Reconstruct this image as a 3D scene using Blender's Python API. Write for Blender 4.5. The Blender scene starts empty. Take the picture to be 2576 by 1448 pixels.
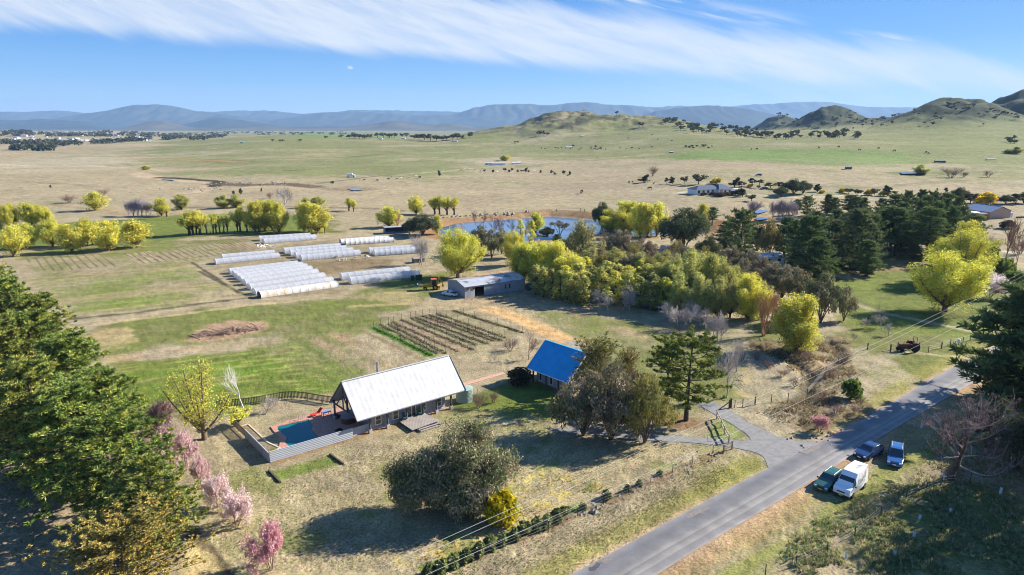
import bpy, bmesh, math, random
import numpy as np
from mathutils import Vector, Matrix, Euler

# ------------------------------------------------------------------ scene
SC = bpy.context.scene
COL = SC.collection
R = math.radians
SUN_EL, SUN_DIR = R(30), (0.927, 0.375)       # low sun from the right, a little ahead
EXPO = 1.5
SC.view_settings.view_transform = 'Standard'
SC.view_settings.look = 'None'
SC.view_settings.exposure = EXPO
SC.view_settings.gamma = 1.0
SC.view_settings.use_curve_mapping = False
SC.cycles.filter_width = 1.0; SC.cycles.use_denoising = True
try: SC.cycles.denoising_prefilter = 'ACCURATE'
except Exception: pass

# ------------------------------------------------------------------ camera (a drone 40 m up) and sight lines
W, HH, F, CAMZ = 2576.0, 1448.0, 1718.0, 40.0
TH = math.atan((724 - 320) / F)
cd = bpy.data.cameras.new('camera'); cam = bpy.data.objects.new('camera', cd); COL.objects.link(cam)
cam.location = (0, 0, CAMZ); cam.rotation_euler = (math.pi / 2 - TH, 0, 0)
cd.sensor_width = 36; cd.lens = 36 * F / W; cd.clip_start = 0.5; cd.clip_end = 60000
SC.camera = cam
CT, ST = math.cos(TH), math.sin(TH)

def ray(x, y):
    X = (x - W / 2) / F; Y = -(y - HH / 2) / F
    return np.array([X, CT + Y * ST, -ST + Y * CT])
def at(x, y, z=0.0):
    r = ray(x, y); t = (z - CAMZ) / r[2]
    return np.array([r[0] * t, r[1] * t, z])
def dep_z(y, d):                                # height of a point seen at row y, d metres away
    return CAMZ - d * math.tan(TH - math.atan((724 - y) / F))
def smooth(e0, e1, x):
    t = np.clip((x - e0) / (e1 - e0), 0, 1); return t * t * (3 - 2 * t)

# ------------------------------------------------------------------ value noise
def _hash(ix, iy, seed):
    h = (ix.astype(np.int64) * 374761393 + iy.astype(np.int64) * 668265263 + seed * 974711) & 0xffffffff
    h = ((h ^ (h >> 13)) * 1274126177) & 0xffffffff
    h = h ^ (h >> 16)
    return (h & 0xffff) / 65535.0
def vnoise(x, y, seed=0):
    ix = np.floor(x); iy = np.floor(y); fx = x - ix; fy = y - iy
    fx = fx * fx * (3 - 2 * fx); fy = fy * fy * (3 - 2 * fy)
    a = _hash(ix, iy, seed); b = _hash(ix + 1, iy, seed); c = _hash(ix, iy + 1, seed); d = _hash(ix + 1, iy + 1, seed)
    return (a * (1 - fx) + b * fx) * (1 - fy) + (c * (1 - fx) + d * fx) * fy
def fbm(x, y, octv=4, seed=0):
    s = 0; a = 0.5; n = 0
    for i in range(octv):
        s = s + a * vnoise(x * 2 ** i + 17.3 * i, y * 2 ** i - 9.1 * i, seed + i); n += a; a *= 0.5
    return s / n

# ------------------------------------------------------------------ polygons and lines traced on the ground
def seg_dist(x, y, pts, closed):
    d = np.full(x.shape, 1e9); n = len(pts)
    for i in range(n if closed else n - 1):
        ax, ay = pts[i][:2]; bx, by = pts[(i + 1) % n][:2]
        vx, vy = bx - ax, by - ay; L = vx * vx + vy * vy + 1e-9
        t = np.clip(((x - ax) * vx + (y - ay) * vy) / L, 0, 1)
        d = np.minimum(d, np.hypot(x - ax - t * vx, y - ay - t * vy))
    return d
def inside(x, y, pts):
    r = np.zeros(x.shape, bool); n = len(pts)
    for i in range(n):
        ax, ay = pts[i][:2]; bx, by = pts[(i + 1) % n][:2]
        c = ((ay > y) != (by > y)) & (x < (bx - ax) * (y - ay) / (by - ay + 1e-12) + ax)
        r ^= c
    return r
def poly_sd(x, y, pts):                         # positive inside
    d = seg_dist(x, y, pts, True); return np.where(inside(x, y, pts), d, -d)
def gp(*px): return [(at(a, b) if b > 545 else pick(a, b))[:2] for a, b in px]

# ------------------------------------------------------------------ terrain
_uk = [-600, 0, 300, 500, 700, 900, 1100, 1288, 1450, 1650, 1800, 2000, 2200, 2400, 2600, 3300]
_dk = [250, 400, 600, 900, 1300, 1800, 2600, 4000, 7000, 14000]
_B = {250: [0] * 16,
 400: [0, 0, 0, 0, 0, 0, 0, 1, 2, 4, 5.5, 6.0, 5, 4.5, 4.5, 4],
 600: [0, 0, 0, 0, 1, 1, 1, 2, 4, 9, 13, 13, 13, 11, 11, 11],
 900: [0, 0, 0, 2, 5, 4.5, 4, 5, 8, 15, 20, 22, 22, 21, 21, 20],
 1300: [0, 0, 2, 8, 16, 13, 17, 17, 20, 30, 34, 36, 38, 40, 40, 40],
 1800: [0, 0, 2, 6, 22, 18, 12, 12, 18, 20, 26, 28, 30, 35, 35, 35],
 2600: [0, 2, 2, 3, 5, 5, 4, 4, 5, 6, 6, 8, 8, 8, 8, 8],
 4000: [0] * 16, 7000: [-4] * 16, 14000: [-4] * 16}
_UG = np.linspace(-600, 3300, 520)
_DG = np.exp(np.linspace(math.log(250), math.log(14000), 300))
_rows = np.array([np.interp(_UG, _uk, _B[d]) for d in _dk])
_T = np.array([[np.interp(math.log(d), np.log(_dk), _rows[:, j]) for j in range(len(_UG))] for d in _DG])
def _blur(a, n, ax):
    k = np.ones(n) / n
    for _ in range(2):
        a = np.apply_along_axis(lambda v: np.convolve(np.pad(v, n // 2, mode='edge'), k, mode='valid')[:len(v)], ax, a)
    return a
_T = _blur(_blur(_T, 15, 1), 13, 0)
_HILLS = [  # distance, front and back reach, silhouette in the photo, fold depth
 (1500, 260, 330, [(1060, 352), (1120, 345), (1180, 336), (1230, 326), (1280, 318), (1310, 313), (1340, 302), (1365, 291), (1390, 285), (1430, 282), (1465, 282), (1500, 288), (1540, 291), (1580, 291), (1620, 294), (1700, 304), (1760, 316), (1850, 328), (1950, 340)]),
 (1950, 170, 300, [(1900, 338), (1950, 325), (1990, 311), (2030, 290), (2060, 276), (2085, 273), (2110, 276), (2140, 287), (2180, 301), (2240, 316), (2300, 330)]),
 (2600, 200, 330, [(1860, 335), (1900, 318), (1930, 300), (1955, 293), (1985, 298), (2010, 308), (2050, 325)]),
 (1400, 190, 300, [(2150, 335), (2190, 318), (2240, 298), (2290, 280), (2330, 268), (2360, 263), (2400, 262), (2440, 266), (2480, 273), (2520, 286), (2570, 300), (2640, 315), (2720, 330)]),
 (1650, 190, 300, [(2050, 335), (2100, 316), (2140, 305), (2200, 302), (2250, 299), (2300, 293), (2350, 300), (2400, 325)]),
 (1850, 200, 300, [(2420, 300), (2470, 277), (2500, 262), (2540, 250), (2576, 241), (2620, 230), (2680, 226), (2760, 240), (2900, 290), (3050, 330)]),
 (3300, 420, 500, [(-500, 334), (-200, 330), (0, 331), (60, 330), (120, 337), (200, 337), (270, 333), (330, 336), (400, 343)]),
]
def _bil(T, ui, di):
    ui = np.clip(ui, 0, T.shape[1] - 1.001); di = np.clip(di, 0, T.shape[0] - 1.001)
    i = ui.astype(int); j = di.astype(int); a = ui - i; b = di - j
    return (T[j, i] * (1 - a) + T[j, i + 1] * a) * (1 - b) + (T[j + 1, i] * (1 - a) + T[j + 1, i + 1] * a) * b
g0 = lambda *px: [at(a, b)[:2] for a, b in px]
POND = g0((1103, 591), (1106, 572), (1150, 560), (1250, 552), (1330, 546), (1385, 542), (1440, 546), (1500, 552), (1560, 560), (1700, 566), (1800, 572), (1790, 586), (1600, 594), (1500, 589), (1440, 601), (1300, 606), (1150, 601))
CREEK = g0((1330, 722), (1362, 708), (1430, 730), (1500, 752), (1560, 758), (1660, 780), (1700, 772), (1640, 740), (1500, 706), (1400, 686), (1345, 692))
GULLY = g0((1890, 868), (1935, 880), (1970, 900), (2016, 920), (2040, 950), (2030, 985), (1990, 1010))
GULLY2 = g0((2085, 858), (2108, 880), (2114, 908), (2090, 925))
def hills(x, y):
    d = np.hypot(x, y); yy = np.maximum(y, 1.0)
    u = 1288 + F * x / (yy * CT + 25 * ST)
    u = np.where(y < 5, np.where(x > 0, 3300, -600), u)
    di = (np.log(np.maximum(d, 250)) - math.log(250)) / (math.log(14000) - math.log(250)) * 299
    ui = (u + 600) / 3900 * 519
    z = _bil(_T, ui, di) * smooth(240, 340, d)
    ext = np.zeros(x.shape)
    for (d0, fr, bk, sil) in _HILLS:
        su = [s[0] for s in sil]; sz = [dep_z(s[1], d0) for s in sil]
        zs = np.interp(u, su, sz, left=-99, right=-99)
        b0 = _bil(_T, ui, np.full(u.shape, (math.log(d0) - math.log(250)) / (math.log(14000) - math.log(250)) * 299))
        A = np.maximum(zs - b0, 0)
        q = (d - d0) / np.where(d < d0, fr, bk)
        fold = (fbm(x / 90, y / 90, 3, 5) - 0.5) * 0.9
        h = A * np.exp(-(q * q) * 1.4) * (1 + fold * np.clip(np.abs(q), 0, 1))
        ext = np.maximum(ext, h)
    return z + ext, ext
def terrain(x, y, fine=True):
    x = np.asarray(x, float); y = np.asarray(y, float)
    z, ext = hills(x, y)
    d = np.hypot(x, y)
    z = z + (fbm(x / 120, y / 120, 3, 9) - 0.5) * 6.0 * smooth(300, 900, d)
    z = z + (fbm(x / 26, y / 26, 4, 2) - 0.5) * np.clip(ext * 0.40, 0, 15)
    m = (d > 150) & (d < 420)
    if np.any(m):
        xs, ys = x[m], y[m]
        sd = poly_sd(xs, ys, POND)
        far = smooth(255, 275, ys)
        z[m] += -1.1 * smooth(-1.5, 2.5, sd) + far * 1.1 * np.exp(-((sd + 7) / 4.0) ** 2) * (0.7 + 0.6 * fbm(xs / 8, ys / 8, 2, 4))
    m = (d > 90) & (d < 220)
    if np.any(m):
        xs, ys = x[m], y[m]
        z[m] += -0.7 * smooth(-1.0, 1.5, poly_sd(xs, ys, CREEK))
        z[m] += -.75 * np.exp(-(seg_dist(xs, ys, GULLY, False) / 1.2) ** 2) - .6 * np.exp(-(seg_dist(xs, ys, GULLY2, False) / 1.1) ** 2)
    return z
def pick(px, py):                               # where a sight line meets the terrain
    r = ray(px, py); p = at(px, py) if r[2] < -1e-4 else None
    if p is not None and np.hypot(p[0], p[1]) < 245:
        return p
    ts = np.exp(np.linspace(math.log(200), math.log(13000), 1500))
    X, Y, Z = r[0] * ts, r[1] * ts, CAMZ + r[2] * ts
    g = terrain(X, Y); k = np.nonzero(Z < g)[0]
    k = k[0] if len(k) else len(ts) - 1
    if k > 0:
        a, b = (Z - g)[k - 1], (g - Z)[k]
        t = ts[k - 1] + (ts[k] - ts[k - 1]) * (a / (a + b + 1e-9) if a + b > 0 else 0)
    else: t = ts[0]
    q = np.array([r[0] * t, r[1] * t, 0.0]); q[2] = float(terrain(q[:1], q[1:2])[0])
    return q
def ppm(p): return F / (p[1] * CT + (CAMZ - p[2]) * ST)          # photo pixels per metre at a point
def top_z(px, py, p):                                            # height above p of a point seen at row py
    r = ray(px, py); t = p[1] / r[1]; return CAMZ + r[2] * t - p[2]

# ------------------------------------------------------------------ materials
MATS = {}
def newmat(name):
    m = bpy.data.materials.new(name); m.use_nodes = True; m.node_tree.nodes.clear(); MATS[name] = m
    return m, m.node_tree.nodes, m.node_tree.links
def N(nodes, t, **kw):
    n = nodes.new(t)
    for k, v in kw.items():
        if k in n.inputs: n.inputs[k].default_value = v
        else: setattr(n, k, v)
    return n
def rgba(c): return (c[0], c[1], c[2], 1)
def mat(name, col, rough=0.7, metal=0.0, spec=0.3, var=0.12, scale=3.0, bump=0.0, coat=0.0, trans=0.0):
    """plain painted / natural surface with mottled tone so that it is never flat"""
    if name in MATS: return MATS[name]
    m, ns, ln = newmat(name)
    out = N(ns, 'ShaderNodeOutputMaterial'); b = N(ns, 'ShaderNodeBsdfPrincipled')
    b.inputs['Roughness'].default_value = rough; b.inputs['Metallic'].default_value = metal
    b.inputs['Specular IOR Level'].default_value = spec; b.inputs['Coat Weight'].default_value = coat
    tc = N(ns, 'ShaderNodeTexCoord'); nz = N(ns, 'ShaderNodeTexNoise', Scale=scale, Detail=5.0)
    ln.new(tc.outputs['Object'], nz.inputs['Vector'])
    mr = N(ns, 'ShaderNodeMapRange'); mr.inputs['From Min'].default_value = 0.3; mr.inputs['From Max'].default_value = 0.7
    mr.inputs['To Min'].default_value = 1 - var; mr.inputs['To Max'].default_value = 1 + var
    ln.new(nz.outputs['Fac'], mr.inputs['Value'])
    mx = N(ns, 'ShaderNodeVectorMath', operation='SCALE'); mx.inputs[0].default_value = col
    ln.new(mr.outputs['Result'], mx.inputs['Scale']); ln.new(mx.outputs['Vector'], b.inputs['Base Color'])
    if bump:
        bp = N(ns, 'ShaderNodeBump', Strength=bump, Distance=0.05); ln.new(nz.outputs['Fac'], bp.inputs['Height']); ln.new(bp.outputs['Normal'], b.inputs['Normal'])
    ln.new(b.outputs['BSDF'], out.inputs['Surface'])
    return m
def ribbed(name, col, axis=0, pitch=0.25, rough=0.45, metal=0.0, depth=0.5, var=0.1, stain=None, rib=(.93, 1.05)):
    """corrugated sheet: ribs across one object axis, weathering mottle"""
    m, ns, ln = newmat(name)
    out = N(ns, 'ShaderNodeOutputMaterial'); b = N(ns, 'ShaderNodeBsdfPrincipled')
    b.inputs['Roughness'].default_value = rough; b.inputs['Metallic'].default_value = metal; b.inputs['Specular IOR Level'].default_value = 0.3
    tc = N(ns, 'ShaderNodeTexCoord'); sp = N(ns, 'ShaderNodeSeparateXYZ'); ln.new(tc.outputs['Object'], sp.inputs[0])
    mu = N(ns, 'ShaderNodeMath', operation='MULTIPLY'); mu.inputs[1].default_value = 2 * math.pi / pitch
    ln.new(sp.outputs[axis], mu.inputs[0]); sn = N(ns, 'ShaderNodeMath', operation='SINE'); ln.new(mu.outputs[0], sn.inputs[0])
    bp = N(ns, 'ShaderNodeBump', Strength=depth, Distance=0.03); ln.new(sn.outputs[0], bp.inputs['Height']); ln.new(bp.outputs['Normal'], b.inputs['Normal'])
    nz = N(ns, 'ShaderNodeTexNoise', Scale=0.9, Detail=6.0); ln.new(tc.outputs['Object'], nz.inputs['Vector'])
    mr = N(ns, 'ShaderNodeMapRange'); mr.inputs['From Min'].default_value = 0.3; mr.inputs['From Max'].default_value = 0.7
    mr.inputs['To Min'].default_value = 1 - var; mr.inputs['To Max'].default_value = 1 + var; ln.new(nz.outputs['Fac'], mr.inputs['Value'])
    ribm = N(ns, 'ShaderNodeMapRange'); ribm.inputs['From Min'].default_value = -1; ribm.inputs['To Min'].default_value = rib[0]; ribm.inputs['To Max'].default_value = rib[1]
    ln.new(sn.outputs[0], ribm.inputs['Value'])
    mm = N(ns, 'ShaderNodeMath', operation='MULTIPLY'); ln.new(mr.outputs['Result'], mm.inputs[0]); ln.new(ribm.outputs['Result'], mm.inputs[1])
    vm = N(ns, 'ShaderNodeVectorMath', operation='SCALE'); vm.inputs[0].default_value = col; ln.new(mm.outputs[0], vm.inputs['Scale'])
    src = vm.outputs['Vector']
    if stain:
        n2 = N(ns, 'ShaderNodeTexNoise', Scale=0.5, Detail=4.0); ln.new(tc.outputs['Object'], n2.inputs['Vector'])
        m2 = N(ns, 'ShaderNodeMapRange'); m2.inputs['From Min'].default_value = stain[1]; m2.inputs['From Max'].default_value = stain[1] + 0.14; ln.new(n2.outputs['Fac'], m2.inputs['Value'])
        mix = N(ns, 'ShaderNodeMix', data_type='RGBA'); ln.new(m2.outputs['Result'], mix.inputs[0]); ln.new(src, mix.inputs[6]); mix.inputs[7].default_value = rgba(stain[0]); src = mix.outputs[2]
    ln.new(src, b.inputs['Base Color']); ln.new(b.outputs['BSDF'], out.inputs['Surface'])
    return m

# ------------------------------------------------------------------ mesh helpers
class MB:
    def __init__(s): s.v = []; s.f = []
    def add(s, vs, fs):
        n = len(s.v); s.v += [tuple(map(float, p)) for p in vs]; s.f += [tuple(i + n for i in f) for f in fs]; return s
    def box(s, c, size, rz=0.0, top=1.0):
        x, y, z = (q / 2 for q in size); ca, sa = math.cos(rz), math.sin(rz); vs = []
        for dz, k in ((-z, 1), (z, top)):
            for dx, dy in ((-x, -y), (x, -y), (x, y), (-x, y)):
                dx *= k; dy *= k
                vs.append((c[0] + dx * ca - dy * sa, c[1] + dx * sa + dy * ca, c[2] + dz))
        return s.add(vs, [(3, 2, 1, 0), (4, 5, 6, 7), (0, 1, 5, 4), (1, 2, 6, 5), (2, 3, 7, 6), (3, 0, 4, 7)])
    def slab(s, quad, t):                       # thick panel below a quad given in world order
        q = [Vector(p) for p in quad]; n = (q[1] - q[0]).cross(q[2] - q[0]).normalized()
        vs = list(q) + [p - n * t for p in q]; k = len(q)
        return s.add(vs, [tuple(range(k)), tuple(range(2 * k - 1, k - 1, -1))] + [(i, i + k, (i + 1) % k + k, (i + 1) % k) for i in range(k)])
    def prism(s, poly, z0, z1):
        k = len(poly); vs = [(p[0], p[1], z0) for p in poly] + [(p[0], p[1], z1) for p in poly]
        return s.add(vs, [tuple(range(k - 1, -1, -1)), tuple(range(k, 2 * k))] + [(i, (i + 1) % k, (i + 1) % k + k, i + k) for i in range(k)])
    def tube(s, pts, r, n=6, cap=True):
        pts = [Vector(p) for p in pts]; rr = r if isinstance(r, (list, tuple)) else [r] * len(pts); vs = []; fs = []
        for i, p in enumerate(pts):
            d = (pts[min(i + 1, len(pts) - 1)] - pts[max(i - 1, 0)]); d = d.normalized() if d.length > 1e-9 else Vector((0, 0, 1))
            a = d.orthogonal().normalized() if i == 0 else (a - d * a.dot(d)).normalized(); b = d.cross(a)
            for k in range(n):
                an = 2 * math.pi * k / n; vs.append(p + (a * math.cos(an) + b * math.sin(an)) * rr[i])
        for i in range(len(pts) - 1):
            for k in range(n): fs.append((i * n + k, i * n + (k + 1) % n, (i + 1) * n + (k + 1) % n, (i + 1) * n + k))
        if cap: fs += [tuple(range(n - 1, -1, -1)), tuple((len(pts) - 1) * n + k for k in range(n))]
        return s.add(vs, fs)
    def lathe(s, prof, n=24, c=(0, 0, 0)):      # (radius, z) from bottom to top
        vs = []; fs = []
        for r, z in prof:
            for k in range(n): a = 2 * math.pi * k / n; vs.append((c[0] + r * math.cos(a), c[1] + r * math.sin(a), c[2] + z))
        for i in range(len(prof) - 1):
            for k in range(n): fs.append((i * n + k, i * n + (k + 1) % n, (i + 1) * n + (k + 1) % n, (i + 1) * n + k))
        fs += [tuple(range(n - 1, -1, -1)), tuple((len(prof) - 1) * n + k for k in range(n))]
        return s.add(vs, fs)
    def build(s, name, m, parent=None, loc=None, rz=0.0, smoothed=False, bevel=0.0):
        me = bpy.data.meshes.new(name); me.from_pydata(s.v, [], s.f); me.update()
        if smoothed:
            me.polygons.foreach_set('use_smooth', [True] * len(me.polygons))
        for q in (m if isinstance(m, (list, tuple)) else [m]): me.materials.append(q)
        o = bpy.data.objects.new(name, me); COL.objects.link(o)
        if parent is not None: o.parent = parent
        if loc is not None: o.location = loc; o.rotation_euler = (0, 0, rz)
        if bevel:
            b = o.modifiers.new('bevel', 'BEVEL'); b.width = bevel; b.segments = 2; b.limit_method = 'ANGLE'
        return o
def tag(o, label=None, cat=None, group=None, kind=None):
    if label: o['label'] = label
    if cat: o['category'] = cat
    if group: o['group'] = group
    if kind: o['kind'] = kind
    return o
def thing(name, label, cat, loc=(0, 0, 0), rz=0.0, group=None):
    o = bpy.data.objects.new(name, None); o.empty_display_size = 0.3; COL.objects.link(o)
    o.location = loc; o.rotation_euler = (0, 0, rz)
    return tag(o, label, cat, group)
def copy_tree(o, parent=None):
    c = o.copy(); COL.objects.link(c)
    if parent is not None: c.parent = parent
    for ch in o.children: copy_tree(ch, c)
    return c
ORD = ['first', 'second', 'third', 'fourth', 'fifth', 'sixth', 'seventh', 'eighth', 'ninth', 'tenth', 'eleventh', 'twelfth', 'thirteenth', 'fourteenth', 'fifteenth', 'sixteenth', 'seventeenth', 'eighteenth', 'nineteenth', 'twentieth', 'twenty-first', 'twenty-second', 'twenty-third', 'twenty-fourth']
# ------------------------------------------------------------------ roads traced on the ground
ROAD_L = [(1435, 1448), (1579, 1370), (1717, 1294), (1834, 1229), (1928, 1180), (2060, 1113), (2155, 1067), (2258, 1006), (2340, 956), (2415, 915), (2480, 884), (2560, 846)]
ROAD_R = [(1715, 1448 - 40), (1795, 1357), (1945, 1273), (2063, 1198), (2204, 1107), (2307, 1046), (2454, 960), (2520, 921), (2600, 876)]
def _ext(l):                                    # run the road on out of the picture
    a, b = l[0], l[1]; k = 14; d = (a - b) / np.linalg.norm(a - b); l.insert(0, a + d * 60)
    a, b = l[-1], l[-2]; d = (a - b) / np.linalg.norm(a - b); l.append(a + d * 400)
    return l
RL = _ext(gp(*ROAD_L)); RR = _ext(gp(*ROAD_R))
def resample(pts, n):
    p = np.array(pts); s = np.concatenate([[0], np.cumsum(np.hypot(*(np.diff(p, axis=0)).T))]); t = np.linspace(0, s[-1], n)
    return np.stack([np.interp(t, s, p[:, 0]), np.interp(t, s, p[:, 1])], 1)
RLs, RRs = resample(RL, 200), resample(RR, 200)
for _ in range(6):
    RLs[1:-1] = (RLs[:-2] + RLs[2:] + 2 * RLs[1:-1]) / 4; RRs[1:-1] = (RRs[:-2] + RRs[2:] + 2 * RRs[1:-1]) / 4
ROADPOLY = list(map(tuple, RLs)) + list(map(tuple, RRs[::-1]))
GRAVEL = gp((1744, 1101), (1893, 1112), (1882, 1094), (1850, 1074), (1820, 1055), (1778, 1032), (1760, 1020), (1768, 1008), (1788, 1011), (1836, 1034), (1882, 1064), (1950, 1098), (2010, 1112), (2062, 1114), (1996, 1150), (1938, 1182), (1930, 1174), (1925, 1153), (1905, 1140), (1843, 1126), (1800, 1120), (1744, 1115), (1640, 1110), (1560, 1104), (1470, 1092), (1390, 1090), (1390, 1078), (1470, 1079), (1560, 1089), (1640, 1095))
STREAM = gp((345, 436), (365, 443), (400, 450), (470, 455), (540, 460), (520, 478), (470, 486))
TRACK = gp((880, 772), (1000, 766), (1080, 764), (1150, 768), (1230, 778), (1290, 795), (1345, 820), (1400, 845), (1450, 868), (1490, 892))
TRACK2 = gp((225, 819), (420, 797), (620, 770), (760, 757))
HOUSE_O = at(899.5, 1059.7, 2.5); HOUSE_A = math.atan2(0.63068, 0.77604)
HX = np.array([0.77604, 0.63068]); HY = np.array([-0.63068, 0.77604])
def hl(s, t, z=0.0):                            # house frame: s along the front eave, t to the back
    p = HOUSE_O[:2] + HX * s + HY * t; return (p[0], p[1], z)

# ------------------------------------------------------------------ ground sheet
def build_ground():
    az = np.concatenate([np.linspace(-180, -46, 40)[:-1], np.linspace(-46, 46, 1050), np.linspace(46, 180, 40)[1:-1]])
    az = np.radians(az)
    rr = np.concatenate([[1.0, 8, 18], 27 * np.exp(np.arange(0, 1010) * math.log(20000 / 27) / 1009)])
    A, D = np.meshgrid(az, rr)
    X = D * np.sin(A); Y = D * np.cos(A); nx = len(az); ny = len(rr)
    x = X.ravel(); y = Y.ravel(); d = np.hypot(x, y)
    z = terrain(x, y); _, ext = hills(x, y)
    # masks -------------------------------------------------
    near = (d < 420) & (y > 0)
    xi, yi = x[near], y[near]
    road = np.zeros(x.shape); gravel = np.zeros(x.shape)
    wob = (fbm(xi / 1.7, yi / 1.7, 3, 31) - 0.5)
    roadsd = np.full(x.shape, -99.0); gravsd = np.full(x.shape, -99.0)
    q = (d < 260) & (y > 0) & (x > 0)
    roadsd[q] = poly_sd(x[q], y[q], [tuple(p) for p in RLs[::6]] + [tuple(p) for p in RRs[::-6]])
    q = (d < 130) & (y > 0) & (x > -5)
    gravsd[q] = poly_sd(x[q], y[q], GRAVEL)
    col = np.zeros((x.size, 3))
    straw = np.array([.325, .265, .185]); pale = np.array([.36, .305, .23]); olive = np.array([.165, .168, .065]); green = np.array([.14, .168, .04])
    bright = np.array([.12, .215, .018]); dirt = np.array([.40, .275, .17]); orange = np.array([.56, .35, .18]); brown = np.array([.15, .105, .07]); dark = np.array([.05, .045, .03])
    n1 = fbm(x / 60, y / 60, 4, 1); n2 = fbm(x / 9, y / 9, 4, 2); n3 = fbm(x / 2.2, y / 2.2, 3, 3)
    n4 = fbm(x / 260, y / 900, 3, 7); n5 = fbm(x / 340 + y / 900, y / 110, 4, 8)
    u = 1288 + F * x / (np.maximum(y, 1) * CT + (CAMZ - z) * ST); v = 724 - F * np.tan(TH - np.arctan2(CAMZ - z, np.maximum(y, 1)))
    g = np.full(x.shape, 0.30)
    def gz(pts, val, soft=6.0, lim=1e9):        # set greenness over a traced paddock
        P = gp(*pts); px = [p[0] for p in P]; py = [p[1] for p in P]
        k = (x > min(px) - 3 * soft) & (x < max(px) + 3 * soft) & (y > min(py) - 3 * soft) & (y < max(py) + 3 * soft)
        m = smooth(-soft, soft, poly_sd(x[k], y[k], P) + (n2[k] - .5) * soft * 2)
        g[k] = g[k] * (1 - m) + val * m
    farm = smooth(350, 600, d)
    wv = (n5 - .5) * 320 + (n4 - .5) * 160; vv = v + (n5 - .5) * 40
    gf = .29 + .36 * smooth(300, 460, u + wv * .5) * (1 - smooth(1050, 1300, u + wv)) * smooth(480, 430, vv) + .36 * smooth(1000, 1300, u + wv * .4) * smooth(412, 392, vv) + .30 * smooth(2150, 2400, u + wv * .4) * smooth(480, 440, vv) + .12 * smooth(1250, 1500, u) * smooth(500, 540, vv)
    g = g * (1 - farm) + farm * gf
    gz([(370, 548), (520, 540), (830, 545), (860, 585), (420, 602), (330, 605), (200, 612), (-40, 640), (-60, 575), (200, 560)], 0.95)
    gz([(40, 648), (560, 608), (640, 640), (540, 652), (470, 668), (620, 745), (190, 800), (60, 700)], 0.55, 3)
    gz([(20, 640), (330, 610), (650, 600), (640, 607), (300, 640), (60, 655)], 0.7, 2)
    gz([(620, 765), (850, 750), (1050, 745), (1000, 800), (880, 840), (640, 850), (240, 890), (220, 820)], 0.72, 4)
    gz([(300, 915), (760, 866), (830, 930), (860, 985), (700, 1000), (560, 1040), (310, 1020)], 0.98, 2)
    gz([(620, 880), (900, 820), (960, 900), (860, 985)], 0.6, 3)
    gz([(1000, 690), (1120, 690), (1120, 740), (1060, 760), (860, 745)], 0.8, 3)
    gz([(1340, 770), (1480, 790), (1640, 830), (1760, 880), (1700, 960), (1560, 900), (1420, 830)], 0.55, 3)
    gz([(1120, 1030), (1240, 980), (1420, 950), (1420, 1060), (1240, 1075), (1150, 1085)], 0.95, 2)
    gz([(2090, 690), (2250, 640), (2400, 640), (2480, 770), (2400, 850), (2180, 830), (2120, 770)], 0.92, 4)
    gz([(1350, 775), (1500, 800), (1700, 850), (1800, 900), (1850, 1000), (1650, 1040), (1450, 950), (1400, 850)], 0.6, 3); gz([(2080, 660), (2480, 640), (2500, 850), (2200, 890), (2130, 820)], 0.88, 4); gz([(2180, 840), (2480, 850), (2440, 920), (2260, 910)], .62, 3); gz([(900, 1060), (1150, 1030), (1420, 1060), (1420, 1120), (1000, 1140)], .5, 3)
    gz([(2240, 900), (2330, 895), (2410, 905), (2330, 960), (2260, 935)], 0.75, 2)
    gz([(2100, 1300), (2300, 1200), (2480, 1200), (2620, 1300), (2700, 1460), (2050, 1460)], 0.75, 3)
    gz([(1900, 800), (2060, 870), (2000, 920), (1900, 860)], 0.7, 2)
    t = smooth(0.30, 0.70, g + (n1 - .5) * 0.55 + (n2 - .5) * 0.55 + (n3 - .5) * 0.35 + farm * (n5 - .5) * 0.55)
    base = straw + (pale - straw) * (smooth(.35, .65, n4) * farm + (1 - farm) * smooth(.4, .7, n1) * .6)[:, None]
    farol = np.array([.20, .205, .10]); gcol = olive + (green - olive) * smooth(0.55, 0.95, g + (n2 - .5) * .4)[:, None]; gcol = gcol * (1 - .75 * farm[:, None]) + farol * .75 * farm[:, None]
    col = base * (1 - t[:, None]) + gcol * t[:, None]
    def mixc(m, c): 
        nonlocal col
        m = m[:, None]; col = col * (1 - m) + np.asarray(c) * m
    def pm(pts, soft, wobble=1.0, world=False):
        P = pts if world else gp(*pts); px = [p[0] for p in P]; py = [p[1] for p in P]; s = soft * 3 + wobble
        k = (x > min(px) - s) & (x < max(px) + s) & (y > min(py) - s) & (y < max(py) + s)
        m = np.zeros(x.shape); m[k] = smooth(-soft, soft, poly_sd(x[k], y[k], P) + (n3[k] - .5) * wobble + (n2[k] - .5) * wobble * 2); return m
    def lm(pts, w, soft, wobble=0.5, world=False):
        P = pts if world else gp(*pts); px = [p[0] for p in P]; py = [p[1] for p in P]; s = w + soft * 3 + wobble
        k = (x > min(px) - s) & (x < max(px) + s) & (y > min(py) - s) & (y < max(py) + s)
        m = np.zeros(x.shape); m[k] = smooth(w + soft, w - soft, seg_dist(x[k], y[k], P, False) + (n3[k] - .5) * wobble); return m
    def stripes(pts, along, period, duty, soft=0.12, edge=1.0):   # beds running from along[0] to along[1]
        m = pm(pts, edge, 0.5); a, b = gp(*along); dx, dy = (b - a) / np.linalg.norm(b - a)
        w = (-(x - a[0]) * dy + (y - a[1]) * dx) / period; f = np.abs((w % 1) - .5) * 2
        return m * smooth(duty + soft, duty - soft, f + (n3 - .5) * .3)
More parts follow.
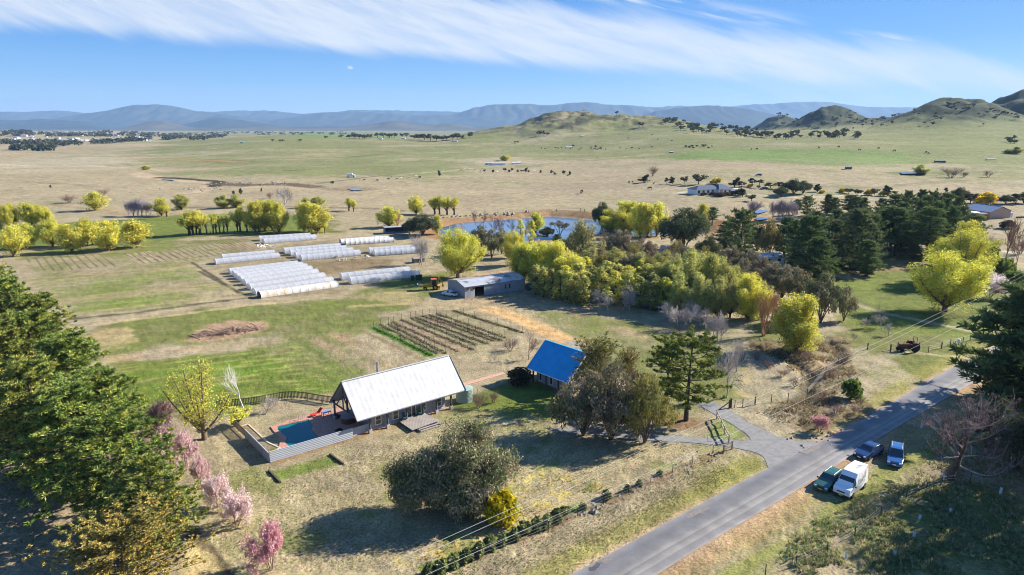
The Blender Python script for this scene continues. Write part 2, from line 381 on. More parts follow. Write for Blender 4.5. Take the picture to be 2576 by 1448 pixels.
    # the bright irrigated paddock far right, and a paler one on the left rise
    m = pm([(1655, 395), (1745, 380), (1900, 375), (2080, 378), (2290, 386), (2335, 402), (2285, 419), (2100, 418), (1980, 413), (1800, 404), (1680, 402)], 14, 20)
    mixc(m * (.55 + .35 * n5), (.115, .20, .045))
    mixc(pm([(700, 339), (850, 336), (1010, 340), (1000, 349), (760, 349)], 25, 30) * .6, (.13, .21, .05))
    # rough hill slopes
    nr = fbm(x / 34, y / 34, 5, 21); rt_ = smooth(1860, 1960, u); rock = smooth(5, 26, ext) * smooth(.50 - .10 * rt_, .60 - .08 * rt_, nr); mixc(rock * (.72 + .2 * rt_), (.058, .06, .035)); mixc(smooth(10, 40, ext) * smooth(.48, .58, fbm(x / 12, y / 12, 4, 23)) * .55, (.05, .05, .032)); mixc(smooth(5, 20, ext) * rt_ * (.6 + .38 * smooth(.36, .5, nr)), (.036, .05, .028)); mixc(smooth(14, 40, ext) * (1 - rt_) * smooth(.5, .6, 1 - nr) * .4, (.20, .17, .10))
    # pale tracks and fence lines on the plain
    for l, w, c, s in (([(990, 441), (1180, 425), (1310, 414), (1500, 400), (1680, 386)], 1.6, (.42, .36, .27), .8), ([(890, 440), (935, 447), (1000, 452)], 1.5, (.42, .36, .27), .7), ([(300, 403), (380, 401), (480, 400)], 5, (.40, .24, .12), .7), ([(480, 402), (600, 405), (640, 408)], 3, (.12, .10, .07), .7),
                       ([(0, 415), (250, 419), (330, 424)], 5, (.43, .37, .29), .6), ([(1700, 487), (1748, 480)], 2, (.45, .40, .34), .9), ([(1840, 489), (1920, 492), (2010, 498), (2180, 490)], 2, (.42, .38, .32), .8), ([(2380, 620), (2576, 640)], 1.6, (.40, .37, .33), .8),
                       ([(2160, 385), (2300, 393), (2420, 400)], 3, (.16, .14, .09), .6), ([(2080, 470), (2200, 474), (2320, 462), (2420, 455)], 4, (.17, .16, .10), .5), ([(2250, 436), (2330, 434), (2420, 440)], 5, (.10, .13, .05), .6)):
        mixc(lm(l, w, w * .4, w * .5) * s, c)
    mixc(lm(STREAM, 7, 3, 4, True) * .95, (.44, .33, .24)); mixc(lm([(400, 449), (470, 452), (545, 458), (535, 470)], 3, 2, 3) * .95, (.03, .035, .018)) if False else mixc(lm([(400, 448), (470, 451), (550, 457), (540, 470)], 5, 2, 3) * .95, (.03, .035, .018))
    mixc(lm([(370, 424), (420, 433), (445, 430)], 3, 2, 3) * .7, (.42, .31, .23))
    mixc(lm([(545, 463), (620, 467), (720, 463), (790, 471)], 8, 4, 6) * .9, (.11, .075, .055)); mixc(lm([(590, 474), (680, 470), (760, 474)], 4, 2, 5) * .8, (.40, .31, .22)); mixc(lm([(330, 400), (420, 403), (490, 403), (620, 408)], 5, 2, 3) * .8, (.36, .21, .10)); mixc(lm([(850, 396), (940, 391), (1010, 387)], 5, 3, 4) * .7, (.09, .09, .05)); mixc(lm([(720, 430), (770, 428)], 4, 2, 3) * .6, (.09, .09, .05)); mixc(lm([(990, 440), (920, 447), (860, 455), (800, 462)], 2.5, 1, 2) * .7, (.12, .10, .06)); mixc(pm([(1250, 470), (1450, 462), (1700, 468), (1650, 476), (1300, 478)], 8, 20) * .5, (.26, .21, .16)); mixc(lm([(-20, 462), (60, 458), (160, 464), (240, 470)], 3, 3, 8) * .5, (.16, .14, .09))
    mixc(pm([(800, 474), (880, 470), (960, 476), (900, 482), (820, 481)], 5, 6) * .7, (.20, .15, .11))
    mixc(lm([(-20, 522), (120, 516), (260, 528), (330, 545), (480, 536)], 2.5, 2, 4) * .5, (.30, .19, .10))
    mixc(lm([(225, 572), (300, 556), (360, 553)], 2, 1, 2) * .7, dark); mixc(lm([(330, 530), (470, 523), (720, 520), (930, 525), (1010, 531)], 3.0, 2, 3) * .55, (.11, .085, .06))
    # dam rim
    psd = np.full(x.shape, -99.0); k = (d > 150) & (d < 420); psd[k] = poly_sd(x[k], y[k], POND)
    mixc(smooth(-9, -5, psd + (n2 - .5) * 4) * smooth(3, 0, psd), (.30, .175, .10))
    mixc(smooth(-13, -10, psd + (n2 - .5) * 3) * smooth(-7, -9, psd + (n2 - .5) * 3) * (y > 262) * .6, (.10, .08, .055))
    mixc(pm([(1090, 545), (1400, 528), (1520, 545), (1400, 538), (1110, 560)], 3, 4) * .4, (.24, .20, .13))
    csd = np.full(x.shape, -99.0); k = d < 260; csd[k] = poly_sd(x[k], y[k], CREEK); mixc(smooth(-4, 0, csd), (.12, .085, .05))
    # market garden beds
    mixc(stripes([(60, 652), (170, 640), (270, 640), (310, 670), (100, 685)], ((100, 650), (125, 683)), 2.1, .22) * .8, (.12, .10, .055))
    mixc(stripes([(312, 640), (385, 632), (418, 655), (352, 664)], ((318, 642), (360, 663)), 2.1, .62) * .95, (.40, .30, .225))
    mixc(stripes([(368, 634), (545, 612), (600, 640), (450, 662)], ((425, 632), (470, 656)), 2.0, .45) * .85, (.33, .26, .17))
    mixc(stripes([(312, 640), (545, 612), (600, 640), (352, 664)], ((425, 632), (470, 656)), 2.0, .2) * .85, (.05, .05, .028))
    mixc(stripes([(545, 612), (600, 607), (655, 632), (590, 640)], ((560, 612), (610, 638)), 1.25, .5) * .95, (.17, .12, .085))
    # the mown field: long bands of straw and green
    fm = pm([(60, 700), (470, 664), (500, 690), (620, 745), (195, 798)], 2.5, 1.0)
    a, b = gp((190, 790), (610, 742)); dx, dy = (b - a) / np.linalg.norm(b - a); w = (-(x - a[0]) * dy + (y - a[1]) * dx)
    bn = vnoise(w / 3.2, w * 0 + .5, 61); bn2 = vnoise(w / .8, (x * dx + y * dy) / 20, 62)
    mixc(fm * smooth(.45, .65, bn + (bn2 - .5) * .5) * .75, (.31, .25, .14)); mixc(fm * smooth(.6, .3, bn) * smooth(.45, .6, n1 + bn2 * .2) * .6, (.15, .215, .035))
    mixc(lm([(500, 683), (560, 715), (630, 748)], .5, .3, .4) * .8, dark); mixc(lm([(482, 660), (540, 698), (600, 738)], .5, .3, .4) * .8, dark)
    mixc(lm([(178, 803), (330, 789), (480, 768), (622, 750)], .9, .4, .8) * .85, (.085, .06, .045)); mixc(lm([(640, 750), (700, 742), (840, 735)], 1.6, 1.2, 1.5) * .6, (.24, .16, .11))
    mixc(lm([(370, 602), (560, 592), (850, 583)], 1.2, .6, .8) * .45, (.05, .06, .025)); mixc(lm([(430, 617), (540, 607), (650, 596)], 1.0, .7, 1) * .5, (.11, .085, .06))
    for l in (TRACK2, [p + np.array([.5, 1.3]) for p in TRACK2]): mixc(lm(l, .45, .3, .7, True) * .75, (.46, .36, .23))
    mixc(pm([(225, 826), (320, 828), (345, 842), (240, 852)], 1.2, 2.5) * .75, (.44, .32, .20)); mixc(pm([(230, 848), (340, 838), (350, 860), (240, 880)], 1, 4) * .5, (.42, .31, .2))
    mixc(pm([(265, 900), (420, 880), (640, 860), (640, 866), (420, 892), (300, 912)], .8, 2) * .7, (.38, .27, .18))
    # around the tunnels
    mixc(pm([(520, 664), (600, 640), (900, 600), (1010, 640), (960, 670), (850, 740), (640, 752)], 2, 4) * .55, (.24, .195, .125))
    mixc(pm([(640, 636), (720, 618), (830, 604), (850, 612), (700, 648)], 1.5, 2) * .6, (.21, .17, .13)); mixc(pm([(770, 662), (900, 652), (1000, 655), (960, 672), (800, 690)], 1.5, 3) * .6, (.17, .115, .07))
    mixc(pm([(880, 745), (960, 735), (1060, 730), (1060, 765), (1000, 762)], 1.2, 3) * .55, (.42, .31, .20))
    # brush pile patch
    mixc(pm([(465, 858), (520, 818), (580, 806), (660, 812), (690, 826), (600, 850), (520, 860)], 1.0, 2.5) * .9, (.36, .235, .17))
    # garden rows behind the house
    vp = [(915, 830), (1000, 800), (1080, 786), (1170, 778), (1320, 838), (1190, 890), (1060, 905)]
    mixc(pm(vp, 1, 1) * .35, (.22, .21, .10))
    for a_, b_, c_, wd in (((912, 834), (1062, 906), (.15, .115, .07), .5), ((940, 825), (1085, 895), (.055, .13, .015), 1.1), ((957, 818), (1100, 890), (.10, .09, .05), .3), ((978, 816), (1120, 890), (.09, .075, .045), .4), ((990, 812), (1150, 885), (.10, .07, .05), .4),
                           ((1010, 806), (1190, 880), (.09, .06, .045), .5), ((1033, 802), (1195, 868), (.10, .085, .05), .4), ((1046, 800), (1225, 866), (.09, .08, .05), .4), ((1063, 795), (1240, 858), (.12, .08, .055), .5), ((1080, 793), (1262, 858), (.10, .07, .05), .6), ((1098, 790), (1270, 850), (.2, .17, .09), .4), ((1140, 782), (1315, 838), (.09, .07, .045), .55)):
        mixc(lm([a_, b_], wd, .3, .9) * .75, np.array(c_) * 1.35)
    for q4 in ([(975, 815), (1012, 808), (1185, 884), (1145, 888)], [(1058, 797), (1072, 794), (1140, 822), (1130, 828)]): mixc(pm(q4, .4, .6) * .75, (.29, .20, .15))
    for q4, c_ in (([(826, 842), (846, 838), (905, 868), (882, 874)], (.36, .24, .16)), ([(848, 842), (870, 838), (950, 872), (930, 885)], (.30, .21, .14)), ([(780, 856), (800, 850), (880, 890), (860, 900)], (.30, .22, .15)), ([(870, 870), (960, 905), (1010, 930), (940, 925)], (.32, .24, .15))): mixc(pm(q4, .8, 1.6) * .85, c_)
    mixc(pm([(865, 905), (930, 897), (960, 905), (900, 912)], .6, 1.5) * .8, green); mixc(lm([(765, 870), (800, 890), (855, 935)], .5, .4, .7) * .6, (.08, .12, .025))
    # mown streaks in the bright paddock
    bm_ = pm([(300, 915), (760, 866), (830, 930), (860, 985), (700, 1000), (560, 1040), (310, 1020)], 2, 3)
    a, b = gp((310, 1000), (820, 925)); dx, dy = (b - a) / np.linalg.norm(b - a); w = (-(x - a[0]) * dy + (y - a[1]) * dx); bn2 = vnoise(w / 1.1, (x * dx + y * dy) / 9, 64); bn = vnoise(w / .45, (x * dx + y * dy) / 14, 65)
    mixc(bm_ * smooth(.3, .7, bn2) * .6, bright); mixc(bm_ * smooth(.62, .8, bn) * .6, (.30, .27, .11)); mixc(bm_ * smooth(.6, .8, 1 - bn) * .35, (.07, .11, .02))
    # dirt track to the shed
    mixc(lm(TRACK[4:], 2.3, .9, 1.2, True) * .95, orange); mixc(lm(TRACK[:5], .9, .6, 1.0, True) * .6, (.42, .31, .19)); mixc(lm(TRACK, .35, .3, .6, True) * .35, (.36, .27, .12))
    mixc(lm([(1440, 862), (1490, 892), (1540, 930)], 1.6, .4, .4) * .9, (.27, .26, .25))
    mixc(pm([(1100, 752), (1240, 745), (1330, 735), (1420, 760), (1300, 768), (1150, 764)], 1.2, 3) * .55, (.30, .21, .14)); mixc(pm([(1420, 780), (1470, 776), (1490, 790), (1440, 795)], 1, 2) * .6, dirt)
    mixc(pm([(1530, 820), (1620, 840), (1640, 855), (1560, 845)], 1, 2.5) * .6, (.38, .27, .19)); mixc(pm([(1160, 695), (1240, 680), (1310, 690), (1200, 712)], 1, 3) * .7, (.40, .27, .19))
    # front yard
    yard = pm([(560, 1110), (690, 1180), (930, 1110), (1120, 1050), (1420, 1050), (1440, 1100), (1760, 1130), (1800, 1150), (1060, 1448), (560, 1448), (490, 1300)], 2, 2)
    mixc(yard * smooth(.40, .62, fbm(x / 4, y / 4, 3, 71)) * .55, (.40, .33, .195)); mixc(yard * smooth(.60, .72, fbm(x / 5, y / 5, 3, 72)) * .6, (.17, .20, .045))
    mixc(pm([(682, 1186), (830, 1146), (862, 1166), (850, 1172), (690, 1213)], .25, .3) * .85, (.145, .20, .035)); mixc(lm([(676, 1186), (705, 1216)], .18, .1, .1), dark); mixc(lm([(830, 1145), (864, 1170)], .18, .1, .1), dark)
    mixc(lm([(690, 1166), (780, 1136), (900, 1100), (960, 1078)], .45, .25, .5) * .8, (.30, .175, .09)); mixc(lm([(940, 1085), (1120, 1030)], .8, .3, .8) * .7, (.38, .24, .14))
    mixc(smooth(.6, .66, fbm(x / .9, y / .9, 2, 77)) * pm([(1270, 1230), (1480, 1170), (1560, 1230), (1300, 1340), (1180, 1400), (1020, 1448), (960, 1400), (1180, 1330)], 2, 3) * .9, (.46, .36, .13))
    mixc(pm([(1420, 1040), (1650, 1060), (1640, 1085), (1400, 1075)], .8, 2) * .5, (.24, .20, .17)); mixc(lm([(1230, 1065), (1290, 1060)], .6, .4, 1) * .6, (.42, .36, .30))
    mixc(pm([(1660, 1040), (1720, 1050), (1790, 1068), (1700, 1082), (1650, 1070)], .8, 1.2) * .75, (.20, .105, .06))
    # garden strip along the front fence
    hl_ = [(1075, 1444), (1140, 1420), (1240, 1380), (1380, 1325), (1460, 1292), (1530, 1262), (1640, 1215), (1740, 1170), (1815, 1137)]
    mixc(lm(hl_, .75, .3, 1.0) * smooth(.35, .6, n3 + .1) * .9, (.22, .145, .095)); mixc(lm([(p[0] - 8, p[1] - 14) for p in hl_[:5]], .6, .35, .8) * .85, (.10, .19, .02)); mixc(lm(hl_[4:], .5, .3, 1.6) * smooth(.55, .7, n3) * .8, (.42, .36, .30))
    # roadside verges
    mixc(smooth(-4.2, -2.0, roadsd + (n2 - .5) * 1.6) * smooth(.35, .6, n2 + .12) * .75, (.26, .235, .07)); mixc(smooth(-1.1, -.3, roadsd + (n3 - .5) * .9) * .8, (.40, .29, .21))
    rs = smooth(-2.6, -1.2, roadsd) * (u > 1720) * (poly_sd(x, y, [(0, 0)] * 3) < -1e9 if False else 1); 
    side = ((x - 30) * 0.77 - (y - 60) * 0.64) > 0 if False else (roadsd > -9) & (u > 1288 + (1448 - v) * 1.72 + 280)
    mixc(smooth(-3.4, -1.4, roadsd + (n2 - .5) * 2) * side * .6, (.42, .265, .18)); mixc(smooth(-8, -5.5, roadsd + (n2 - .5) * 3) * smooth(-3.2, -4.4, roadsd + (n2 - .5) * 3) * side * .65, (.20, .23, .035))
    mixc(smooth(-1.2, -.3, gravsd + (n3 - .5) * 1.2) * .6, (.38, .32, .235)); mixc(smooth(-.7, .1, gravsd + (n3 - .5) * .9) * .95, (.225, .215, .20)); mixc(pm([(1770, 1128), (1850, 1130), (1925, 1160), (1930, 1180), (1800, 1240), (1700, 1260)], 1.5, 3) * smooth(.4, .6, n2) * .5, (.24, .24, .06))
    mixc(pm([(1800, 1062), (1815, 1050), (1888, 1100), (1850, 1108), (1790, 1100)], .5, 1) * .6, (.13, .20, .025))
    # gully country
    gl = pm([(1870, 860), (2000, 850), (2120, 850), (2150, 930), (2180, 1010), (2200, 1050), (2080, 1090), (1980, 1080), (1900, 1040), (2010, 990), (1990, 920)], 1.5, 5)
    mixc(gl * smooth(.3, .6, n2 + .1) * .75, (.20, .145, .095)); mixc(gl * smooth(.52, .68, n3) * .6, (.085, .07, .045)); mixc(lm([(2010, 930), (2060, 910), (2110, 915)], 1.6, 1, 2) * .65, (.46, .33, .22))
    mixc(pm([(1870, 960), (1900, 930), (1930, 940), (1910, 990), (1880, 1000)], 1, 3) * smooth(.45, .6, n3) * .6, (.42, .31, .2)); gd = np.full(x.shape, 99.0); k = d < 200; gd[k] = np.minimum(seg_dist(x[k], y[k], GULLY, False), seg_dist(x[k], y[k], GULLY2, False)); mixc(smooth(1.6, .6, gd) * .7, (.06, .05, .035))
    mixc(lm([(2240, 882), (2300, 888), (2400, 898), (2440, 905)], .5, .3, .5) * .8, (.47, .38, .24)); mixc(lm([(2245, 888), (2210, 900), (2260, 930), (2310, 975)], 1.1, .8, 1.2) * .45, (.40, .34, .24)); mixc(lm([(2130, 760), (2230, 790), (2380, 820), (2480, 842), (2520, 850)], 1.0, .5, .6) * .7, (.40, .34, .26))
    mixc(pm([(2110, 700), (2190, 650), (2350, 655), (2320, 680), (2180, 690)], 2, 4) * .6, (.27, .17, .12)); mixc(pm([(2110, 690), (2180, 685), (2170, 700), (2120, 705)], 2, 2) * .6, (.40, .29, .2))
    mixc(pm([(1870, 530), (1900, 555), (1960, 560), (1930, 585), (1860, 575), (1840, 548)], 3, 4) * .8, (.40, .225, .13))
    # foreground left under the pines, right rough grass
    mixc(pm([(-60, 1060), (40, 1060), (110, 1230), (180, 1330), (140, 1460), (-60, 1460)], 1.5, 3) * .6, (.30, .215, .15)); mixc(lm([(478, 1330), (530, 1400), (580, 1460)], .7, .3, .7) * .8, (.07, .055, .04)); mixc(pm([(470, 1360), (520, 1400), (560, 1460), (460, 1460)], .6, 1) * .8, (.47, .36, .19))
    rg = pm([(1990, 1330), (2250, 1190), (2480, 1190), (2700, 1280), (2760, 1480), (1960, 1480)], 2, 3); mixc(rg * smooth(.45, .6, n2) * .5, (.34, .27, .17)); mixc(rg * smooth(.56, .66, n3) * .5, (.075, .085, .03))
    mixc(lm([(1925, 1445), (2010, 1385), (2130, 1300), (2200, 1260), (2300, 1235)], .8, .7, 1.6) * .4, (.38, .31, .19))
    # fine tone
    col *= (0.80 + 0.40 * n3)[:, None] * (0.90 + 0.2 * n2)[:, None]
    # relief: tufts and ruts in the near ground, none under the roads
    flat = smooth(-1.5, 0.2, roadsd) + smooth(-1.2, .2, gravsd); flat = np.clip(flat, 0, 1)
    hs = (x - HOUSE_O[0]) * HX[0] + (y - HOUSE_O[1]) * HX[1]; ht = (x - HOUSE_O[0]) * HY[0] + (y - HOUSE_O[1]) * HY[1]
    flat = np.maximum(flat, ((hs > -12.5) & (hs < 31) & (ht > -3.5) & (ht < 16.5)).astype(float))
    amp = smooth(420, 120, d) * (1 - flat); rough = 1 + 1.5 * rg + 1.4 * gl
    z = z + amp * rough * ((fbm(x / .55, y / .55, 2, 41) - .55) * .16 + (fbm(x / 2.0, y / 2.0, 2, 42) - .5) * .16) + smooth(250, 500, d) * smooth(4000, 1500, d) * (fbm(x / 6, y / 6, 2, 43) - .5) * .5
    z = z - .005 * flat
    me = bpy.data.meshes.new('ground')
    co = np.stack([x, y, z], 1).astype(np.float32)
    jj, ii = np.meshgrid(np.arange(ny - 1), np.arange(nx), indexing='ij'); i2 = (ii + 1) % nx
    quads = np.stack([jj * nx + ii, (jj + 1) * nx + ii, (jj + 1) * nx + i2, jj * nx + i2], -1).reshape(-1, 4)[:, ::-1]
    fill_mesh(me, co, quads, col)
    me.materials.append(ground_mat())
    o = bpy.data.objects.new('ground', me); COL.objects.link(o); tag(o, kind='structure')
    return o
def fill_mesh(me, co, quads, col=None, smooth_=True):
    nq, k = quads.shape
    me.vertices.add(len(co)); me.vertices.foreach_set('co', np.ascontiguousarray(co, np.float32).ravel())
    me.loops.add(nq * k); me.loops.foreach_set('vertex_index', np.ascontiguousarray(quads, np.int32).ravel())
    me.polygons.add(nq); me.polygons.foreach_set('loop_start', np.arange(0, nq * k, k, dtype=np.int32))
    if smooth_: me.polygons.foreach_set('use_smooth', np.ones(nq, bool))
    me.update(calc_edges=True)
    if col is not None:
        a = me.color_attributes.new('tint', 'FLOAT_COLOR', 'POINT')
        c = np.ones((len(co), 4), np.float32); c[:, :3] = col; a.data.foreach_set('color', c.ravel())
def ground_mat():
    m, ns, ln = newmat('ground_grass')
    out = N(ns, 'ShaderNodeOutputMaterial'); b = N(ns, 'ShaderNodeBsdfPrincipled'); b.inputs['Roughness'].default_value = 0.95; b.inputs['Specular IOR Level'].default_value = 0.1
    at_ = N(ns, 'ShaderNodeAttribute', attribute_name='tint'); tc = N(ns, 'ShaderNodeTexCoord')
    na = N(ns, 'ShaderNodeTexNoise', Scale=3.2, Detail=6.0, Roughness=.7); nb = N(ns, 'ShaderNodeTexNoise', Scale=0.35, Detail=6.0, Roughness=.65); nc = N(ns, 'ShaderNodeTexNoise', Scale=0.022, Detail=8.0, Roughness=.7)
    for q in (na, nb, nc): ln.new(tc.outputs['Object'], q.inputs['Vector'])
    def rng(src, lo, hi, a=.3, c=.7):
        r = N(ns, 'ShaderNodeMapRange'); r.inputs['From Min'].default_value = a; r.inputs['From Max'].default_value = c; r.inputs['To Min'].default_value = lo; r.inputs['To Max'].default_value = hi; ln.new(src, r.inputs['Value']); return r.outputs['Result']
    m1 = N(ns, 'ShaderNodeMath', operation='MULTIPLY'); ln.new(rng(na.outputs['Fac'], .52, 1.48), m1.inputs[0]); ln.new(rng(nb.outputs['Fac'], .74, 1.26), m1.inputs[1])
    m2 = N(ns, 'ShaderNodeMath', operation='MULTIPLY'); ln.new(m1.outputs[0], m2.inputs[0]); ln.new(rng(nc.outputs['Fac'], .85, 1.15), m2.inputs[1])
    vs = N(ns, 'ShaderNodeVectorMath', operation='SCALE'); ln.new(at_.outputs['Color'], vs.inputs[0]); ln.new(m2.outputs[0], vs.inputs['Scale'])
    # blades: patches drift towards straw or green
    mx = N(ns, 'ShaderNodeMix', data_type='RGBA', blend_type='MULTIPLY'); mx.inputs[0].default_value = .8
    rp = N(ns, 'ShaderNodeValToRGB'); rp.color_ramp.elements[0].position = .35; rp.color_ramp.elements[1].position = .65
    rp.color_ramp.elements[0].color = (.72, .82, .57, 1); rp.color_ramp.elements[1].color = (1.10, 1.0, .93, 1)
    nd = N(ns, 'ShaderNodeTexNoise', Scale=1.1, Detail=5.0, Roughness=.65); ln.new(tc.outputs['Object'], nd.inputs['Vector']); ln.new(nd.outputs['Fac'], rp.inputs['Fac'])
    ln.new(vs.outputs['Vector'], mx.inputs[6]); ln.new(rp.outputs['Color'], mx.inputs[7])
    ln.new(mx.outputs[2], b.inputs['Base Color'])
    bp = N(ns, 'ShaderNodeBump', Strength=.9, Distance=.16); ln.new(na.outputs['Fac'], bp.inputs['Height']); ln.new(bp.outputs['Normal'], b.inputs['Normal'])
    ln.new(b.outputs['BSDF'], out.inputs['Surface']); return m
build_ground()

# ------------------------------------------------------------------ road, gravel, water
def strip(name, L, Rr, z, m, nw=8):
    vs = []; fs = []; n = len(L)
    for i in range(n):
        for k in range(nw + 1):
            p = L[i] + (Rr[i] - L[i]) * k / nw; vs.append((p[0], p[1], z + 0.05 * math.sin(math.pi * k / nw)))
    for i in range(n - 1):
        for k in range(nw): a = i * (nw + 1) + k; fs.append((a, a + 1, a + nw + 2, a + nw + 1))
    o = MB().add(vs, fs).build(name, m, smoothed=True)
    uv = o.data.uv_layers.new(name='across'); s = np.concatenate([[0], np.cumsum(np.hypot(*np.diff(L, axis=0).T))])
    for lp in o.data.loops:
        i, k = divmod(lp.vertex_index, nw + 1); uv.data[lp.index].uv = (k / nw, s[i] / 8)
    return tag(o, kind='structure')
def asphalt():
    m, ns, ln = newmat('asphalt')
    out = N(ns, 'ShaderNodeOutputMaterial'); b = N(ns, 'ShaderNodeBsdfPrincipled'); b.inputs['Roughness'].default_value = .55; b.inputs['Specular IOR Level'].default_value = .5
    uv = N(ns, 'ShaderNodeUVMap', uv_map='across'); sp = N(ns, 'ShaderNodeSeparateXYZ'); ln.new(uv.outputs[0], sp.inputs[0]); tc = N(ns, 'ShaderNodeTexCoord')
    nz = N(ns, 'ShaderNodeTexNoise', Scale=.5, Detail=6.0); nf = N(ns, 'ShaderNodeTexNoise', Scale=14.0, Detail=3.0)
    for q in (nz, nf): ln.new(tc.outputs['Object'], q.inputs['Vector'])
    wv = N(ns, 'ShaderNodeMath', operation='MULTIPLY_ADD'); ln.new(nz.outputs['Fac'], wv.inputs[0]); wv.inputs[1].default_value = .05; ln.new(sp.outputs[0], wv.inputs[2])
    rp = N(ns, 'ShaderNodeValToRGB'); el = rp.color_ramp.elements; ln.new(wv.outputs[0], rp.inputs['Fac'])
    el[0].position = 0.02; el[0].color = (.30, .265, .22, 1); el[1].position = 1.0; el[1].color = (.29, .255, .21, 1)
    for p, c in ((.05, (.21, .20, .195, 1)), (.24, (.135, .133, .136, 1)), (.40, (.155, .15, .15, 1)), (.50, (.165, .16, .158, 1)), (.62, (.26, .243, .21, 1)), (.64, (.162, .157, .155, 1)), (.80, (.26, .243, .21, 1)), (.83, (.172, .167, .164, 1)), (.95, (.205, .196, .188, 1))):
        e = el.new(p); e.color = c
    r = N(ns, 'ShaderNodeMapRange'); r.inputs['From Min'].default_value = .3; r.inputs['From Max'].default_value = .7; r.inputs['To Min'].default_value = .78; r.inputs['To Max'].default_value = 1.2; ln.new(nz.outputs['Fac'], r.inputs['Value'])
    r2 = N(ns, 'ShaderNodeMapRange'); r2.inputs['From Min'].default_value = .3; r2.inputs['From Max'].default_value = .7; r2.inputs['To Min'].default_value = .85; r2.inputs['To Max'].default_value = 1.15; ln.new(nf.outputs['Fac'], r2.inputs['Value'])
    mm = N(ns, 'ShaderNodeMath', operation='MULTIPLY'); ln.new(r.outputs[0], mm.inputs[0]); ln.new(r2.outputs[0], mm.inputs[1])
    vs = N(ns, 'ShaderNodeVectorMath', operation='SCALE'); ln.new(rp.outputs['Color'], vs.inputs[0]); ln.new(mm.outputs[0], vs.inputs['Scale']); ln.new(vs.outputs[0], b.inputs['Base Color'])
    ln.new(b.outputs['BSDF'], out.inputs['Surface']); return m
strip('road', RLs, RRs, 0.05, asphalt())
def sheet(name, poly, z, m, kind='structure', sub=None):
    bm = bmesh.new(); vs = [bm.verts.new((p[0], p[1], z)) for p in poly]; f = bm.faces.new(vs)
    if f.normal.z < 0: f.normal_flip()
    bmesh.ops.triangulate(bm, faces=[f]); me = bpy.data.meshes.new(name); bm.to_mesh(me); bm.free(); me.materials.append(m)
    o = bpy.data.objects.new(name, me); COL.objects.link(o); return tag(o, kind=kind)
GRAVM = mat('gravel', (.215, .21, .205), .9, var=.16, scale=1.3, bump=.25)
GP_ = resample(list(GRAVEL) + [GRAVEL[0]], 420)[:-1]; GP_ = GP_ + (np.stack([fbm(GP_[:, 0] / .8, GP_[:, 1] / .8, 3, 81), fbm(GP_[:, 0] / .8, GP_[:, 1] / .8, 3, 82)], 1) - .5) * .35
for _ in range(8): GP_ = (np.roll(GP_, 1, 0) + 2 * GP_ + np.roll(GP_, -1, 0)) / 4
sheet('gravel_driveway', GP_, 0.03, GRAVM)
# worn patches in the asphalt, where the edge has been mended
PATM = mat('patched_asphalt', (.20, .175, .155), .9, var=.2, scale=4); PATD = mat('dark_patch', (.075, .075, .085), .8, var=.2, scale=4)
def patch(px, m, z=.088):
    P = resample(g0(*px) + [g0(px[0])[0]], 60)[:-1]; P = P + (np.stack([fbm(P[:, 0] / .4, P[:, 1] / .4, 3, 83), fbm(P[:, 0] / .4, P[:, 1] / .4, 3, 84)], 1) - .5) * .5; sheet('road_patch', P, z, m)
patch([(1722, 1303), (1745, 1288), (1778, 1279), (1786, 1282), (1765, 1293), (1735, 1306)], PATM); patch([(1510, 1414), (1534, 1403), (1540, 1408), (1520, 1419)], PATM); patch([(1482, 1432), (1500, 1418), (1516, 1420), (1500, 1434), (1486, 1440)], PATD); patch([(2010, 1140), (2050, 1122), (2066, 1126), (2030, 1146)], PATM, .09)
def water_mat(name, col, rough=.06, wave=1.2, strength=.08):
    m, ns, ln = newmat(name)
    out = N(ns, 'ShaderNodeOutputMaterial'); b = N(ns, 'ShaderNodeBsdfPrincipled'); b.inputs['Base Color'].default_value = rgba(col); b.inputs['Roughness'].default_value = rough; b.inputs['IOR'].default_value = 1.33; b.inputs['Specular IOR Level'].default_value = .5
    tc = N(ns, 'ShaderNodeTexCoord'); nz = N(ns, 'ShaderNodeTexNoise', Scale=wave, Detail=4.0); ln.new(tc.outputs['Object'], nz.inputs['Vector'])
    bp = N(ns, 'ShaderNodeBump', Strength=strength, Distance=.1); ln.new(nz.outputs['Fac'], bp.inputs['Height']); ln.new(bp.outputs['Normal'], b.inputs['Normal'])
    ln.new(b.outputs['BSDF'], out.inputs['Surface']); return m
DAMW = water_mat('dam_water', (.04, .115, .25), .12, .6, .35)
tag(sheet('pond_water', POND, -0.35, DAMW)); tag(sheet('creek_water', CREEK, -0.22, DAMW))
for pts in ([(872, 477), (905, 476), (918, 479), (890, 481)], [(1893, 534), (1930, 528), (1932, 534), (1905, 540)], [(1900, 552), (1935, 546), (1938, 552), (1905, 557)], [(2262, 436), (2300, 434), (2335, 436), (2330, 439), (2270, 439)], [(410, 451), (440, 454), (438, 456), (408, 453)]):
    c = pick(*pts[0]); sheet('puddle_water', [at(a, b, c[2])[:2] for a, b in pts], c[2] + .35, DAMW)

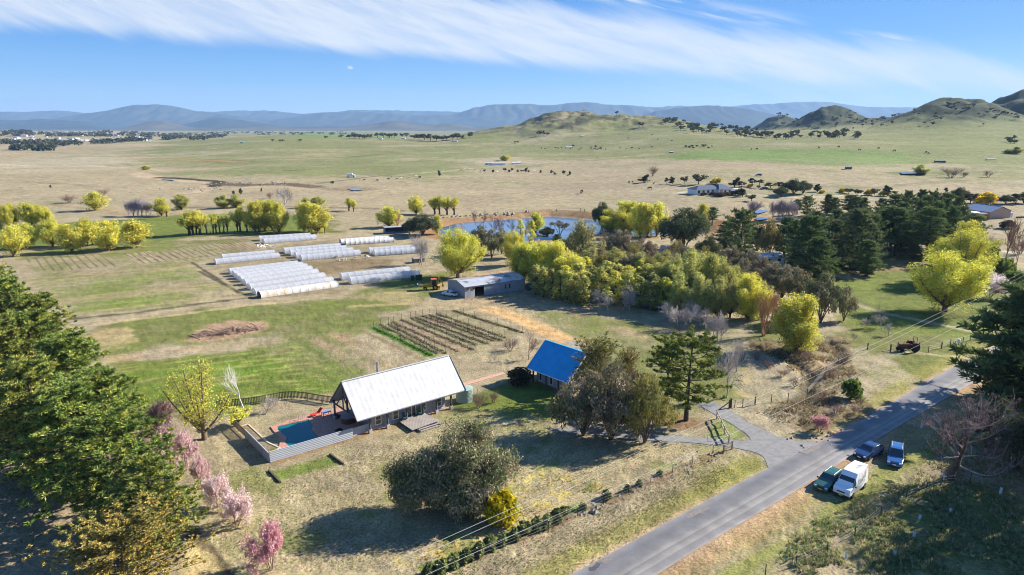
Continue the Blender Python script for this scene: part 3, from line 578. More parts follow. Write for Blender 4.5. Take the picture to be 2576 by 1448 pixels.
# ------------------------------------------------------------------ mountain ranges beyond the plain
def mountains(dist, sil, col, seed, depth=0.22, lo=-700, hi=3300):
    us = np.linspace(lo, hi, 640); k = [s[0] for s in sil]; zz = np.array([max(dep_z(s[1], dist), -5) for s in sil])
    prof = np.interp(us, k, zz); prof = np.convolve(np.pad(prof, 3, mode='edge'), np.array([1, 2, 3, 4, 3, 2, 1]) / 16, mode='valid')
    n = 46; tt = np.linspace(0, 1, n); co = []
    jit = (fbm(us / 9, us * 0, 4, seed) - .5) * 9 * dist / 9000
    for j, t in enumerate(tt):
        dd = dist * (1 - depth * (1 - t) if t < .75 else 1 - depth * .25 + depth * .3 * (t - .75) * 4 * .5)
        dd = np.full(us.shape, dist * (1 - depth) + dist * depth * t)
        e = np.clip(t / .7, 0, 1)
        x = (us - 1288) / F * dist * (dd / dist)
        spur = fbm(x / (dist * .05) + 3 * t, dd / (dist * .09), 4, seed + 3)
        ridge = 1 - np.abs(fbm(x / (dist * .035), dd / (dist * .12), 3, seed + 8) * 2 - 1)
        sh = e ** 1.15 if t <= .7 else 1 - (t - .7) * 1.4
        rg2 = 1 - np.abs(fbm(x / (dist * .016) + spur * 1.5, dd / (dist * .10), 4, seed + 12) * 2 - 1)
        h = prof * np.clip(sh * (.16 + .42 * spur + .36 * ridge + .32 * rg2 + .22 * e) if t < .7 else sh, 0, 1.0) + jit * e
        h = np.where(t == 0, -6, h); cz = h
        y = dd * 1.0; co.append(np.stack([x * 1.0, y, cz], 1))
    co = np.concatenate(co); nu = len(us); jj, ii = np.meshgrid(np.arange(n - 1), np.arange(nu - 1), indexing='ij')
    q = np.stack([jj * nu + ii, jj * nu + ii + 1, (jj + 1) * nu + ii + 1, (jj + 1) * nu + ii], -1).reshape(-1, 4)
    me = bpy.data.meshes.new('mountain_range'); fill_mesh(me, co, q); me.materials.append(mat('mountain_%d' % seed, col, .95, var=.35, scale=.002, spec=.05))
    o = bpy.data.objects.new('mountain_range', me); COL.objects.link(o); tag(o, kind='structure')
mountains(19000, [(-700, 290), (0, 285), (100, 285), (190, 282), (300, 291), (560, 285), (640, 281), (700, 282), (775, 290), (900, 281), (980, 280), (1080, 284), (1150, 284), (1250, 290), (1650, 274), (1680, 269), (1720, 272), (1780, 273), (1850, 269), (1950, 264), (2010, 262), (2060, 262), (2100, 268), (2160, 274), (2300, 275), (2576, 278), (3300, 280)], (.05, .065, .045), 101)
mountains(16000, [(-700, 322), (100, 318), (170, 301), (215, 293), (300, 283), (340, 274), (370, 268), (400, 269), (432, 267), (460, 271), (520, 282), (600, 293), (660, 301), (740, 300), (800, 290), (830, 287), (880, 287), (930, 285), (1000, 291), (1080, 294), (1150, 290), (1200, 273), (1240, 268), (1310, 267), (1335, 265), (1345, 268), (1380, 271), (1430, 264), (1475, 263), (1520, 269), (1560, 269), (1620, 273), (1680, 277), (1760, 290), (1850, 300), (2200, 320), (3300, 322)], (.05, .06, .038), 202)
mountains(12500, [(-700, 304), (0, 303), (100, 304), (140, 301), (180, 304), (250, 307), (300, 322), (400, 325), (500, 312), (540, 302), (572, 298), (620, 303), (680, 312), (740, 320), (900, 318), (960, 310), (1010, 305), (1060, 312), (1140, 318), (1250, 320), (1560, 306), (1600, 293), (1640, 282), (1680, 277), (1720, 273), (1760, 269), (1790, 270), (1830, 274), (1880, 281), (1920, 290), (1980, 300), (2080, 318), (3300, 322)], (.035, .045, .03), 303)
mountains(9500, [(-700, 324), (310, 326), (360, 318), (400, 306), (425, 304), (460, 311), (500, 321), (560, 325), (640, 321), (700, 318), (760, 322), (830, 324), (930, 316), (980, 308), (1010, 306), (1050, 314), (1090, 318), (1120, 312), (1150, 313), (1200, 322), (1300, 325), (3300, 326)], (.10, .09, .055), 404, .12)

# ------------------------------------------------------------------ sky, sun, haze
wd = bpy.data.worlds.new('World'); SC.world = wd; wd.use_nodes = True
ns, ln = wd.node_tree.nodes, wd.node_tree.links; ns.clear()
out = N(ns, 'ShaderNodeOutputWorld'); bg = N(ns, 'ShaderNodeBackground'); sky = N(ns, 'ShaderNodeTexSky', sky_type='NISHITA')
sky.sun_disc = False; sky.sun_elevation = SUN_EL; sky.sun_rotation = math.atan2(SUN_DIR[0], SUN_DIR[1]); sky.altitude = 700; sky.air_density = 1.0; sky.dust_density = 0.35; sky.ozone_density = 3.0
SKY_S = 0.07
bg.inputs['Strength'].default_value = SKY_S
tc = N(ns, 'ShaderNodeTexCoord'); nrm = N(ns, 'ShaderNodeVectorMath', operation='NORMALIZE'); ln.new(tc.outputs['Generated'], nrm.inputs[0])
sp = N(ns, 'ShaderNodeSeparateXYZ'); ln.new(nrm.outputs[0], sp.inputs[0])
def mth(op, a, b=None, clamp=False):
    n = N(ns, 'ShaderNodeMath', operation=op); n.use_clamp = clamp
    for i, q in enumerate((a, b)):
        if q is None: continue
        if isinstance(q, (int, float)): n.inputs[i].default_value = q
        else: ln.new(q, n.inputs[i])
    return n.outputs[0]
def sstep(v, a, b):
    n = N(ns, 'ShaderNodeMapRange', interpolation_type='SMOOTHSTEP'); n.inputs['From Min'].default_value = a; n.inputs['From Max'].default_value = b; ln.new(v, n.inputs['Value']); return n.outputs[0]
def great(p, q):                                # signed angle above the great circle through two sky points
    a, b = ray(*p), ray(*q); n = np.cross(a, b); n /= np.linalg.norm(n); n = n if n[2] > 0 else -n
    d = N(ns, 'ShaderNodeVectorMath', operation='DOT_PRODUCT'); d.inputs[1].default_value = n; ln.new(nrm.outputs[0], d.inputs[0]); return d.outputs['Value']
az_ = mth('DIVIDE', sp.outputs[0], mth('MAXIMUM', sp.outputs[1], .05)); cb = N(ns, 'ShaderNodeCombineXYZ'); ln.new(az_, cb.inputs[0]); ln.new(sp.outputs[2], cb.inputs[1])
def streak(rot, sx, sy, det=8.0, rough=.6, off=0.0, dist=.3):
    m1 = N(ns, 'ShaderNodeMapping'); m1.inputs['Rotation'].default_value = (0, 0, rot); ln.new(cb.outputs[0], m1.inputs['Vector'])
    mp = N(ns, 'ShaderNodeMapping'); mp.inputs['Scale'].default_value = (sx, sy, 1); mp.inputs['Location'].default_value = (off, off * .7, 0); ln.new(m1.outputs[0], mp.inputs['Vector'])
    n = N(ns, 'ShaderNodeTexNoise', Scale=1.0, Detail=det, Roughness=rough); n.inputs['Distortion'].default_value = dist; ln.new(mp.outputs[0], n.inputs['Vector']); return n.outputs['Fac']
fib = streak(R(22), 3.0, 26); fib2 = streak(R(14), 7.0, 70, off=4.0); soft = streak(R(8), 3.0, 10, 4.0, off=9.0)
lowd = great((0, 78), (2576, 262)); upd = great((1000, -35), (2576, 175))
lo_n = mth('ADD', lowd, mth('MULTIPLY', mth('SUBTRACT', fib, .5), .03))
up_n = mth('ADD', upd, mth('ADD', mth('MULTIPLY', mth('SUBTRACT', fib, .5), .075), mth('MULTIPLY', mth('SUBTRACT', fib2, .5), .022)))
band = mth('MULTIPLY', sstep(lo_n, -.004, .02), mth('SUBTRACT', 1.0, sstep(up_n, -.016, .016)))
body = mth('MULTIPLY', band, mth('ADD', .58, mth('MULTIPLY', sstep(mth('ADD', mth('MULTIPLY', fib, .62), mth('MULTIPLY', fib2, .38)), .36, .60), .40)))
# a thin veil under the band on the right and high wisps above it
veil = mth('MULTIPLY', mth('MULTIPLY', sstep(sp.outputs[0], .05, .5), sstep(mth('ADD', fib2, mth('MULTIPLY', soft, .6)), .68, 1.0)), mth('MULTIPLY', sstep(great((0, 270), (2576, 300)), -.01, .03), mth('SUBTRACT', 1.0, sstep(lowd, -.02, .03))))
w1 = great((1400, -30), (2030, 70)); wisp = mth('MULTIPLY', mth('MULTIPLY', sstep(w1, -.012, .0), mth('SUBTRACT', 1.0, sstep(w1, .0, .02))), mth('MULTIPLY', sstep(fib2, .42, .62), mth('SUBTRACT', 1.0, sstep(sp.outputs[0], .30, .40))))
wispm = mth('MULTIPLY', wisp, sstep(sp.outputs[0], -.05, .1))
w2 = great((2100, 78), (2290, 100)); wz = mth('MULTIPLY', mth('MULTIPLY', sstep(w2, -.004, .0), mth('SUBTRACT', 1.0, sstep(w2, .0, .007))), mth('MULTIPLY', mth('MULTIPLY', sstep(sp.outputs[0], .40, .44), mth('SUBTRACT', 1.0, sstep(sp.outputs[0], .475, .51))), sstep(fib2, .4, .55)))
cl = mth('ADD', mth('ADD', body, mth('MULTIPLY', veil, .55)), mth('ADD', mth('MULTIPLY', wispm, .7), mth('MULTIPLY', wz, .6)), True)
front = sstep(sp.outputs[1], -.1, .2); cl = mth('MULTIPLY', cl, front)
K = 1 / (SKY_S * 2 ** EXPO)
rp = N(ns, 'ShaderNodeValToRGB'); el = rp.color_ramp.elements; zs_ = N(ns, 'ShaderNodeMapRange'); zs_.inputs['From Max'].default_value = .6; ln.new(sp.outputs[2], zs_.inputs['Value']); ln.new(zs_.outputs[0], rp.inputs['Fac'])
el[0].position = 0; el[0].color = (.64, .81, .96, 1); el[1].position = 1; el[1].color = (.05, .20, .58, 1)
for p_, c_ in ((.05, (.36, .63, .93, 1)), (.10, (.17, .47, .89, 1)), (.18, (.055, .32, .82, 1)), (.28, (.04, .27, .77, 1)), (.5, (.045, .22, .66, 1))): e = el.new(p_); e.color = c_
gs = N(ns, 'ShaderNodeVectorMath', operation='SCALE'); gs.inputs['Scale'].default_value = K; ln.new(rp.outputs[0], gs.inputs[0])
tint = N(ns, 'ShaderNodeMix', data_type='RGBA'); tint.inputs[0].default_value = .82; ln.new(sky.outputs[0], tint.inputs[6]); ln.new(gs.outputs[0], tint.inputs[7])
mxc = N(ns, 'ShaderNodeMix', data_type='RGBA'); ln.new(mth('MULTIPLY', cl, .95), mxc.inputs[0]); ln.new(tint.outputs[2], mxc.inputs[6]); mxc.inputs[7].default_value = (.87 * K, .92 * K, .97 * K, 1)
ln.new(mxc.outputs[2], bg.inputs['Color']); ln.new(bg.outputs[0], out.inputs['Surface'])
sd = bpy.data.lights.new('sun', 'SUN'); sd.energy = 4.2; sd.angle = R(.53); sd.color = (1.0, .93, .82)
so = bpy.data.objects.new('sun', sd); COL.objects.link(so)
sv = Vector((SUN_DIR[0] * math.cos(SUN_EL), SUN_DIR[1] * math.cos(SUN_EL), math.sin(SUN_EL))); so.rotation_euler = sv.to_track_quat('Z', 'Y').to_euler(); so.location = sv * 300
HAZE = 5e-5
hm, ns, ln = newmat('haze_air'); out = N(ns, 'ShaderNodeOutputMaterial'); pv = N(ns, 'ShaderNodeVolumePrincipled'); pv.inputs['Density'].default_value = HAZE; pv.inputs['Color'].default_value = (.38, .62, 1.0, 1); pv.inputs['Anisotropy'].default_value = .1
ln.new(pv.outputs[0], out.inputs['Volume'])
hb = MB().box((0, 0, 350 - 15), (42000, 42000, 740)).build('haze', hm); tag(hb, kind='stuff')
# ------------------------------------------------------------------ foliage and bark
def leaf_mat(name, trans=.35, var=.14, hue=.03):
    m, ns, ln = newmat(name)
    out = N(ns, 'ShaderNodeOutputMaterial'); at_ = N(ns, 'ShaderNodeAttribute', attribute_name='tint'); oi = N(ns, 'ShaderNodeObjectInfo')
    hs = N(ns, 'ShaderNodeHueSaturation'); ln.new(at_.outputs['Color'], hs.inputs['Color'])
    r = N(ns, 'ShaderNodeMapRange'); r.inputs['To Min'].default_value = 1 - var; r.inputs['To Max'].default_value = 1 + var; ln.new(oi.outputs['Random'], r.inputs['Value']); ln.new(r.outputs[0], hs.inputs['Value'])
    f = N(ns, 'ShaderNodeMath', operation='FRACT'); mu = N(ns, 'ShaderNodeMath', operation='MULTIPLY'); mu.inputs[1].default_value = 17.3; ln.new(oi.outputs['Random'], mu.inputs[0]); ln.new(mu.outputs[0], f.inputs[0])
    r2 = N(ns, 'ShaderNodeMapRange'); r2.inputs['To Min'].default_value = .5 - hue; r2.inputs['To Max'].default_value = .5 + hue; ln.new(f.outputs[0], r2.inputs['Value']); ln.new(r2.outputs[0], hs.inputs['Hue'])
    d = N(ns, 'ShaderNodeBsdfDiffuse'); t = N(ns, 'ShaderNodeBsdfTranslucent'); mx = N(ns, 'ShaderNodeMixShader'); mx.inputs[0].default_value = trans
    ln.new(hs.outputs[0], d.inputs['Color']); ln.new(hs.outputs[0], t.inputs['Color']); ln.new(d.outputs[0], mx.inputs[1]); ln.new(t.outputs[0], mx.inputs[2]); ln.new(mx.outputs[0], out.inputs['Surface']); return m
LEAF = leaf_mat('spring_leaves', .38, .12, .008); NEEDLE = leaf_mat('needles', .18, .12, .015); GUML = leaf_mat('gum_leaves', .22, .12, .02); PETAL = leaf_mat('petals', .4, .08, .01)
BARK = mat('bark_grey_brown', (.15, .115, .085), .95, var=.3, scale=4, bump=.5); BARKD = mat('bark_dark', (.075, .06, .05), .95, var=.3, scale=4, bump=.5)
BARKP = mat('bark_pale', (.40, .355, .325), .9, var=.22, scale=4); BARKW = mat('bark_white', (.72, .68, .64), .8, var=.2, scale=5); BARKR = mat('twigs_reddish', (.26, .165, .13), .95, var=.2); BARKO = mat('twigs_orange', (.38, .21, .11), .95, var=.2); BARKL = mat('twigs_lilac', (.33, .29, .32), .95, var=.2)

def unit(v): return v / (np.linalg.norm(v, axis=-1, keepdims=True) + 1e-9)
class Tree:
    """limbs (tapered tubes) and leaves (small rhombs) gathered as arrays"""
    def __init__(s, seed): s.r = np.random.RandomState(seed); s.tb = MB(); s.tw = MB(); s.c = []; s.a = []; s.b = []; s.t = []
    def limb(s, pts, r0, r1, n=5, fine=False):
        k = len(pts); rr = [r0 + (r1 - r0) * (i / (k - 1)) ** .8 for i in range(k)]
        (s.tw if fine else s.tb).tube(pts, rr, n, cap=False)
    def leaves(s, c, rad, n, size, tint, asp=1.6, out=.6, droop=0.0, jitter=.25, origin=None, shell=.35):
        """n leaves in ellipsoids of radius rad round the centres c"""
        c = np.atleast_2d(c); rad = np.asarray(rad, float); 
        if rad.ndim < 2: rad = np.broadcast_to(rad.reshape(-1, 1) if rad.ndim else rad, (len(c), 3)) if rad.ndim == 0 or rad.shape[0] == len(c) else np.broadcast_to(rad, (len(c), 3))
        k = np.repeat(np.arange(len(c)), n); m = len(k); r = s.r
        d = unit(r.normal(size=(m, 3))); q = (shell + (1 - shell) * r.rand(m, 1)) ** .6
        p = c[k] + d * q * rad[k]
        nrm = unit(d * out + r.normal(size=(m, 3)) * .55 + np.array([0, 0, .25]))
        ax = unit(np.cross(nrm, r.normal(size=(m, 3)))); 
        if droop: ax = unit(ax + np.array([0, 0, -droop])); 
        bx = unit(np.cross(nrm, ax)); sz = size * (.65 + .7 * r.rand(m, 1))
        tint = np.asarray(tint, float); tc = tint[r.randint(0, len(tint), len(c))] if tint.ndim == 2 else np.broadcast_to(tint, (len(c), 3))
        tt = tc[k] * (1 + jitter * (r.rand(m, 1) * 2 - 1)) * (1 + .18 * (r.rand(len(c), 1)[k] * 2 - 1))
        s.c.append(p); s.a.append(ax * sz * asp); s.b.append(bx * sz); s.t.append(tt)
    def tufts(s, c, dirs, n, length, width, tint, spread=.8, jitter=.25):
        """needle brushes: n blades fanning from each centre along its direction"""
        k = np.repeat(np.arange(len(c)), n); m = len(k); r = s.r
        d = unit(dirs[k] + r.normal(size=(m, 3)) * spread); L = length * (.6 + .7 * r.rand(m, 1)); p = c[k] + d * L * .5
        bx = unit(np.cross(d, r.normal(size=(m, 3)))); tint = np.asarray(tint, float)
        tc = tint[r.randint(0, len(tint), len(c))] if tint.ndim == 2 else np.broadcast_to(tint, (len(c), 3))
        tt = tc[k] * (1 + jitter * (r.rand(m, 1) * 2 - 1)) * (1 + .15 * (r.rand(len(c), 1)[k] * 2 - 1))
        s.c.append(p); s.a.append(d * L * .55); s.b.append(bx * width * (.6 + .8 * r.rand(m, 1))); s.t.append(tt)
    def crown_mesh(s, name='crown'):
        c, a, b, t = (np.concatenate(q) for q in (s.c, s.a, s.b, s.t)); m = len(c)
        co = np.stack([c - a, c - b, c + a, c + b], 1).reshape(-1, 3); q = np.arange(4 * m).reshape(-1, 4)
        me = bpy.data.meshes.new(name); fill_mesh(me, co, q, np.repeat(t, 4, 0), False); return me
def curve(p0, p1, p2, n=5):
    t = np.linspace(0, 1, n)[:, None]; return (1 - t) ** 2 * p0 + 2 * t * (1 - t) * p1 + t * t * p2
V = lambda *a: np.array(a, float)
YEL = np.array([(.70, .655, .11), (.62, .61, .12), (.76, .68, .105), (.52, .53, .13)])
YGR = np.array([(.48, .48, .16), (.40, .415, .15), (.58, .55, .15)])
OLV = np.array([(.36, .35, .14), (.30, .30, .13), (.42, .38, .17)])

def willow(seed, h=10, w=8, tint=YEL, n=36, leaf=.105, trunk=.10, limbs=11, low=.2, lean=0.0, sparse=1.0, flat=1.0, skirt=0, tips=26):
    t = Tree(seed); r = t.r; base = V(0, 0, 0); hub = V(lean * .2, 0, trunk * h); t.limb([base - V(0, 0, .3), hub * .5, hub], .034 * h, .028 * h, 7)
    cs = []; rad = []
    for i in range(limbs):
        an = 2 * math.pi * (i + r.rand() * .8) / limbs; q = r.rand() ** .6; 
        if i >= limbs - 3: q *= .35
        tip = V(math.cos(an) * q * w * .46, math.sin(an) * q * w * .46, h * (.97 - .40 * q ** 2 * flat - .08 * r.rand())) + V(lean * h * .15, 0, 0)
        mid = hub + (tip - hub) * .42 + V(math.cos(an), math.sin(an), 0) * w * .10 * q
        P = curve(hub + V(0, 0, -.02 * h * r.rand()), mid, tip, 7); t.limb(P, .017 * h, .004 * h, 5)
        for j in range(tips // 3):
            k = .8 + r.rand() * 5.0; a = P[int(k)] + (P[min(int(k) + 1, 6)] - P[int(k)]) * (k % 1)
            da = r.rand() * 6.28; ln_ = h * (.10 + .12 * r.rand()) * (1.15 - k / 9)
            e = a + V(math.cos(da) * ln_ * .75, math.sin(da) * ln_ * .75, ln_ * (.45 + .5 * r.rand())); t.limb([a, (a + e) / 2 + V(0, 0, -.02 * h), e], .0045 * h, .0015 * h, 3)
            if a[2] > low * h or r.rand() < .35:
                cs += [e, (a + e) / 2 + r.normal(size=3) * .02 * h]; rad += [.072 * h, .06 * h]
        cs += [tip, P[5], P[4]]; rad += [.08 * h, .08 * h, .07 * h]
    for i in range(skirt):
        an = r.rand() * 6.28; z = .05 + .5 * r.rand(); q = w * .46 * (.35 + .65 * r.rand()) * min(1, .45 + z * 1.3); e = V(math.cos(an) * q, math.sin(an) * q, z * h); t.limb([hub * .8, hub * .5 + e * .5, e], .006 * h, .002 * h, 3); cs.append(e); rad.append(.075 * h)
    cs = np.array(cs); rad = np.array(rad); zz = cs[:, 2] / h
    keep = r.rand(len(cs)) < np.clip((zz - low * .5) / .25, .25 if not skirt else .9, 1) * sparse; cs, rad = cs[keep], rad[keep]
    t.leaves(cs, np.stack([rad, rad, rad * 1.25], 1), n, leaf * h / 10, tint, 1.5, .5, .35)
    return t
def poplar(seed, h=9, w=2.6, tint=YGR, n=22, leaf=.15, low=.12, sparse=1.0):
    t = Tree(seed); r = t.r; t.limb([V(0, 0, -.3), V(.03 * h * r.normal(), 0, h * .5), V(0, 0, h * .97)], .016 * h, .003 * h, 6); cs = []; rd = []
    for i in range(46):
        z = low + (1 - low) * r.rand(); env = w * .5 * min(1, (z - low * .4) * 3.0) * (1 - z ** 3 * .85); an = r.rand() * 6.28; q = .35 + .65 * r.rand()
        a = V(0, 0, h * max(z - .10, .05)); e = V(math.cos(an) * env * q, math.sin(an) * env * q, h * z); t.limb([a, e], .004 * h, .0015 * h, 3); cs.append(e); rd.append(.045 * h)
    cs, rd = np.array(cs), np.array(rd); k = r.rand(len(cs)) < sparse; cs, rd = cs[k], rd[k]; t.leaves(cs, np.stack([rd, rd, rd * 1.7], 1), n, leaf * h / 10, tint, 1.5, .5, -.2); return t
def pine(seed, h=15, w=9, tint=None, low=.06, whorls=17, tn=15, tl=.62, tw=.07, up=.35, irr=.35, bare=.15, point=1.1, tips=7, puff=.085):
    tint = np.array([(.16, .22, .085), (.21, .26, .09), (.135, .185, .075)]) if tint is None else tint
    t = Tree(seed); r = t.r; bend = r.normal(size=2) * .02 * h
    tp = lambda z: V(bend[0] * z * z, bend[1] * z * z, h * z); t.limb([V(0, 0, -.3), tp(.3), tp(.6), tp(1)], .024 * h, .004 * h, 7); cs = []; ds = []
    for i in range(whorls):
        z = low + (1 - low) * (i + .5 * r.rand()) / whorls; prof = min(1, (z - low + .10) * 3.2) * (1 - z ** 1.6 * .92) ** (1 / point)
        nb = r.randint(4, 7); a0 = r.rand() * 6.28
        for j in range(nb):
            L = w * .5 * prof * (1 - irr + 2 * irr * r.rand()) + .02 * h; an = a0 + 6.28 * j / nb + r.normal() * .2; o = V(math.cos(an), math.sin(an), 0); s = tp(z)
            e = s + o * L + V(0, 0, L * (up * (.3 + z) - .12 + .15 * r.normal())); m = (s + e) / 2 + V(0, 0, -.06 * L); P = curve(s, m, e, 6); t.limb(P, .007 * h * (1.1 - z * .6), .002 * h, 4)
            for k in range(tips):
                f = bare + (1 - bare) * (k + .6) / tips; f = min(f, .999) * 5; p = P[int(f)] + (P[int(f) + 1] - P[int(f)]) * (f % 1); sd = r.normal(size=3) * puff * L * (1.25 - f / 8); sd[2] = abs(sd[2]) * .6
                cs.append(p + sd); ds.append(unit(o * .55 + V(0, 0, .75) + r.normal(size=3) * .25))
    for k in range(10): cs.append(tp(.9 + .1 * r.rand()) + r.normal(size=3) * .012 * h); ds.append(V(0, 0, 1.0))
    t.tufts(np.array(cs), np.array(ds), tn, tl * h / 15, tw * h / 15, tint, .75); return t
GUM = np.array([(.205, .215, .095), (.27, .25, .135), (.155, .175, .08), (.37, .305, .21)])
def gum(seed, h=10, w=12, tint=GUM, lobes=None, per=13, n=42, leaf=.13, trunks=((0, 0),), sub=.115, droop=.9, flatb=.18):
    """lobes: (x, y, z, r) crown masses in units of h"""
    t = Tree(seed); r = t.r
    if lobes is None: lobes = [(math.cos(a) * .30 * w / h, math.sin(a) * .30 * w / h, .42 + .22 * r.rand(), .23) for a in np.linspace(0, 6.28, 7)[:-1]] + [(0, 0, .78, .22), (.1, .1, .45, .25)]
    for q, (lx, ly, lz, lr) in enumerate(lobes):
        b = V(*trunks[q % len(trunks)], 0) * h; c = V(lx, ly, lz) * h; mid = b + (c - b) * .5 + V((b[0] - c[0]) * .2, (b[1] - c[1]) * .2, .02 * h)
        t.limb(curve(b - V(0, 0, .3), mid, c, 7), .019 * h, .006 * h, 6)
        d = unit(r.normal(size=(per * 2, 3))); d = d[d[:, 2] > -.55][:per]; pts = c + d * lr * h * (.72 + .25 * r.rand(len(d), 1)) * V(1, 1, .92)
        for p in pts: t.limb(curve(c - V(0, 0, .06 * h), (c + p) / 2 + V(0, 0, .02 * h), p, 4), .006 * h, .0022 * h, 4)
        rd = sub * h * (.7 + .6 * r.rand(len(pts), 1)) * V(1, 1, .8)
        t.leaves(pts, rd, n, leaf * h / 10, tint, 2.1, .45, droop); low = pts[pts[:, 2] < c[2] + .1 * h]
        if len(low): t.leaves(low - V(0, 0, .07 * h), V(.05, .05, .12) * h, n // 3, leaf * h / 10, tint, 2.4, .4, droop * 1.4)
    return t
def bare(seed, h=7, w=5, depth=3, kids=5, r0=.018, up=.55, stems=1, twig=.0022, leaf=None, trunk=.22, nleaf=0, leafsize=.08, rad=.05):
    t = Tree(seed); r = t.r; ends = []
    def grow(p, d, L, rad0, lv):
        n = 4; P = [p]; dd = d.copy()
        for i in range(n): dd = unit(dd + r.normal(size=3) * .16 + V(0, 0, .06)); P.append(P[-1] + dd * L / n)
        t.limb(P, rad0, max(rad0 * .45, twig * h * .55), 5 if lv < 2 else 3, fine=lv >= 2)
        if lv >= depth: ends.extend(P[1:]); return
        for k in range(kids):
            f = .3 + .7 * (k + r.rand()) / kids; i = min(int(f * n), n - 1); q = P[i] + (P[i + 1] - P[i]) * (f * n - i if f < 1 else 1)
            an = r.rand() * 6.28; side = unit(np.cross(dd, V(math.cos(an), math.sin(an), .3))); nd = unit(dd * up + side * (.75 if lv else .6 * w / h + .15) + V(0, 0, .12)); grow(q, nd, L * (.56 + .2 * r.rand()), max(rad0 * .45, twig * h), lv + 1)
    for s in range(stems):
        a = 6.28 * s / max(stems, 1) + r.rand(); b = V(math.cos(a), math.sin(a), 0) * (.03 * w if stems > 1 else 0); tilt = .45 * w / h if stems > 1 else .05
        grow(b - V(0, 0, .2), unit(V(math.cos(a) * tilt, math.sin(a) * tilt, 1)), h * (.50 if stems == 1 else .56), r0 * h, 0)
    ends = np.array(ends); s = h / max(ends[:, 2].max(), 1e-3); k = .5 * w / max(np.percentile(np.hypot(ends[:, 0], ends[:, 1]), 96), 1e-3); sc = V(k, k, s)
    for mb in (t.tb, t.tw): mb.v = [tuple(np.array(q) * sc) for q in mb.v]
    ends = ends * sc
    if nleaf: t.leaves(ends, V(rad, rad, rad * 1.3) * h, nleaf, leafsize * h / 6, leaf, 1.3, .3, -.1)
    return t
def shrub(seed, h=2, w=2.4, tint=OLV, n=40, clumps=22, leaf=.10, up=0.0, stems=8, low=.12):
    t = Tree(seed); r = t.r; d = unit(r.normal(size=(clumps, 3))); d[:, 2] = np.abs(d[:, 2]); c = d * V(w * .36, w * .36, h * .66) * (.6 + .4 * r.rand(clumps, 1)) + V(0, 0, low * h + .08 * h)
    for i in range(stems): t.limb([V(0, 0, -.15), c[i % clumps] * V(.5, .5, .55), c[i % clumps]], .02 * h, .006 * h, 4)
    t.leaves(c, V(w * .19, w * .19, h * .2), n, leaf * h / 2, tint, 1.8, .55, -up); return t

# ------------------------------------------------------------------ prototypes, one set of meshes each
PROTO = {}
def proto(key, tree, leafm, barkm, h, w, trunk='trunk', crown='crown', twigs=False):
    tm = None
    if tree.tb.v:
        mb = tree.tb
        if not twigs and tree.tw.v: mb.add(tree.tw.v, tree.tw.f)
        tm = bpy.data.meshes.new(trunk); tm.from_pydata(mb.v, [], mb.f); tm.update(); tm.materials.append(barkm); tm.polygons.foreach_set('use_smooth', [True] * len(tm.polygons))
    cm = None
    if tree.c: cm = tree.crown_mesh(crown); cm.materials.append(leafm)
    elif twigs:
        cm = bpy.data.meshes.new(crown); cm.from_pydata(tree.tw.v, [], tree.tw.f); cm.update(); cm.materials.append(barkm)
    src = np.concatenate([np.concatenate(tree.c)] if tree.c else [np.array(tree.tw.v)]); h = float(np.percentile(src[:, 2], 99.7)); w = 2 * float(np.percentile(np.abs(src[:, :2] - src[:, :2].mean(0)), 98.5))
    PROTO.setdefault(key, []).append((tm, cm, h, w))
def fused(key, tree, leafm, barkm, h, w):       # far trees: trunk and crown in one small mesh
    c, a, b, t = (np.concatenate(q) for q in (tree.c, tree.a, tree.b, tree.t)); m = len(c); co = np.stack([c - a, c - b, c + a, c + b], 1).reshape(-1, 3); tv = np.array(tree.tb.v); f4 = [f for f in tree.tb.f if len(f) == 4]
    q = np.concatenate([np.arange(4 * m).reshape(-1, 4), np.array(f4) + 4 * m]); me = bpy.data.meshes.new('tree'); fill_mesh(me, np.concatenate([co, tv]), q, np.concatenate([np.repeat(t, 4, 0), np.full((len(tv), 3), .08)]), False)
    me.materials.append(leafm); PROTO.setdefault(key, []).append((None, me, h, w))
RND = random.Random(7)
def place(key, name, px, py, top, wpx, label, cat='tree', group=None, rz=None, pos=None, var=None, crown='crown', trunk='trunk', h=None):
    p = np.array(pos, float) if pos is not None else pick(px, py)
    k = var if var is not None else RND.randrange(len(PROTO[key])); tm, cm, h0, w0 = PROTO[key][k % len(PROTO[key])]
    hh = h if h else max(top_z(px, top, p), .3); ww = wpx / ppm(p + np.array([0, 0, hh * .5])); sx = ww / w0; sz = hh / h0
    rz = RND.random() * 6.28 if rz is None else rz
    if tm is None:
        o = bpy.data.objects.new(name, cm); COL.objects.link(o); o.location = p; o.rotation_euler = (0, 0, rz); o.scale = (sx, sx, sz); return tag(o, label, cat, group)
    t = thing(name, label, cat, p, rz, group); t.scale = (sx, sx, sz)
    for nm, me in ((trunk, tm), (crown, cm)):
        if me: o = bpy.data.objects.new(nm, me); COL.objects.link(o); o.parent = t
    return t
for i in range(3): proto('willow', willow(10 + i, low=.1, trunk=.07, skirt=26), LEAF, BARK, 10, 8.6)
for i in range(2): proto('willow_lean', willow(20 + i, lean=-1.0, low=.18, trunk=.09, skirt=18), LEAF, BARK, 10, 8.6)
for i in range(2): proto('willow_slim', willow(24 + i, w=5, limbs=6, low=.42, sparse=.8, trunk=.18), LEAF, BARKD, 10, 5.4)
proto('willow_thin', willow(28, w=4.6, limbs=6, low=.5, sparse=.45, trunk=.2), LEAF, BARKD, 10, 5)
for i in range(2): proto('willow_big', willow(30 + i, h=14, w=13, n=60, leaf=.062, limbs=16, low=.1, tips=48, skirt=30, trunk=.09), LEAF, BARK, 14, 13.6)
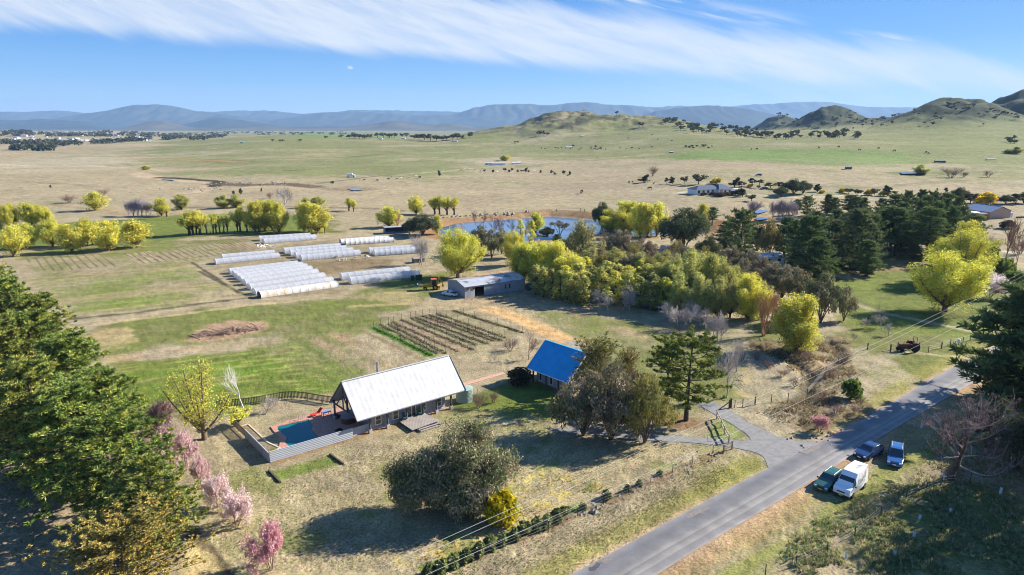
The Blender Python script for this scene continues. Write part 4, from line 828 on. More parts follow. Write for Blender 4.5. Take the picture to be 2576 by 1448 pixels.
for i in range(2): proto('willow_dense', willow(34 + i, h=12, w=10, n=60, leaf=.078, limbs=15, low=.06, tips=44, trunk=.06, skirt=60), LEAF, BARK, 12, 10.6)
for i in range(2): proto('willow_pale', willow(38 + i, h=12, w=9, tint=YGR, n=46, leaf=.082, limbs=15, low=.08, tips=44, trunk=.06, skirt=60), LEAF, BARKD, 12, 9.4)
proto('willow_grey', willow(42, h=14, w=11, tint=OLV * 1.15, n=26, leaf=.10, limbs=15, low=.3, tips=44, sparse=.9), LEAF, BARKD, 14, 11.5)
proto('willow_bare', willow(44, h=9, w=8, tint=YEL, n=13, leaf=.06, limbs=13, low=.12, tips=48, sparse=.9), LEAF, BARK, 9, 8.6)
for i in range(3): proto('poplar', poplar(50 + i, n=46, leaf=.10, low=.06), LEAF, BARKD, 9, 2.9)
for i in range(2): proto('poplar_yellow', poplar(54 + i, w=3, tint=YEL, n=50, leaf=.10, low=.05), LEAF, BARKD, 9, 3.2)
PT = np.array([(.195, .25, .062), (.265, .31, .07), (.14, .19, .055), (.35, .355, .08)])
for i in range(3): proto('pine_tipped', pine(60 + i, h=15, w=10, tint=PT * 1.12, tn=44, tl=.46, tw=.05, whorls=19, irr=.4, tips=10, bare=.2, low=.05, puff=.14, point=1.4), NEEDLE, BARK, 15, 10.5)
for i in range(3): proto('pine', pine(66 + i, tn=20, tips=9, tl=.75, whorls=19, w=10), NEEDLE, BARKD, 15, 9.5)
for i in range(2): proto('pine_broad', pine(70 + i, h=14, w=12, low=.10, whorls=17, irr=.45, point=1.6, tn=22, tl=.75, up=.5, tips=10), NEEDLE, BARKD, 14, 12.5)
proto('pine_light', pine(74, h=15, w=11, tint=np.array([(.22, .25, .11), (.17, .21, .09), (.27, .28, .12)]), low=.03, whorls=20, tn=17, tl=.8, tips=9), NEEDLE, BARKD, 15, 11.5)
proto('pine_open', pine(76, h=12, w=9, tint=np.array([(.19, .225, .055), (.25, .265, .055), (.145, .18, .05)]), low=.24, whorls=11, irr=.4, bare=.4, point=1.8, tn=22, tl=.5, tips=10), NEEDLE, BARKD, 12, 9.5)
proto('pine_tall', pine(78, h=16, w=7, low=.28, whorls=13, irr=.5, tn=15, tl=.7, point=1.4), NEEDLE, BARKD, 16, 7.4)
proto('pine_road', pine(79, h=18, w=13, low=.05, whorls=22, tn=24, tl=.85, tw=.09, tips=11, irr=.45, up=.2, point=1.5), NEEDLE, BARKD, 18, 13); proto('cypress_gold', pine(80, h=8, w=9, tint=np.array([(.42, .35, .095), (.35, .32, .09), (.50, .39, .11), (.24, .245, .075)]), low=.02, whorls=24, tn=34, tl=.42, tw=.075, up=1.1, tips=13, bare=.3, point=1.5), NEEDLE, BARK, 8, 9.5)
for i in range(3): proto('gum', gum(90 + i), GUML, BARK, 10, 12)
proto('gum_front', gum(95, h=10, w=13, trunks=((.1, 0), (-.12, .05)), per=20, n=115, leaf=.06, sub=.10, lobes=[(.20, 0, .72, .25), (.32, -.14, .52, .22), (.16, .18, .60, .22), (.42, .06, .46, .19), (.20, -.18, .40, .18), (-.30, 0, .44, .18), (-.44, .05, .34, .14), (-.20, .10, .42, .15), (-.36, -.13, .30, .13), (.36, .04, .30, .15), (.04, -.02, .58, .17), (.24, .02, .22, .12), (.36, -.12, .22, .11), (-.42, -.02, .20, .09), (.12, -.2, .22, .10), (-.26, -.08, .24, .10), (-.05, .02, .50, .16), (0, -.1, .40, .13), (-.12, -.12, .34, .12), (.06, .12, .36, .14)]), GUML, BARK, 10, 11.8)
GUMB = np.array([(.31, .26, .16), (.25, .22, .13), (.38, .31, .21), (.18, .175, .10)])
for i in range(2): proto('gum_brown', gum(100 + i, tint=GUMB, per=18, n=74, leaf=.09, sub=.105, droop=.5, lobes=[(math.cos(a) * .34, math.sin(a) * .34, .30 + .22 * ((k * 37) % 10) / 10, .22) for k, a in enumerate(np.linspace(0, 5.5, 7))] + [(.05, 0, .72, .24), (-.12, .1, .55, .25), (.1, -.1, .4, .25)]), GUML, BARKD, 10, 12)
proto('gum_olive', gum(104, tint=np.array([(.27, .24, .07), (.20, .20, .07), (.33, .28, .08)]), per=14, n=60, leaf=.10, droop=1.2), GUML, BARK, 10, 12)
proto('gum_open', gum(106, per=9, n=26, sub=.08, lobes=[(.3, 0, .78, .13), (-.3, .05, .74, .14), (0, .1, .86, .14), (.12, -.2, .66, .12), (-.14, -.15, .6, .12)]), GUML, BARK, 10, 10)
proto('casuarina', pine(108, h=9, w=6, tint=np.array([(.29, .25, .09), (.36, .30, .10), (.22, .20, .08)]), low=.05, whorls=16, tn=18, tl=.9, tw=.06, up=1.5, irr=.4, point=2.0), NEEDLE, BARK, 9, 6.4)
proto('dark_bushy', gum(110, h=10, w=11, tint=np.array([(.11, .135, .06), (.14, .155, .065), (.17, .175, .08)]), per=20, n=90, leaf=.11, sub=.13, droop=.2), GUML, BARKD, 10, 12); proto('dark_bushy', gum(111, h=10, w=11, tint=np.array([(.11, .13, .07), (.145, .15, .08)]), per=20, n=90, leaf=.11, sub=.13, droop=.2), GUML, BARKD, 10, 12)
for i in range(4): proto('bare_grey', bare(120 + i, h=7, w=5, depth=3, kids=7, twig=.0036, r0=.024), PETAL, BARKP, 7, 5, twigs=True)
for i in range(2): proto('bare_lilac', bare(126 + i, h=8, w=3, depth=3, kids=6, stems=5, up=1.2, twig=.004), PETAL, BARKL, 8, 3.2, twigs=True)
for i in range(2): proto('bare_red', bare(130 + i, h=8, w=2.4, depth=3, kids=6, up=1.6, twig=.004), PETAL, BARKR, 8, 2.4, twigs=True)
for i in range(2): proto('bare_orange', bare(134 + i, h=6, w=5, depth=3, kids=5, stems=7, up=1.1), PETAL, BARKO, 6, 5, twigs=True)
for i in range(2): proto('bare_brown', bare(138 + i, h=4, w=5, depth=3, kids=5, stems=7, up=.9), PETAL, BARKR, 4, 5, twigs=True)
proto('birch', bare(142, h=8, w=3, depth=3, kids=5, up=1.3, r0=.016), PETAL, BARKW, 8, 3, twigs=True)
PK = lambda *c: np.array(c)
for nm, seed, tnt in (('blossom_pink', 150, PK((.66, .36, .37), (.74, .46, .46), (.58, .29, .31))), ('blossom_pale', 152, PK((.84, .68, .65), (.88, .75, .72), (.74, .56, .54))), ('blossom_rose', 154, PK((.70, .52, .50), (.62, .44, .43), (.78, .60, .58))), ('blossom_mauve', 156, PK((.36, .23, .24), (.44, .29, .30), (.30, .19, .19))), ('blossom_white', 158, PK((.78, .70, .68), (.85, .78, .76), (.68, .58, .57)))):
    proto(nm, bare(seed, h=4, w=4, depth=3, kids=5, stems=5, up=1.0, leaf=tnt, nleaf=3, leafsize=.085, rad=.045, twig=.0028), PETAL, BARKR, 4, 4.2)
for i in range(2): proto('shrub_green', shrub(160 + i, tint=np.array([(.13, .18, .05), (.17, .22, .05)])), LEAF, BARKD, 2, 2.4)
proto('shrub_gold', shrub(164, tint=np.array([(.66, .54, .03), (.54, .46, .03), (.34, .34, .045)]), n=90, clumps=34, leaf=.07, up=.8), LEAF, BARK, 2, 2.4)
proto('wattle', shrub(166, h=4, w=4, tint=np.array([(.72, .52, .04), (.60, .46, .04), (.26, .26, .08)]), n=46, clumps=26, leaf=.075), LEAF, BARK, 4, 4.4)
for i in range(2): proto('shrub_dark', shrub(168 + i, tint=np.array([(.085, .075, .045), (.11, .09, .055)])), LEAF, BARKD, 2, 2.4)
for i in range(3): proto('hedge_plant', shrub(172 + i, h=1.3, w=1.1, tint=np.array([(.15, .185, .075), (.19, .22, .08), (.25, .27, .11)]), n=40, clumps=16, leaf=.13, low=.05), LEAF, BARK, 1.3, 1.15)
FT = np.array([(.095, .105, .062), (.12, .12, .068), (.08, .092, .06)])
for i in range(4):
    t = Tree(180 + i); r = t.r; t.limb([V(0, 0, -.6), V(0, 0, 5)], .3, .12, 5); t.limb([V(0, 0, 2), V(1.5, .5, 5.5)], .2, .1, 4); k = 7; d = unit(r.normal(size=(k, 3))); c = d * V(2.6, 2.6, 1.9) + V(0, 0, 5.4); t.leaves(c, V(1.7, 1.7, 1.35), 46, .42, FT, 1.4, .6, .2); fused('far_tree', t, GUML, BARKD, 8.6, 8)
for i in range(3):
    t = Tree(186 + i); r = t.r; t.limb([V(0, 0, -.6), V(0, 0, 5)], .25, .12, 5); c = np.stack([r.normal(size=9) * .55, r.normal(size=9) * .55, np.linspace(2, 7.4, 9)], 1); t.leaves(c, np.stack([1.45 - .11 * np.arange(9)] * 2 + [np.full(9, 1.2)], 1), 40, .36, FT * np.array([1.05, 1.05, .9]), 1.4, .6, .1); fused('far_slim', t, GUML, BARKD, 8.6, 3.6)
for i in range(2):
    t = Tree(190 + i); r = t.r; t.limb([V(0, 0, -.6), V(.5, 0, 4.6)], .22, .1, 5); t.limb([V(0, 0, 2.6), V(-1.6, .4, 5.2)], .16, .08, 4); c = np.array([(1.2, 0, 5.4), (-1.6, .4, 5.6), (.2, 1.0, 6.2), (-.3, -1, 5.1), (2.2, .5, 4.9)]); t.leaves(c, V(1.25, 1.25, .75), 34, .36, FT * 1.1, 1.4, .6, .2); fused('far_open', t, GUML, BARKD, 6.9, 6.4)
# ------------------------------------------------------------------ trees of the photograph: (prototype, base x, base y, top y, width, label)
def rows(lst, name, group=None, cat='tree', **kw):
    for q in lst: place(q[0], name, *q[1:5], q[5], cat, q[6] if len(q) > 6 else group, **kw)
def row(keys, pts, name, label, group, cat='tree', **kw):        # a row told apart by its order
    for i, (bx, by, ty, w) in enumerate(pts):
        k = keys[i % len(keys)] if isinstance(keys, (list, tuple)) else keys
        place(k, name, bx, by, ty, w, label % ORD[i], cat, group, **kw)
Y = 'yellow willow trees on the left'
row('willow_lean', [(4, 576, 514, 30), (25, 575, 515, 28), (41, 570.5, 511, 36), (82, 570, 510, 46), (90, 570, 514, 32), (107, 567, 515, 34), (127, 569, 519, 36)], 'willow_tree', '%s willow from the left edge in the back row of leaning yellow willows', Y, rz=0.2)
row(['willow', 'willow', 'willow_lean', 'willow_slim', 'willow_slim', 'willow'], [(70, 626, 560, 52), (133, 621, 551, 60), (209, 620.5, 550, 54), (221, 618, 562, 24), (233, 618, 559, 30), (249, 616, 558, 46)], 'willow_tree', '%s willow from the left in the middle row, on the green strip', Y)
rows([('willow', 36, 646, 569, 66, 'leftmost yellow willow of the front row, dark forked trunk by the seed beds'), ('willow', 181, 636, 564, 70, 'yellow willow with a stout dark trunk standing above the faint green furrows'),
      ('willow', 274, 631, 556, 70, 'broad yellow willow on a short trunk beside the brown heap by the beds'), ('willow', 343, 623, 555, 74, 'rightmost yellow willow of the front row, alone at the end of the green strip'),
      ('willow', 240, 530.5, 484, 56, 'lone yellow willow beside the dry creek bank beyond the left rows'), ('willow', 407, 544, 499, 42, 'larger yellow willow to the right of the bare lilac saplings'), ('willow_slim', 420, 545.5, 513, 22, 'small slim willow tucked against a larger yellow one by the track'),
      ('willow_pale', 457, 528, 490, 38, 'pale yellow willow beside the dark hollow in the creek bank'), ('willow_pale', 562, 524.5, 491, 38, 'left one of two pale willows standing behind the long willow row'), ('willow_pale', 594, 523, 490, 40, 'right one of two pale willows standing behind the long willow row')], 'willow_tree', Y)
LW = [(477, 592, 531, 44, 'willow_slim'), (486, 592, 531, 38, 'willow_slim'), (494.6, 590, 534, 28, 'willow_slim'), (504, 591, 530, 38, 'willow_slim'), (520, 586.5, 540, 24, 'willow_thin'), (537, 590, 537, 24, 'willow_thin'), (544, 588, 537, 24, 'willow_thin'), (553, 586, 540, 22, 'willow_thin'), (563.6, 585.6, 541, 22, 'willow_thin'), (572.5, 584.7, 540, 22, 'willow_thin'), (598, 584.7, 535, 26, 'willow_thin'), (605, 584.7, 517, 32, 'willow_slim'), (622, 584, 536, 26, 'willow_thin'), (641.6, 583, 509, 50, 'willow'), (651, 583, 505, 48, 'willow'), (666, 582, 505, 54, 'willow'), (686, 581, 505, 54, 'willow'), (702, 587, 510, 46, 'willow')]
row([q[4] for q in LW], [q[:4] for q in LW], 'willow_tree', '%s tree from the left in the long close row of yellow willows', 'long willow row behind the tunnels')
row('willow', [(765.5, 583, 512, 50), (778, 584.7, 509, 50), (798, 587.4, 514, 62)], 'willow_tree', '%s willow from the left in the yellow clump above the farthest tunnels', Y)
rows([('willow_thin', 817, 587.4, 557, 14, 'thin half bare willow sapling at the right of the yellow clump'), ('willow_pale', 770, 524, 497, 24, 'pale narrow willow peeping over the yellow clump, left of the other'), ('willow_pale', 800, 522, 495, 34, 'pale yellow willow behind the clump by the dark creek bank'),
      ('willow_slim', 878, 531, 497, 24, 'taller slim willow standing alone in the straw paddock past the clump'), ('willow_slim', 889.6, 533, 506, 15, 'short slim willow close beside a taller one in the straw paddock'), ('willow', 979, 572, 520, 56, 'yellow green willow standing next to an orange bare bush left of the pond'), ('willow', 1047, 540, 493, 40, 'round yellow willow on the far side of the pond, left of the narrow clump')], 'willow_tree', Y)
row('willow_slim', [(1094, 540, 494, 28), (1106, 540, 492, 28), (1125, 541, 494, 28), (1143, 541, 496, 28)], 'willow_tree', '%s willow from the left in the tight clump beyond the pond bank', 'willow clump beyond the pond')
rows([('bare_lilac', 325, 543, 503, 18, 'leftmost of six bare lilac grey saplings'), ('bare_lilac', 336, 545, 500, 20, 'second of six bare lilac grey saplings from the left'), ('bare_lilac', 347, 545, 499, 20, 'third of six bare lilac grey saplings from the left'), ('bare_lilac', 357, 545, 501, 20, 'fourth of six bare lilac grey saplings from the left'), ('bare_lilac', 368, 544, 503, 18, 'fifth of six bare lilac grey saplings from the left'), ('bare_lilac', 379, 543, 507, 18, 'rightmost of six bare lilac grey saplings')], 'bare_sapling', 'bare lilac saplings')
rows([('bare_brown', 175, 511, 490, 46, 'bare brown round willow bush on the dry creek, left of the lone willow'), ('bare_brown', 260, 493, 475, 32, 'smaller bare brown bush up the creek behind the lone willow'), ('bare_brown', 680, 500, 483, 26, 'small bare brown tree left of the tall bare birch'), ('bare_orange', 1000, 572, 526, 34, 'bare orange twigged bush leaning on a yellow green willow')], 'bare_bush', cat='bush')
rows([('bare_grey', 712, 523, 472, 54, 'tall bare pinkish tree rising behind the long willow row'), ('bare_grey', 1054, 668, 596, 26, 'left stem of the bare tree group by the small hut'), ('bare_grey', 1061, 668, 586, 40, 'tallest bare grey tree beside the small hut and the tunnels'), ('bare_grey', 1073, 669, 600, 24, 'right stem of the bare tree group by the small hut')], 'bare_tree')
rows([('dark_bushy', 1062, 594, 541, 78, 'big dark evergreen over the low blue shed at the pond'), ('dark_bushy', 1030, 590, 556, 34, 'smaller dark evergreen on the roof side of the low blue shed'), ('gum', 1211, 641, 568, 60, 'dark gum tree left of the bare reddish poplars'), ('gum', 1237, 651, 578, 44, 'second dark gum behind the yellow willow, nearer the shed trees'), ('gum_open', 1407.6, 596, 555, 52, 'open crowned gum against the blue pond water'), ('dark_bushy', 1376, 598, 572, 36, 'low dark bush beside the open gum at the water')], 'evergreen_tree')
rows([('willow', 1100, 591, 542, 32, 'yellow willow hanging over the pond behind the dark evergreen'), ('willow_big', 1152, 699, 578, 116, 'big round yellow willow with a dark forked trunk behind the backhoe'), ('willow', 1347, 587, 535, 48, 'yellow willow at the water edge right of the bare poplars')], 'willow_tree')
rows([('bare_red', 1196, 574, 528, 14, 'leftmost bare reddish poplar by the pond'), ('bare_red', 1216, 571, 529, 14, 'bare reddish poplar second from the left by the pond'), ('bare_grey', 1167, 597, 563, 30, 'low bare grey tree behind the big yellow willow'), ('bare_red', 1246, 601, 539, 24, 'third bare reddish poplar, before the pond water'), ('bare_red', 1262, 601, 543, 20, 'fourth bare reddish poplar, before the pond water'), ('bare_red', 1289, 594, 549, 22, 'fifth bare reddish poplar, beside the yellow columns'), ('bare_red', 1321, 608, 552, 17, 'bare brown column between two yellow poplar columns')], 'bare_poplar')
rows([('poplar_yellow', 1309, 606, 552, 24, 'left yellow poplar column beside the bare brown one'), ('poplar_yellow', 1337, 612, 555, 27, 'right yellow poplar column beside the bare brown one')], 'poplar_tree')
# the yellow mass behind the shed and the sapling plantation in front
rows([('willow_big', 1292, 668, 583, 58, 'pale topped willow behind the left end of the yellow thicket'), ('willow_dense', 1310, 712, 612, 62, 'bright willow at the left of the thicket, above the shed roof'), ('willow_dense', 1352, 716, 612, 74, 'bright willow in the middle of the thicket behind the shed'), ('willow_dense', 1400, 726, 609, 88, 'brightest and tallest willow of the thicket, right of the shed'), ('willow_dense', 1436, 738, 646, 66, 'lower bright willow sloping down at the right of the thicket')], 'willow_tree', 'yellow thicket behind the shed')
rows([('willow_grey', 1464, 684, 556, 100, 'tall grey green willow with many dark bare stems in the wood'), ('gum_brown', 1530, 672, 588, 80, 'drooping brown olive gum left of its neighbour in the middle of the wood'), ('gum_brown', 1568, 676, 583, 86, 'drooping brown olive gum with a pale top, middle of the wood'), ('gum_brown', 1622, 672, 602, 80, 'round brown gum left of the hidden blue roof'), ('gum_brown', 1668, 700, 622, 70, 'round brown gum in front of the hidden blue roof'), ('gum_brown', 1716, 690, 618, 66, 'brown gum right of the hidden blue roof'), ('gum_brown', 1500, 690, 612, 70, 'low brown olive gum at the foot of the grey willow'), ('gum_olive', 1590, 706, 618, 78, 'olive gum behind the middle of the plantation')], 'gum_tree'); place('pine', 'conifer_tree', 1402, 618, 590, 30, 'small black conifer between the thicket and the grey willow', 'tree')
PL = []
for k, (x0, y0, x1, y1, n, h0) in enumerate(((1460, 712, 1720, 738, 8, 72), (1440, 730, 1700, 758, 8, 76), (1402, 748, 1690, 784, 9, 84))):
    for i in range(n): f = (i + .5) / n; PL.append((x0 + (x1 - x0) * f + RND.uniform(-5, 5), y0 + (y1 - y0) * f + RND.uniform(-2, 2), y0 + (y1 - y0) * f - h0 * RND.uniform(.85, 1.12), RND.uniform(44, 58)))
for i, q in enumerate(PL): place('poplar' if i % 4 else 'poplar_yellow', 'poplar_sapling', *q, '%s yellow green sapling from the left in the %s row of the plantation' % (ORD[i if i < 8 else i - 8 if i < 16 else i - 16], ('back', 'middle', 'front')[min(i // 8, 2)]), 'tree', 'yellow green sapling plantation')
FE = [(1348, 741, 668, 40), (1368, 748, 672, 36), (1388, 752, 676, 36), (1408, 757, 680, 36), (1428, 762, 684, 34), (1448, 766, 690, 34), (1470, 769, 694, 34)]
row('poplar', FE, 'poplar_sapling', '%s sapling from the shed end along the creek edge, thin trunks over water', 'saplings along the creek edge')
rows([('willow_pale', 1690, 752, 652, 72, 'yellow green tree at the left of the hedge below the gums'), ('willow_pale', 1732, 764, 632, 86, 'highest yellow green tree in the right half of the wood'), ('willow_pale', 1780, 772, 640, 88, 'broad yellow green tree with a bright right flank'), ('willow_pale', 1818, 778, 664, 60, 'smaller yellow green tree beside the brown gums'), ('willow_pale', 1655, 748, 664, 66, 'pale yellow green tree at the plantation end'), ('willow_pale', 1706, 786, 690, 74, 'low yellow green tree in front of the highest one'), ('willow_pale', 1756, 796, 690, 78, 'low yellow green tree in the front of the hedge, middle'), ('willow_pale', 1806, 802, 700, 66, 'low yellow green tree in the front of the hedge, right'), ('willow_dense', 1880, 806, 690, 84, 'yellow green twin topped tree before the brown gums'), ('willow_dense', 2003, 882, 746, 104, 'yellow green willow at the gully mouth, nearest to the dry creek')], 'willow_tree')
rows([('dark_bushy', 1514, 577, 511, 48, 'dark evergreen at the right end of the pond'), ('willow_dense', 1579, 590, 508, 92, 'big yellow willow right of the dark evergreen at the pond'), ('willow_dense', 1540, 584, 544, 62, 'lower yellow willow in front of the dark evergreen at the pond'), ('willow', 1610, 597, 511, 54, 'yellow willow with bare stems, left of three in the tall row'), ('willow', 1628, 597, 513, 46, 'yellow willow with bare stems, middle of three in the tall row'), ('willow', 1652, 595, 511, 56, 'yellow willow with bare stems, right of three in the tall row'), ('willow', 1767, 560, 512, 36, 'yellow willow top showing right of the large dark tree'), ('pine_tall', 1791, 567, 522, 28, 'narrow olive conifer right of the large dark tree'), ('dark_bushy', 1720, 632, 527, 116, 'largest dark green tree, round, behind the sapling plantation')], 'tree')
rows([('pine_broad', 1862, 646, 526, 92, 'dark pine with layered boughs left of the twin trunked gum'), ('pine', 1826, 622, 558, 62, 'smaller dark pine leaning on the layered pine, by the pale blossom'), ('gum_olive', 1933, 658, 553, 56, 'olive gum with thin black trunks beside the layered pine'), ('pine_broad', 2004, 662, 555, 100, 'black pine with low wide boughs beside the olive gum')], 'evergreen_tree')
rows([('gum_brown', 1834, 694, 620, 70, 'leftmost tree in the bank of brown topped gums'), ('gum_brown', 1872, 706, 628, 74, 'second tree in the bank of brown topped gums'), ('gum_brown', 1910, 724, 640, 78, 'third tree in the bank of brown topped gums'), ('gum_brown', 1938, 742, 660, 68, 'rightmost tree in the bank of brown topped gums'), ('gum', 2000, 766, 676, 74, 'round grey gum behind the leaning one by the gully'), ('gum', 2064, 812, 688, 100, 'grey gum with a thick bare trunk at the head of the gully'), ('gum', 2122, 808, 722, 56, 'low hanging grey gum on the right of the thick trunk')], 'gum_tree')
rows([('bare_orange', 1920, 846, 722, 66, 'bare orange bush left of the yellow green willow at the gully'), ('bare_orange', 1946, 812, 728, 50, 'bare orange bush behind, right against the grey gum')], 'bare_bush', cat='bush')
FILL = [('willow_grey', 1486, 706, 622, 70), ('gum_olive', 1512, 720, 640, 60), ('willow_pale', 1548, 716, 628, 62), ('gum_brown', 1576, 724, 640, 66), ('willow_grey', 1604, 724, 636, 64), ('gum_olive', 1632, 730, 648, 62), ('willow_pale', 1664, 722, 634, 60), ('willow_grey', 1698, 734, 640, 66), ('gum_brown', 1742, 722, 630, 60), ('willow_pale', 1756, 742, 640, 72), ('gum_olive', 1770, 700, 622, 56), ('willow_pale', 1800, 752, 650, 70), ('gum_brown', 1812, 716, 636, 60), ('willow_pale', 1838, 770, 672, 66), ('gum_brown', 1862, 742, 652, 66), ('willow_grey', 1836, 800, 716, 58), ('gum_olive', 1900, 772, 690, 60), ('willow_pale', 1914, 800, 712, 52), ('gum_brown', 1966, 752, 668, 64), ('dark_bushy', 1440, 650, 590, 56), ('gum', 1262, 640, 574, 46), ('willow', 1282, 650, 590, 44), ('dark_bushy', 1780, 668, 596, 60), ('gum_olive', 1700, 668, 606, 58)]
FILL.sort(key=lambda q: q[1])
row([q[0] for q in FILL], [q[1:] for q in FILL], 'wood_tree', '%s tree from the left among the mixed trees filling the wood', 'mixed trees filling the wood')
# the dark pine wood
PB = [(2005, 540, 502, 26), (2029, 545, 493, 42), (2081, 539, 490, 36), (2099, 540, 498, 32), (2134, 546, 491, 44), (2153, 549, 494, 40), (2171, 548, 498, 32), (2213, 556, 500, 44), (2245, 566, 489, 50), (2276, 572, 481, 50), (2308, 577, 479, 50), (2339, 587, 480, 48), (2371, 592, 486, 50), (2402, 596, 495, 42)]
row(['pine_tall', 'pine_broad', 'pine', 'pine_broad'], PB, 'pine_tree', '%s pine from the left along the back edge of the pine wood', 'pine wood on the right')
PM = [(2052, 588, 532, 46), (2100, 600, 528, 60), (2170, 606, 524, 66), (2205, 612, 530, 56), (2262, 628, 512, 60), (2300, 640, 505, 60), (2345, 640, 508, 62), (2384, 646, 522, 60)]
row(['pine_broad', 'pine', 'pine_broad'], PM, 'pine_tree', '%s pine from the left in the dense middle of the pine wood', 'pine wood on the right')
rows([('pine', 2030, 690, 545, 116, 'huge blackish pine at the left front of the pine wood'), ('pine_light', 2150, 676, 528, 116, 'silvery green pine lit by the sun, largest of the wood'), ('pine_light', 2095, 664, 556, 84, 'silvery green pine half behind the largest one'), ('pine', 2050, 706, 598, 96, 'small neat cone shaped pine in front of the wood'), ('pine_tall', 2237, 646, 520, 80, 'tall pine with a bare trunk on brown litter, left of the clearing'), ('pine_tall', 2252, 645, 524, 60, 'tall pine with a bare trunk directly beside its twin'), ('pine_light', 2264, 642, 530, 54, 'lighter pine with a bare trunk over the clearing'), ('pine_tall', 2328, 656, 522, 80, 'tallest bare trunked pine beside the yellow willows'), ('pine', 2297, 652, 614, 32, 'young pine growing at the edge of the brown litter'), ('pine_broad', 2452, 588, 544, 62, 'pine with sweeping boughs right of the yellow willows'), ('pine_broad', 2440, 640, 560, 60, 'dark pine behind the right shoulder of the yellow willows')], 'pine_tree', 'pine wood on the right')
rows([('willow_pale', 2288, 628, 544, 42, 'yellow green tree caught among the dark pines'), ('willow_big', 2427, 668, 558, 108, 'rearmost of three overlapping bright yellow willows'), ('willow_big', 2408, 716, 582, 132, 'middle one of three overlapping bright yellow willows'), ('willow_big', 2376, 784, 636, 156, 'nearest of three bright yellow willows, leaning dark trunk in the green field')], 'willow_tree')
row('bare_lilac', [(1944, 552, 506, 22), (1956, 554, 503, 24), (1968, 555, 502, 24), (1982, 555, 503, 24), (1996, 553, 508, 22)], 'bare_tree', '%s stem from the left in the fan of bare grey trees by the dam', 'bare grey trees by the dam'); place('bare_lilac', 'bare_tree', 1893, 545, 505, 40, 'thin bare tree left of the small water by the dam', 'tree')
rows([('blossom_white', 2488, 748, 686, 72, 'white blossoming tree beside the nearest yellow willow'), ('blossom_white', 2462, 742, 704, 40, 'smaller white blossoming tree on the left of the larger one')], 'blossom_tree')
rows([('shrub_green', 2472, 672, 612, 62, 'dark green shrub right of the middle yellow willow'), ('shrub_green', 2468, 706, 662, 54, 'dark green shrub behind the small white blossom'), ('shrub_green', 2520, 706, 652, 54, 'dark green shrub behind the larger white blossom'), ('shrub_green', 2550, 726, 684, 60, 'dark green shrub at the right edge above the wire')], 'evergreen_shrub', 'green shrubs at the right edge', cat='shrub')
rows([('bare_red', 2524, 664, 545, 46, 'tall bare brown poplar at the right edge below the house'), ('bare_red', 2556, 668, 570, 44, 'second bare brown poplar, nearer the right edge'), ('bare_brown', 2490, 640, 590, 50, 'bare reddish bush left of the bare poplars'), ('bare_brown', 2566, 640, 596, 44, 'bare reddish bush at the very right edge')], 'bare_tree')
DP = [('dark_bushy', 1905, 632, 566, 60), ('pine', 1972, 640, 548, 66), ('pine_broad', 2076, 646, 546, 80), ('pine', 2122, 640, 536, 80), ('pine_broad', 2188, 656, 540, 78), ('pine_broad', 2216, 640, 524, 60), ('pine', 2180, 694, 606, 76), ('pine_broad', 2320, 618, 494, 62), ('pine', 2362, 626, 500, 58), ('pine_broad', 2412, 622, 520, 58)]
row([q[0] for q in DP], [q[1:] for q in DP], 'pine_tree', '%s dark tree from the left filling the front of the pine wood', 'pine wood on the right')
row('bare_brown', [(1905, 905, 884, 40), (1932, 925, 905, 34), (1968, 948, 926, 40), (2000, 972, 948, 36), (2030, 905, 886, 36), (2062, 1010, 988, 44), (2088, 948, 928, 38), (2100, 1040, 1018, 44), (2128, 905, 888, 34), (2150, 1040, 1020, 34)], 'dry_bush', '%s dry brown bush from the left in the rough gully bank', 'dry bushes in the gully', cat='bush')
# rows of bare trees along the paddock
BR = [(1507, 778, 722, 50), (1527, 787, 742, 34), (1566.6, 782, 731, 40), (1583, 782, 716, 44), (1684, 811, 758, 54), (1706, 824, 764, 48), (1721, 827, 772, 40), (1736, 811, 755, 54), (1761, 822, 770, 54), (1775, 832, 778, 40), (1794, 848, 792, 44), (1805, 858, 786, 46), (1812, 864, 800, 34)]
row('bare_grey', BR, 'bare_tree', '%s bare silver tree from the left along the paddock fence', 'bare silver trees along the paddock fence')
rows([('bare_grey', 1828, 1001, 868, 66, 'tall bare silver tree at the gravel drive, the nearer of two'), ('bare_grey', 1852, 936, 852, 60, 'tall bare silver tree behind the one at the gravel drive'), ('bare_grey', 2220, 828, 790, 40, 'bare little fruit tree in the shade of the yellow willow'), ('bare_grey', 2177, 825, 796, 26, 'smallest bare fruit tree left in the willow shade'), ('bare_grey', 2235, 846, 814, 32, 'bare little fruit tree nearest to the old tractor'), ('bare_grey', 2147, 861, 836, 16, 'bare stick like tree at the head of the gully'), ('birch', 613, 1028, 917, 46, 'white barked bare birch behind the pool fence'), ('bare_grey', 668, 1043, 1004, 46, 'small bare plum tree on the lawn inside the slatted fence')], 'bare_tree')
rows([('bare_red', 1330, 905, 835, 40, 'bare purple tree behind the roof of the blue house'), ('bare_brown', 1284, 884, 852, 50, 'bare purple bush on the dirt behind the garden rows'), ('bare_brown', 1203, 1026, 984, 56, 'bare spreading bush right of the green water tank'), ('bare_brown', 1241, 1014, 982, 36, 'smaller bare bush in the shadow of the blue house'), ('shrub_dark', 1306, 964, 928, 66, 'dark round bush by the corner of the blue roofed house')], 'bare_bush', cat='bush')
